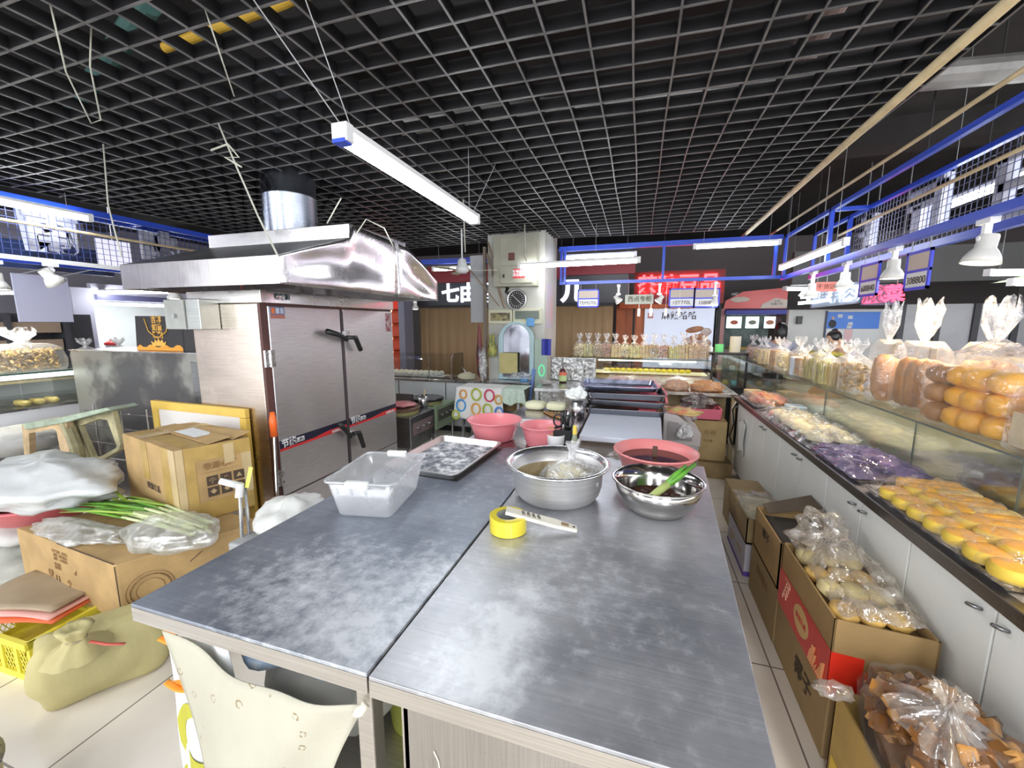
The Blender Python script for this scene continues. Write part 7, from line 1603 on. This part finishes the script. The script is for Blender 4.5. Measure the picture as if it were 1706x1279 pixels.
# dark framed windows and boxes at the far right
t = wthing('storefront', 'grey storefront with dark posts at the far right', 'storefront', (4.4, 7.4, 0))
for i in range(7):
    x = 3.6+.42*i; obj('post', MB().box(x, x+.07, 7.36, 7.44, 1.0, 1.78), M('post_dark', (.05, .05, .06), .5), t); obj('pane', MB().box(x+.072, x+.418, 7.39, 7.41, 1.0, 1.78), M('pane_grey', (.36, .36, .38), .25, var=.15, vs=2), t)
obj('green_canopy', MB().prism([(0, 0), (2.2, .16), (2.2, .34), (.4, .12)], (0, .05, 0), (3.0, 4.8, 1.86)), M('canopy_green', (.25, .38, .16), .5), label='green canopy edge above the far right stall', cat='canopy')
t = wthing('stall_table', 'stall table with piled goods beyond the right glass case', 'table', (3.6, 4.6, 0))
obj('table_top', MB().box(2.6, 5.2, 4.3, 5.6, .88, .92), M('table_blue', (.35, .42, .5), .5), t); obj('table_skirt', MB().box(2.62, 5.18, 4.32, 5.58, 0, .879), M('skirt_grey', (.25, .25, .27), .6), t)
rr = random.Random(3)
cols = [(.5, .36, .18), (.45, .2, .16), (.55, .58, .6), (.5, .4, .25), (.35, .3, .28)]
posn = ['first', 'second', 'third', 'fourth', 'fifth', 'sixth', 'seventh', 'eighth']
for i in range(8):
    x = 2.7+.29*i; h = .10+.06*(i % 3); c = cols[i % 5]
    obj('goods_box', MB().box(x, x+.26, 4.5, 4.9, .922, .922+h), M('goods_%d' % (i % 5), c, .6, var=.15), label='goods box on the far right stall table, %s from the left' % posn[i], cat='box', group='boxes on the far right stall table', bev=.006)
for i in range(2): obj('goods_box', MB().box(3.22, 3.75, 5.0, 5.3, .922+.13*i, 1.05+.13*i), M('goods_0', (.5, .36, .18), .6), label=['lower', 'upper'][i]+' long carton stacked at the back of the far right stall table', cat='box', bev=.006)
obj('vegetable_heap', MB().blob((2.16, 5.85, 1.13), (.19, .14, .05), .4, 5, 3, 30, 12, flat=.02), M('veg_mix', (.12, .2, .05), .6, col2=(.75, .55, .1), vs=8, bump=.5), smooth=True, label='heap of vegetables on a stall behind the far bags', cat='vegetables', kind='stuff')
obj('vegetable_stand', MB().box(1.98, 2.35, 5.7, 6.0, 0, 1.105), M('stand_dark', (.12, .12, .1), .6), label='dark stand carrying the vegetable heap', cat='stand')

# ================================================================== left: counter, glass case, stall window
t = wthing('serving_counter', 'left counter with a glass case of snacks behind the sacks', 'counter', (-5.3, 3, 0))
obj('base', MB().box(-5.9, -4.92, .5, 5.4, 0, .78), M('counter_lilac', (.74, .75, .80), .4), t); obj('top', MB().box(-5.92, -4.9, .5, 5.4, .78, .80), SST, t)
for (a, b) in ((.5, 1.98), (1.985, 3.3), (3.305, 5.4)): obj('front_pane', MB().box(-4.915, -4.91, a, b, .80, 1.085), GLASS, t)
obj('top_pane', MB().box(-5.9, -4.9, .5, 5.4, 1.086, 1.094), GLASS, t); obj('top_edge', MB().box(-4.899, -4.892, .5, 5.4, 1.084, 1.096), M('glass_edge', (.06, .12, .1), .2), t)
obj('inner_panel', MB().box(-5.9, -5.88, .5, 5.4, .80, 1.085), M('inner_lilac', (.78, .79, .86), .4), t)
obj('goods_shelf', MB().box(-5.87, -5.5, .8, 5.2, .95, .97), M('shelf_tan', (.55, .42, .26), .5), t)
tube_light((-5.05, 1.2, 1.05), (-5.05, 2.9, 1.05), 'added thin light strip brightening the inside of the left case', [], .012, glow('case_fill_strip', (.95, 1, .95), 2.5))  # strip added to brighten the dark interior of the case
big = thing('snack_bag', 'large clear bag of brown twisted snacks on the left glass case', 'snack bag', (-5.12, 2.12, 1.096), R(90), 'bags on the left glass case')
obj('snacks', snacks('twist', .44, .26, .19, 71, 7), [SNM['twist']], big, kind='stuff'); obj('bag_film', bag_film(MB(), .48, .3, .36, 71, .66, .8, 36, .06), [FILM, FILMN], big, smooth=True); obj('knot', MB().tube([(0, 0, .235), (0, 0, .265), (0, 0, .29)], [.07, .03, .05], 8), FILMH, big, smooth=True)
for i, (y, kd, w, lb) in enumerate([(1.72, 'twist', .2, 'dark snacks at the left photo edge'), (2.50, 'stick', .2, 'straw coloured sticks right of the large one'), (2.76, 'pale', .2, 'pale snacks next to the stained cabinet'), (3.05, 'pale', .2, 'pale snacks furthest along')]):
    snack_bag(kd, (-5.03, y, 1.096), w, .16, .26, 'clear bag of %s, left glass case' % lb, 'bags on the left glass case', R(90), 300+i)
CRO = M('croissant', (.80, .56, .18), .5, var=.2)
for i in range(6): obj('bread_roll', MB().blob((-4.985-.075*(i % 2), 2.02+.09*(i//2), .83), (.05, .035, .026), .1, 2, i, 14, 9), CRO, smooth=True, label='golden roll in the left glass case, %s from the near end, %s' % (ORD[i//2], ['front', 'back'][i % 2]), cat='bread', group='golden rolls in the left case')
# stall beyond: white framed window
t = wthing('stall_window', 'white framed stall window with a bright interior on the left', 'stall', (-7.4, 4.4, 0)); WF = M('frame_lilac', (.55, .54, .66), .45)
def xq(y0, y1, z0, z1, X, th, mat, name): return obj(name, MB().box(X, X+th, y0, y1, z0, z1), mat, t)
xq(3.62, 3.84, 0, 2.0, -7.5, .08, WF, 'post'); xq(3.84, 6.4, 1.93, 2.07, -7.5, .08, WF, 'lintel'); xq(3.84, 6.4, .9, 1.12, -7.5, .08, WF, 'sill'); xq(6.4, 6.55, 0, 2.07, -7.5, .08, WF, 'post')
obj('navy_band', MB().box(-7.49, -7.42, 3.9, 6.4, 1.84, 1.925), M('band_navy', (.12, .12, .24), .5), t)
obj('interior_wall', MB().box(-8.6, -8.55, 3.6, 6.6, .2, 2.0), M('interior_white', (.75, .78, .78), .5), t)
obj('side_wall', MB().box(-8.55, -7.5, 6.45, 6.5, 0, 2.0), M('interior_white', (.75, .78, .78), .5), t)
tube_light((-7.62, 3.9, 1.80), (-7.62, 5.3, 1.80), 'bright tube light inside the top of the stall window', None, .035, glow('stall_tube', (.95, 1, 1), 16))
t = wthing('sugar_jar', 'jar with a red lid on the sill of the left stall window', 'jar', (-7.46, 4.0, 1.12)); obj('jar', MB().cyl((-7.46, 4.0, 1.121), (-7.46, 4.0, 1.19), .06, n=18), M('jar_glass', (.6, .62, .62), .2), t); obj('lid', MB().lathe([(.07, 0), (.075, .03), (.04, .05), (.012, .06), (.012, .08), (0, .085)], (-7.46, 4.0, 1.191), 20), REDP, t, smooth=True)
obj('wooden_block', MB().box(-7.48, -7.43, 4.15, 4.5, 1.121, 1.16), M('block_brown', (.3, .14, .08), .6), label='flat brown box on the sill of the left stall window', cat='box')
t = wthing('hanging_board', 'blank pale violet panel hanging under the left truss', 'panel', (-5.6, 2.5, 1.5)); obj('panel', MB().box(-5.62, -5.6, 2.33, 2.72, 1.52, 1.97), M('panel_lilac', (.55, .56, .72), .5), t)
for y in (2.4, 2.66): obj('hanger', MB().tube([(-5.61, y, 1.97), (-5.06, y, 2.02)], .004, 5), GREYM, t)
t = wthing('wall_shelves', 'dark shelves with wooden trays behind the left glass case', 'shelf', (-6.6, 2.6, 0))
obj('back', MB().box(-6.9, -6.85, .8, 3.5, 0, 1.62), M('shelf_dark', (.07, .07, .08), .5), t)
for y in (2.15, 2.62, 3.1): obj('upright', MB().box(-6.85, -6.55, y, y+.04, 0, 1.62), M('shelf_dark', (.07, .07, .08), .5), t)
for z in (1.2, 1.4): obj('wood_tray', MB().box(-6.84, -6.6, 2.2, 3.08, z, z+.12), M('tray_wood', (.42, .31, .22), .6), t)
obj('dark_sign', MB().box(-6.5, -6.45, 1.2, 3.6, 2.1, 2.4), M('sign_dark', (.03, .03, .06), .5, col2=(.06, .12, .35), vs=2), label='dark shop fascia above the left shelves', cat='sign')
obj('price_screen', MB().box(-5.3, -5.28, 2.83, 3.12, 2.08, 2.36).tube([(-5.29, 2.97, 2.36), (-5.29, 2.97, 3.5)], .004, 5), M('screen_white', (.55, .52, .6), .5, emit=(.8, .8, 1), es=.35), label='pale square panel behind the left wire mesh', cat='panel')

# ================================================================== people
SKIN = M('skin', (.62, .40, .28), .5); HAIR = M('hair_black', (.012, .01, .01), .4)
def skinned(name, verts, edges, radii, mat, parent, root=0, sub=2):
    me = bpy.data.meshes.new(name); me.from_pydata([tuple(v) for v in verts], edges, []); me.materials.append(mat)
    o = bpy.data.objects.new(name, me); COL.objects.link(o)
    if parent: o.parent = parent
    o.modifiers.new('skin', 'SKIN'); sv = me.skin_vertices[0].data
    for i, r_ in enumerate(radii): sv[i].radius = (r_, r_) if not isinstance(r_, tuple) else r_; sv[i].use_root = (i == root)
    o.modifiers[0].use_smooth_shade = True
    s = o.modifiers.new('sub', 'SUBSURF'); s.levels = sub; s.render_levels = sub; return o
def person(label, loc, rz, lean, shirt, pants, hair='short', apron=None, reach=.35, nod=.3):
    """standing figure facing local -y; lean tips the trunk forward"""
    t = thing('person', label, 'person', loc, rz); t.scale = (.88, .88, .88)
    def tr(x, y, z):    # trunk point leaned about the hips
        h = z-.95; return Vector((x, y-math.sin(lean)*h if h > 0 else y, .95+math.cos(lean)*h if h > 0 else z))
    V = [tr(0, 0, .95), tr(0, .01, 1.12), tr(0, .01, 1.30), tr(0, .0, 1.42), tr(0, -.005, 1.50), tr(0, -.02, 1.56)]; Rr = [(.15, .11), (.125, .095), (.15, .10), (.10, .08), .052, .055]; E = [(0, 1), (1, 2), (2, 3), (3, 4), (4, 5)]
    def chain(base, pts, rs):
        p_ = base
        for q, r_ in zip(pts, rs): V.append(q); Rr.append(r_); E.append((p_, len(V)-1)); p_ = len(V)-1
        return p_
    hands = []
    for s in (-1, 1):
        sh = tr(.17*s, 0, 1.40); el = sh+Vector((.06*s, -.10, -.26)); wr_ = el+Vector((-.05*s, -.22*reach/.35, -.04)); pm = wr_+Vector((-.01*s, -.07, -.01))
        w = chain(3, [sh, sh.lerp(el, .5), el, el.lerp(wr_, .5), wr_, pm], [.055, .045, .038, .034, .026, (.034, .018)])
        for k in range(4):
            b = pm+Vector(((k-1.5)*.018, -.035, 0)); L = (.05, .06, .055, .042)[k]; chain(w, [b, b+Vector((0, -L*.5, -.010)), b+Vector((0, -L*.8, -.03))], [.009, .008, .007])
        chain(w, [pm+Vector((-s*.035, 0, -.005)), pm+Vector((-s*.045, -.03, -.015))], [.010, .008])
        hip = Vector((.09*s, 0, .90)); chain(0, [hip, Vector((.10*s, -.01, .50)), Vector((.10*s, .02, .09)), Vector((.10*s, -.12, .035))], [.085, .058, .04, .035])
    obj_b = skinned('body', V, E, Rr, SKIN, t)
    # clothing: shirt over trunk and upper arms, trousers over legs
    V2 = []; R2 = []; E2 = []
    for z, r_ in ((.90, (.175, .13)), (1.12, (.145, .115)), (1.30, (.17, .12)), (1.41, (.125, .10)), (1.455, (.075, .065))): V2.append(tr(0, .005, z)); R2.append(r_)
    E2 = [(0, 1), (1, 2), (2, 3), (3, 4)]
    for s in (-1, 1):
        sh = tr(.17*s, 0, 1.40); el = sh+Vector((.06*s, -.10, -.26)); wr_ = el+Vector((-.05*s, -.22*reach/.35, -.04)); a = len(V2); V2 += [sh, sh.lerp(el, .55), el, el.lerp(wr_, .5)]; R2 += [.068, .06, .052, .046]; E2 += [(3, a), (a, a+1), (a+1, a+2), (a+2, a+3)]
    skinned('shirt', V2, E2, R2, shirt, t)
    V3 = [Vector((0, 0, .98)), Vector((0, 0, .88))]; R3 = [(.165, .125), (.17, .12)]; E3 = [(0, 1)]
    for s in (-1, 1): a = len(V3); V3 += [Vector((.09*s, 0, .80)), Vector((.10*s, -.01, .50)), Vector((.10*s, .02, .10))]; R3 += [.10, .075, .06]; E3 += [(1, a), (a, a+1), (a+1, a+2)]
    skinned('trousers', V3, E3, R3, pants, t)
    if apron: 
        q = [tr(x, -.135-.02*(1-abs(x)/.13), z) for z in (1.36, 1.15, .95) for x in (-.10, 0, .10)]+[Vector((x, -.16, .55)) for x in (-.15, 0, .15)]
        mb = MB(); mb.add(q, [(r_*3+c_, r_*3+c_+1, r_*3+c_+4, r_*3+c_+3) for r_ in range(3) for c_ in range(2)]); obj('apron', mb, apron, t, smooth=True, solid=.006)
    hc = tr(0, -.03, 1.56)+Vector((0, -.02*nod, .085)); hm = Matrix.Translation(hc) @ Matrix.Rotation(lean*.6+nod, 4, 'X')
    mb = MB(); nu, nv = 24, 18
    for j in range(nv+1):
        th = math.pi*j/nv
        for i in range(nu):
            ph = 2*math.pi*i/nu; x, y, z = math.sin(th)*math.cos(ph), math.sin(th)*math.sin(ph), math.cos(th)
            k = 1-.16*max(0, -z)*(1 if y > -.3 else .5); px = .078*x*k; py = .098*y*k; pz = .118*z
            front = max(0, -y)*max(0, 1-abs(x)*2.2)
            py -= .022*front*math.exp(-((z+.10)/.14)**2)*math.exp(-(x/.22)**2)                      # nose
            py -= .006*front*math.exp(-((z+.42)/.1)**2); py += .008*front*math.exp(-((z-.08)/.10)**2)*(abs(x) > .12)   # lips, eye hollows
            mb.v.append(tuple(hm @ Vector((px, py, pz))))
    for j in range(nv):
        for i in range(nu): l = (i+1) % nu; mb.f.append((j*nu+i, (j+1)*nu+i, (j+1)*nu+l, j*nu+l)); mb.mi.append(0)
    hd = obj('head', mb, SKIN, t, smooth=True)
    for s in (-1, 1):
        obj('eye', MB().blob(hm @ Vector((.03*s, -.086, .010)), (.012, .006, .006)), HAIR, hd, smooth=True); obj('ear', MB().blob(hm @ Vector((.078*s, .005, -.005)), (.010, .018, .028)), SKIN, hd, smooth=True)
        obj('eyebrow', MB().tube([hm @ Vector((.016*s, -.093, .03)), hm @ Vector((.046*s, -.080, .032))], .0035, 5), HAIR, hd)
    obj('mouth', MB().tube([hm @ Vector((-.02, -.088, -.052)), hm @ Vector((0, -.094, -.054)), hm @ Vector((.02, -.088, -.052))], .0045, 6), M('lips', (.5, .16, .14), .5), hd, smooth=True)
    if hair == 'cap':
        obj('cap', MB().lathe([(.092, .02), (.094, .06), (.07, .11), (0, .128)], n=24, sy=1.15, mtx=hm), M('cap_black', (.015, .015, .02), .7), hd, smooth=True)
        obj('hair', MB().blob(hm @ Vector((0, .03, .0)), (.083, .082, .08)), HAIR, hd, smooth=True)
    else:
        obj('hair', MB().blob(hm @ Vector((0, .022, .028)), (.089, .098, .102) if hair == 'bun' else (.10, .112, .115), .05, 3, 2, 24, 16), HAIR, hd, smooth=True)
    if hair == 'bun': obj('hair_bun', MB().blob(hm @ Vector((0, .09, .085)), (.04, .04, .036), .1, 3, 1), HAIR, hd, smooth=True)
    if hair == 'long': obj('hair_length', MB().blob(hm @ Vector((0, .06, -.06)), (.095, .06, .14), .06, 3, 1, 20, 14), HAIR, hd, smooth=True)
    return t
person('person in a pale pink top and dark apron with a black hair bun looking down', (2.80, 6.45, 0), R(-68), .75, M('top_palepink', (.62, .54, .56), .8), M('trousers_dark', (.05, .05, .07), .8), 'bun', M('apron_dark', (.06, .05, .08), .8), .35, .45)
person('person with black hair seen from behind in a light grey top', (2.03, 6.95, 0), R(170), .45, M('top_greyblue', (.45, .47, .58), .8), M('trousers_dark', (.05, .05, .07), .8), 'long', None, .3, .1)
person('person in black with a black cap at the menu stall in the rear', (2.34, 8.8, 0), R(60), .5, M('top_black', (.02, .018, .018), .8), M('trousers_dark', (.05, .05, .07), .8), 'cap', None, .35, .3)
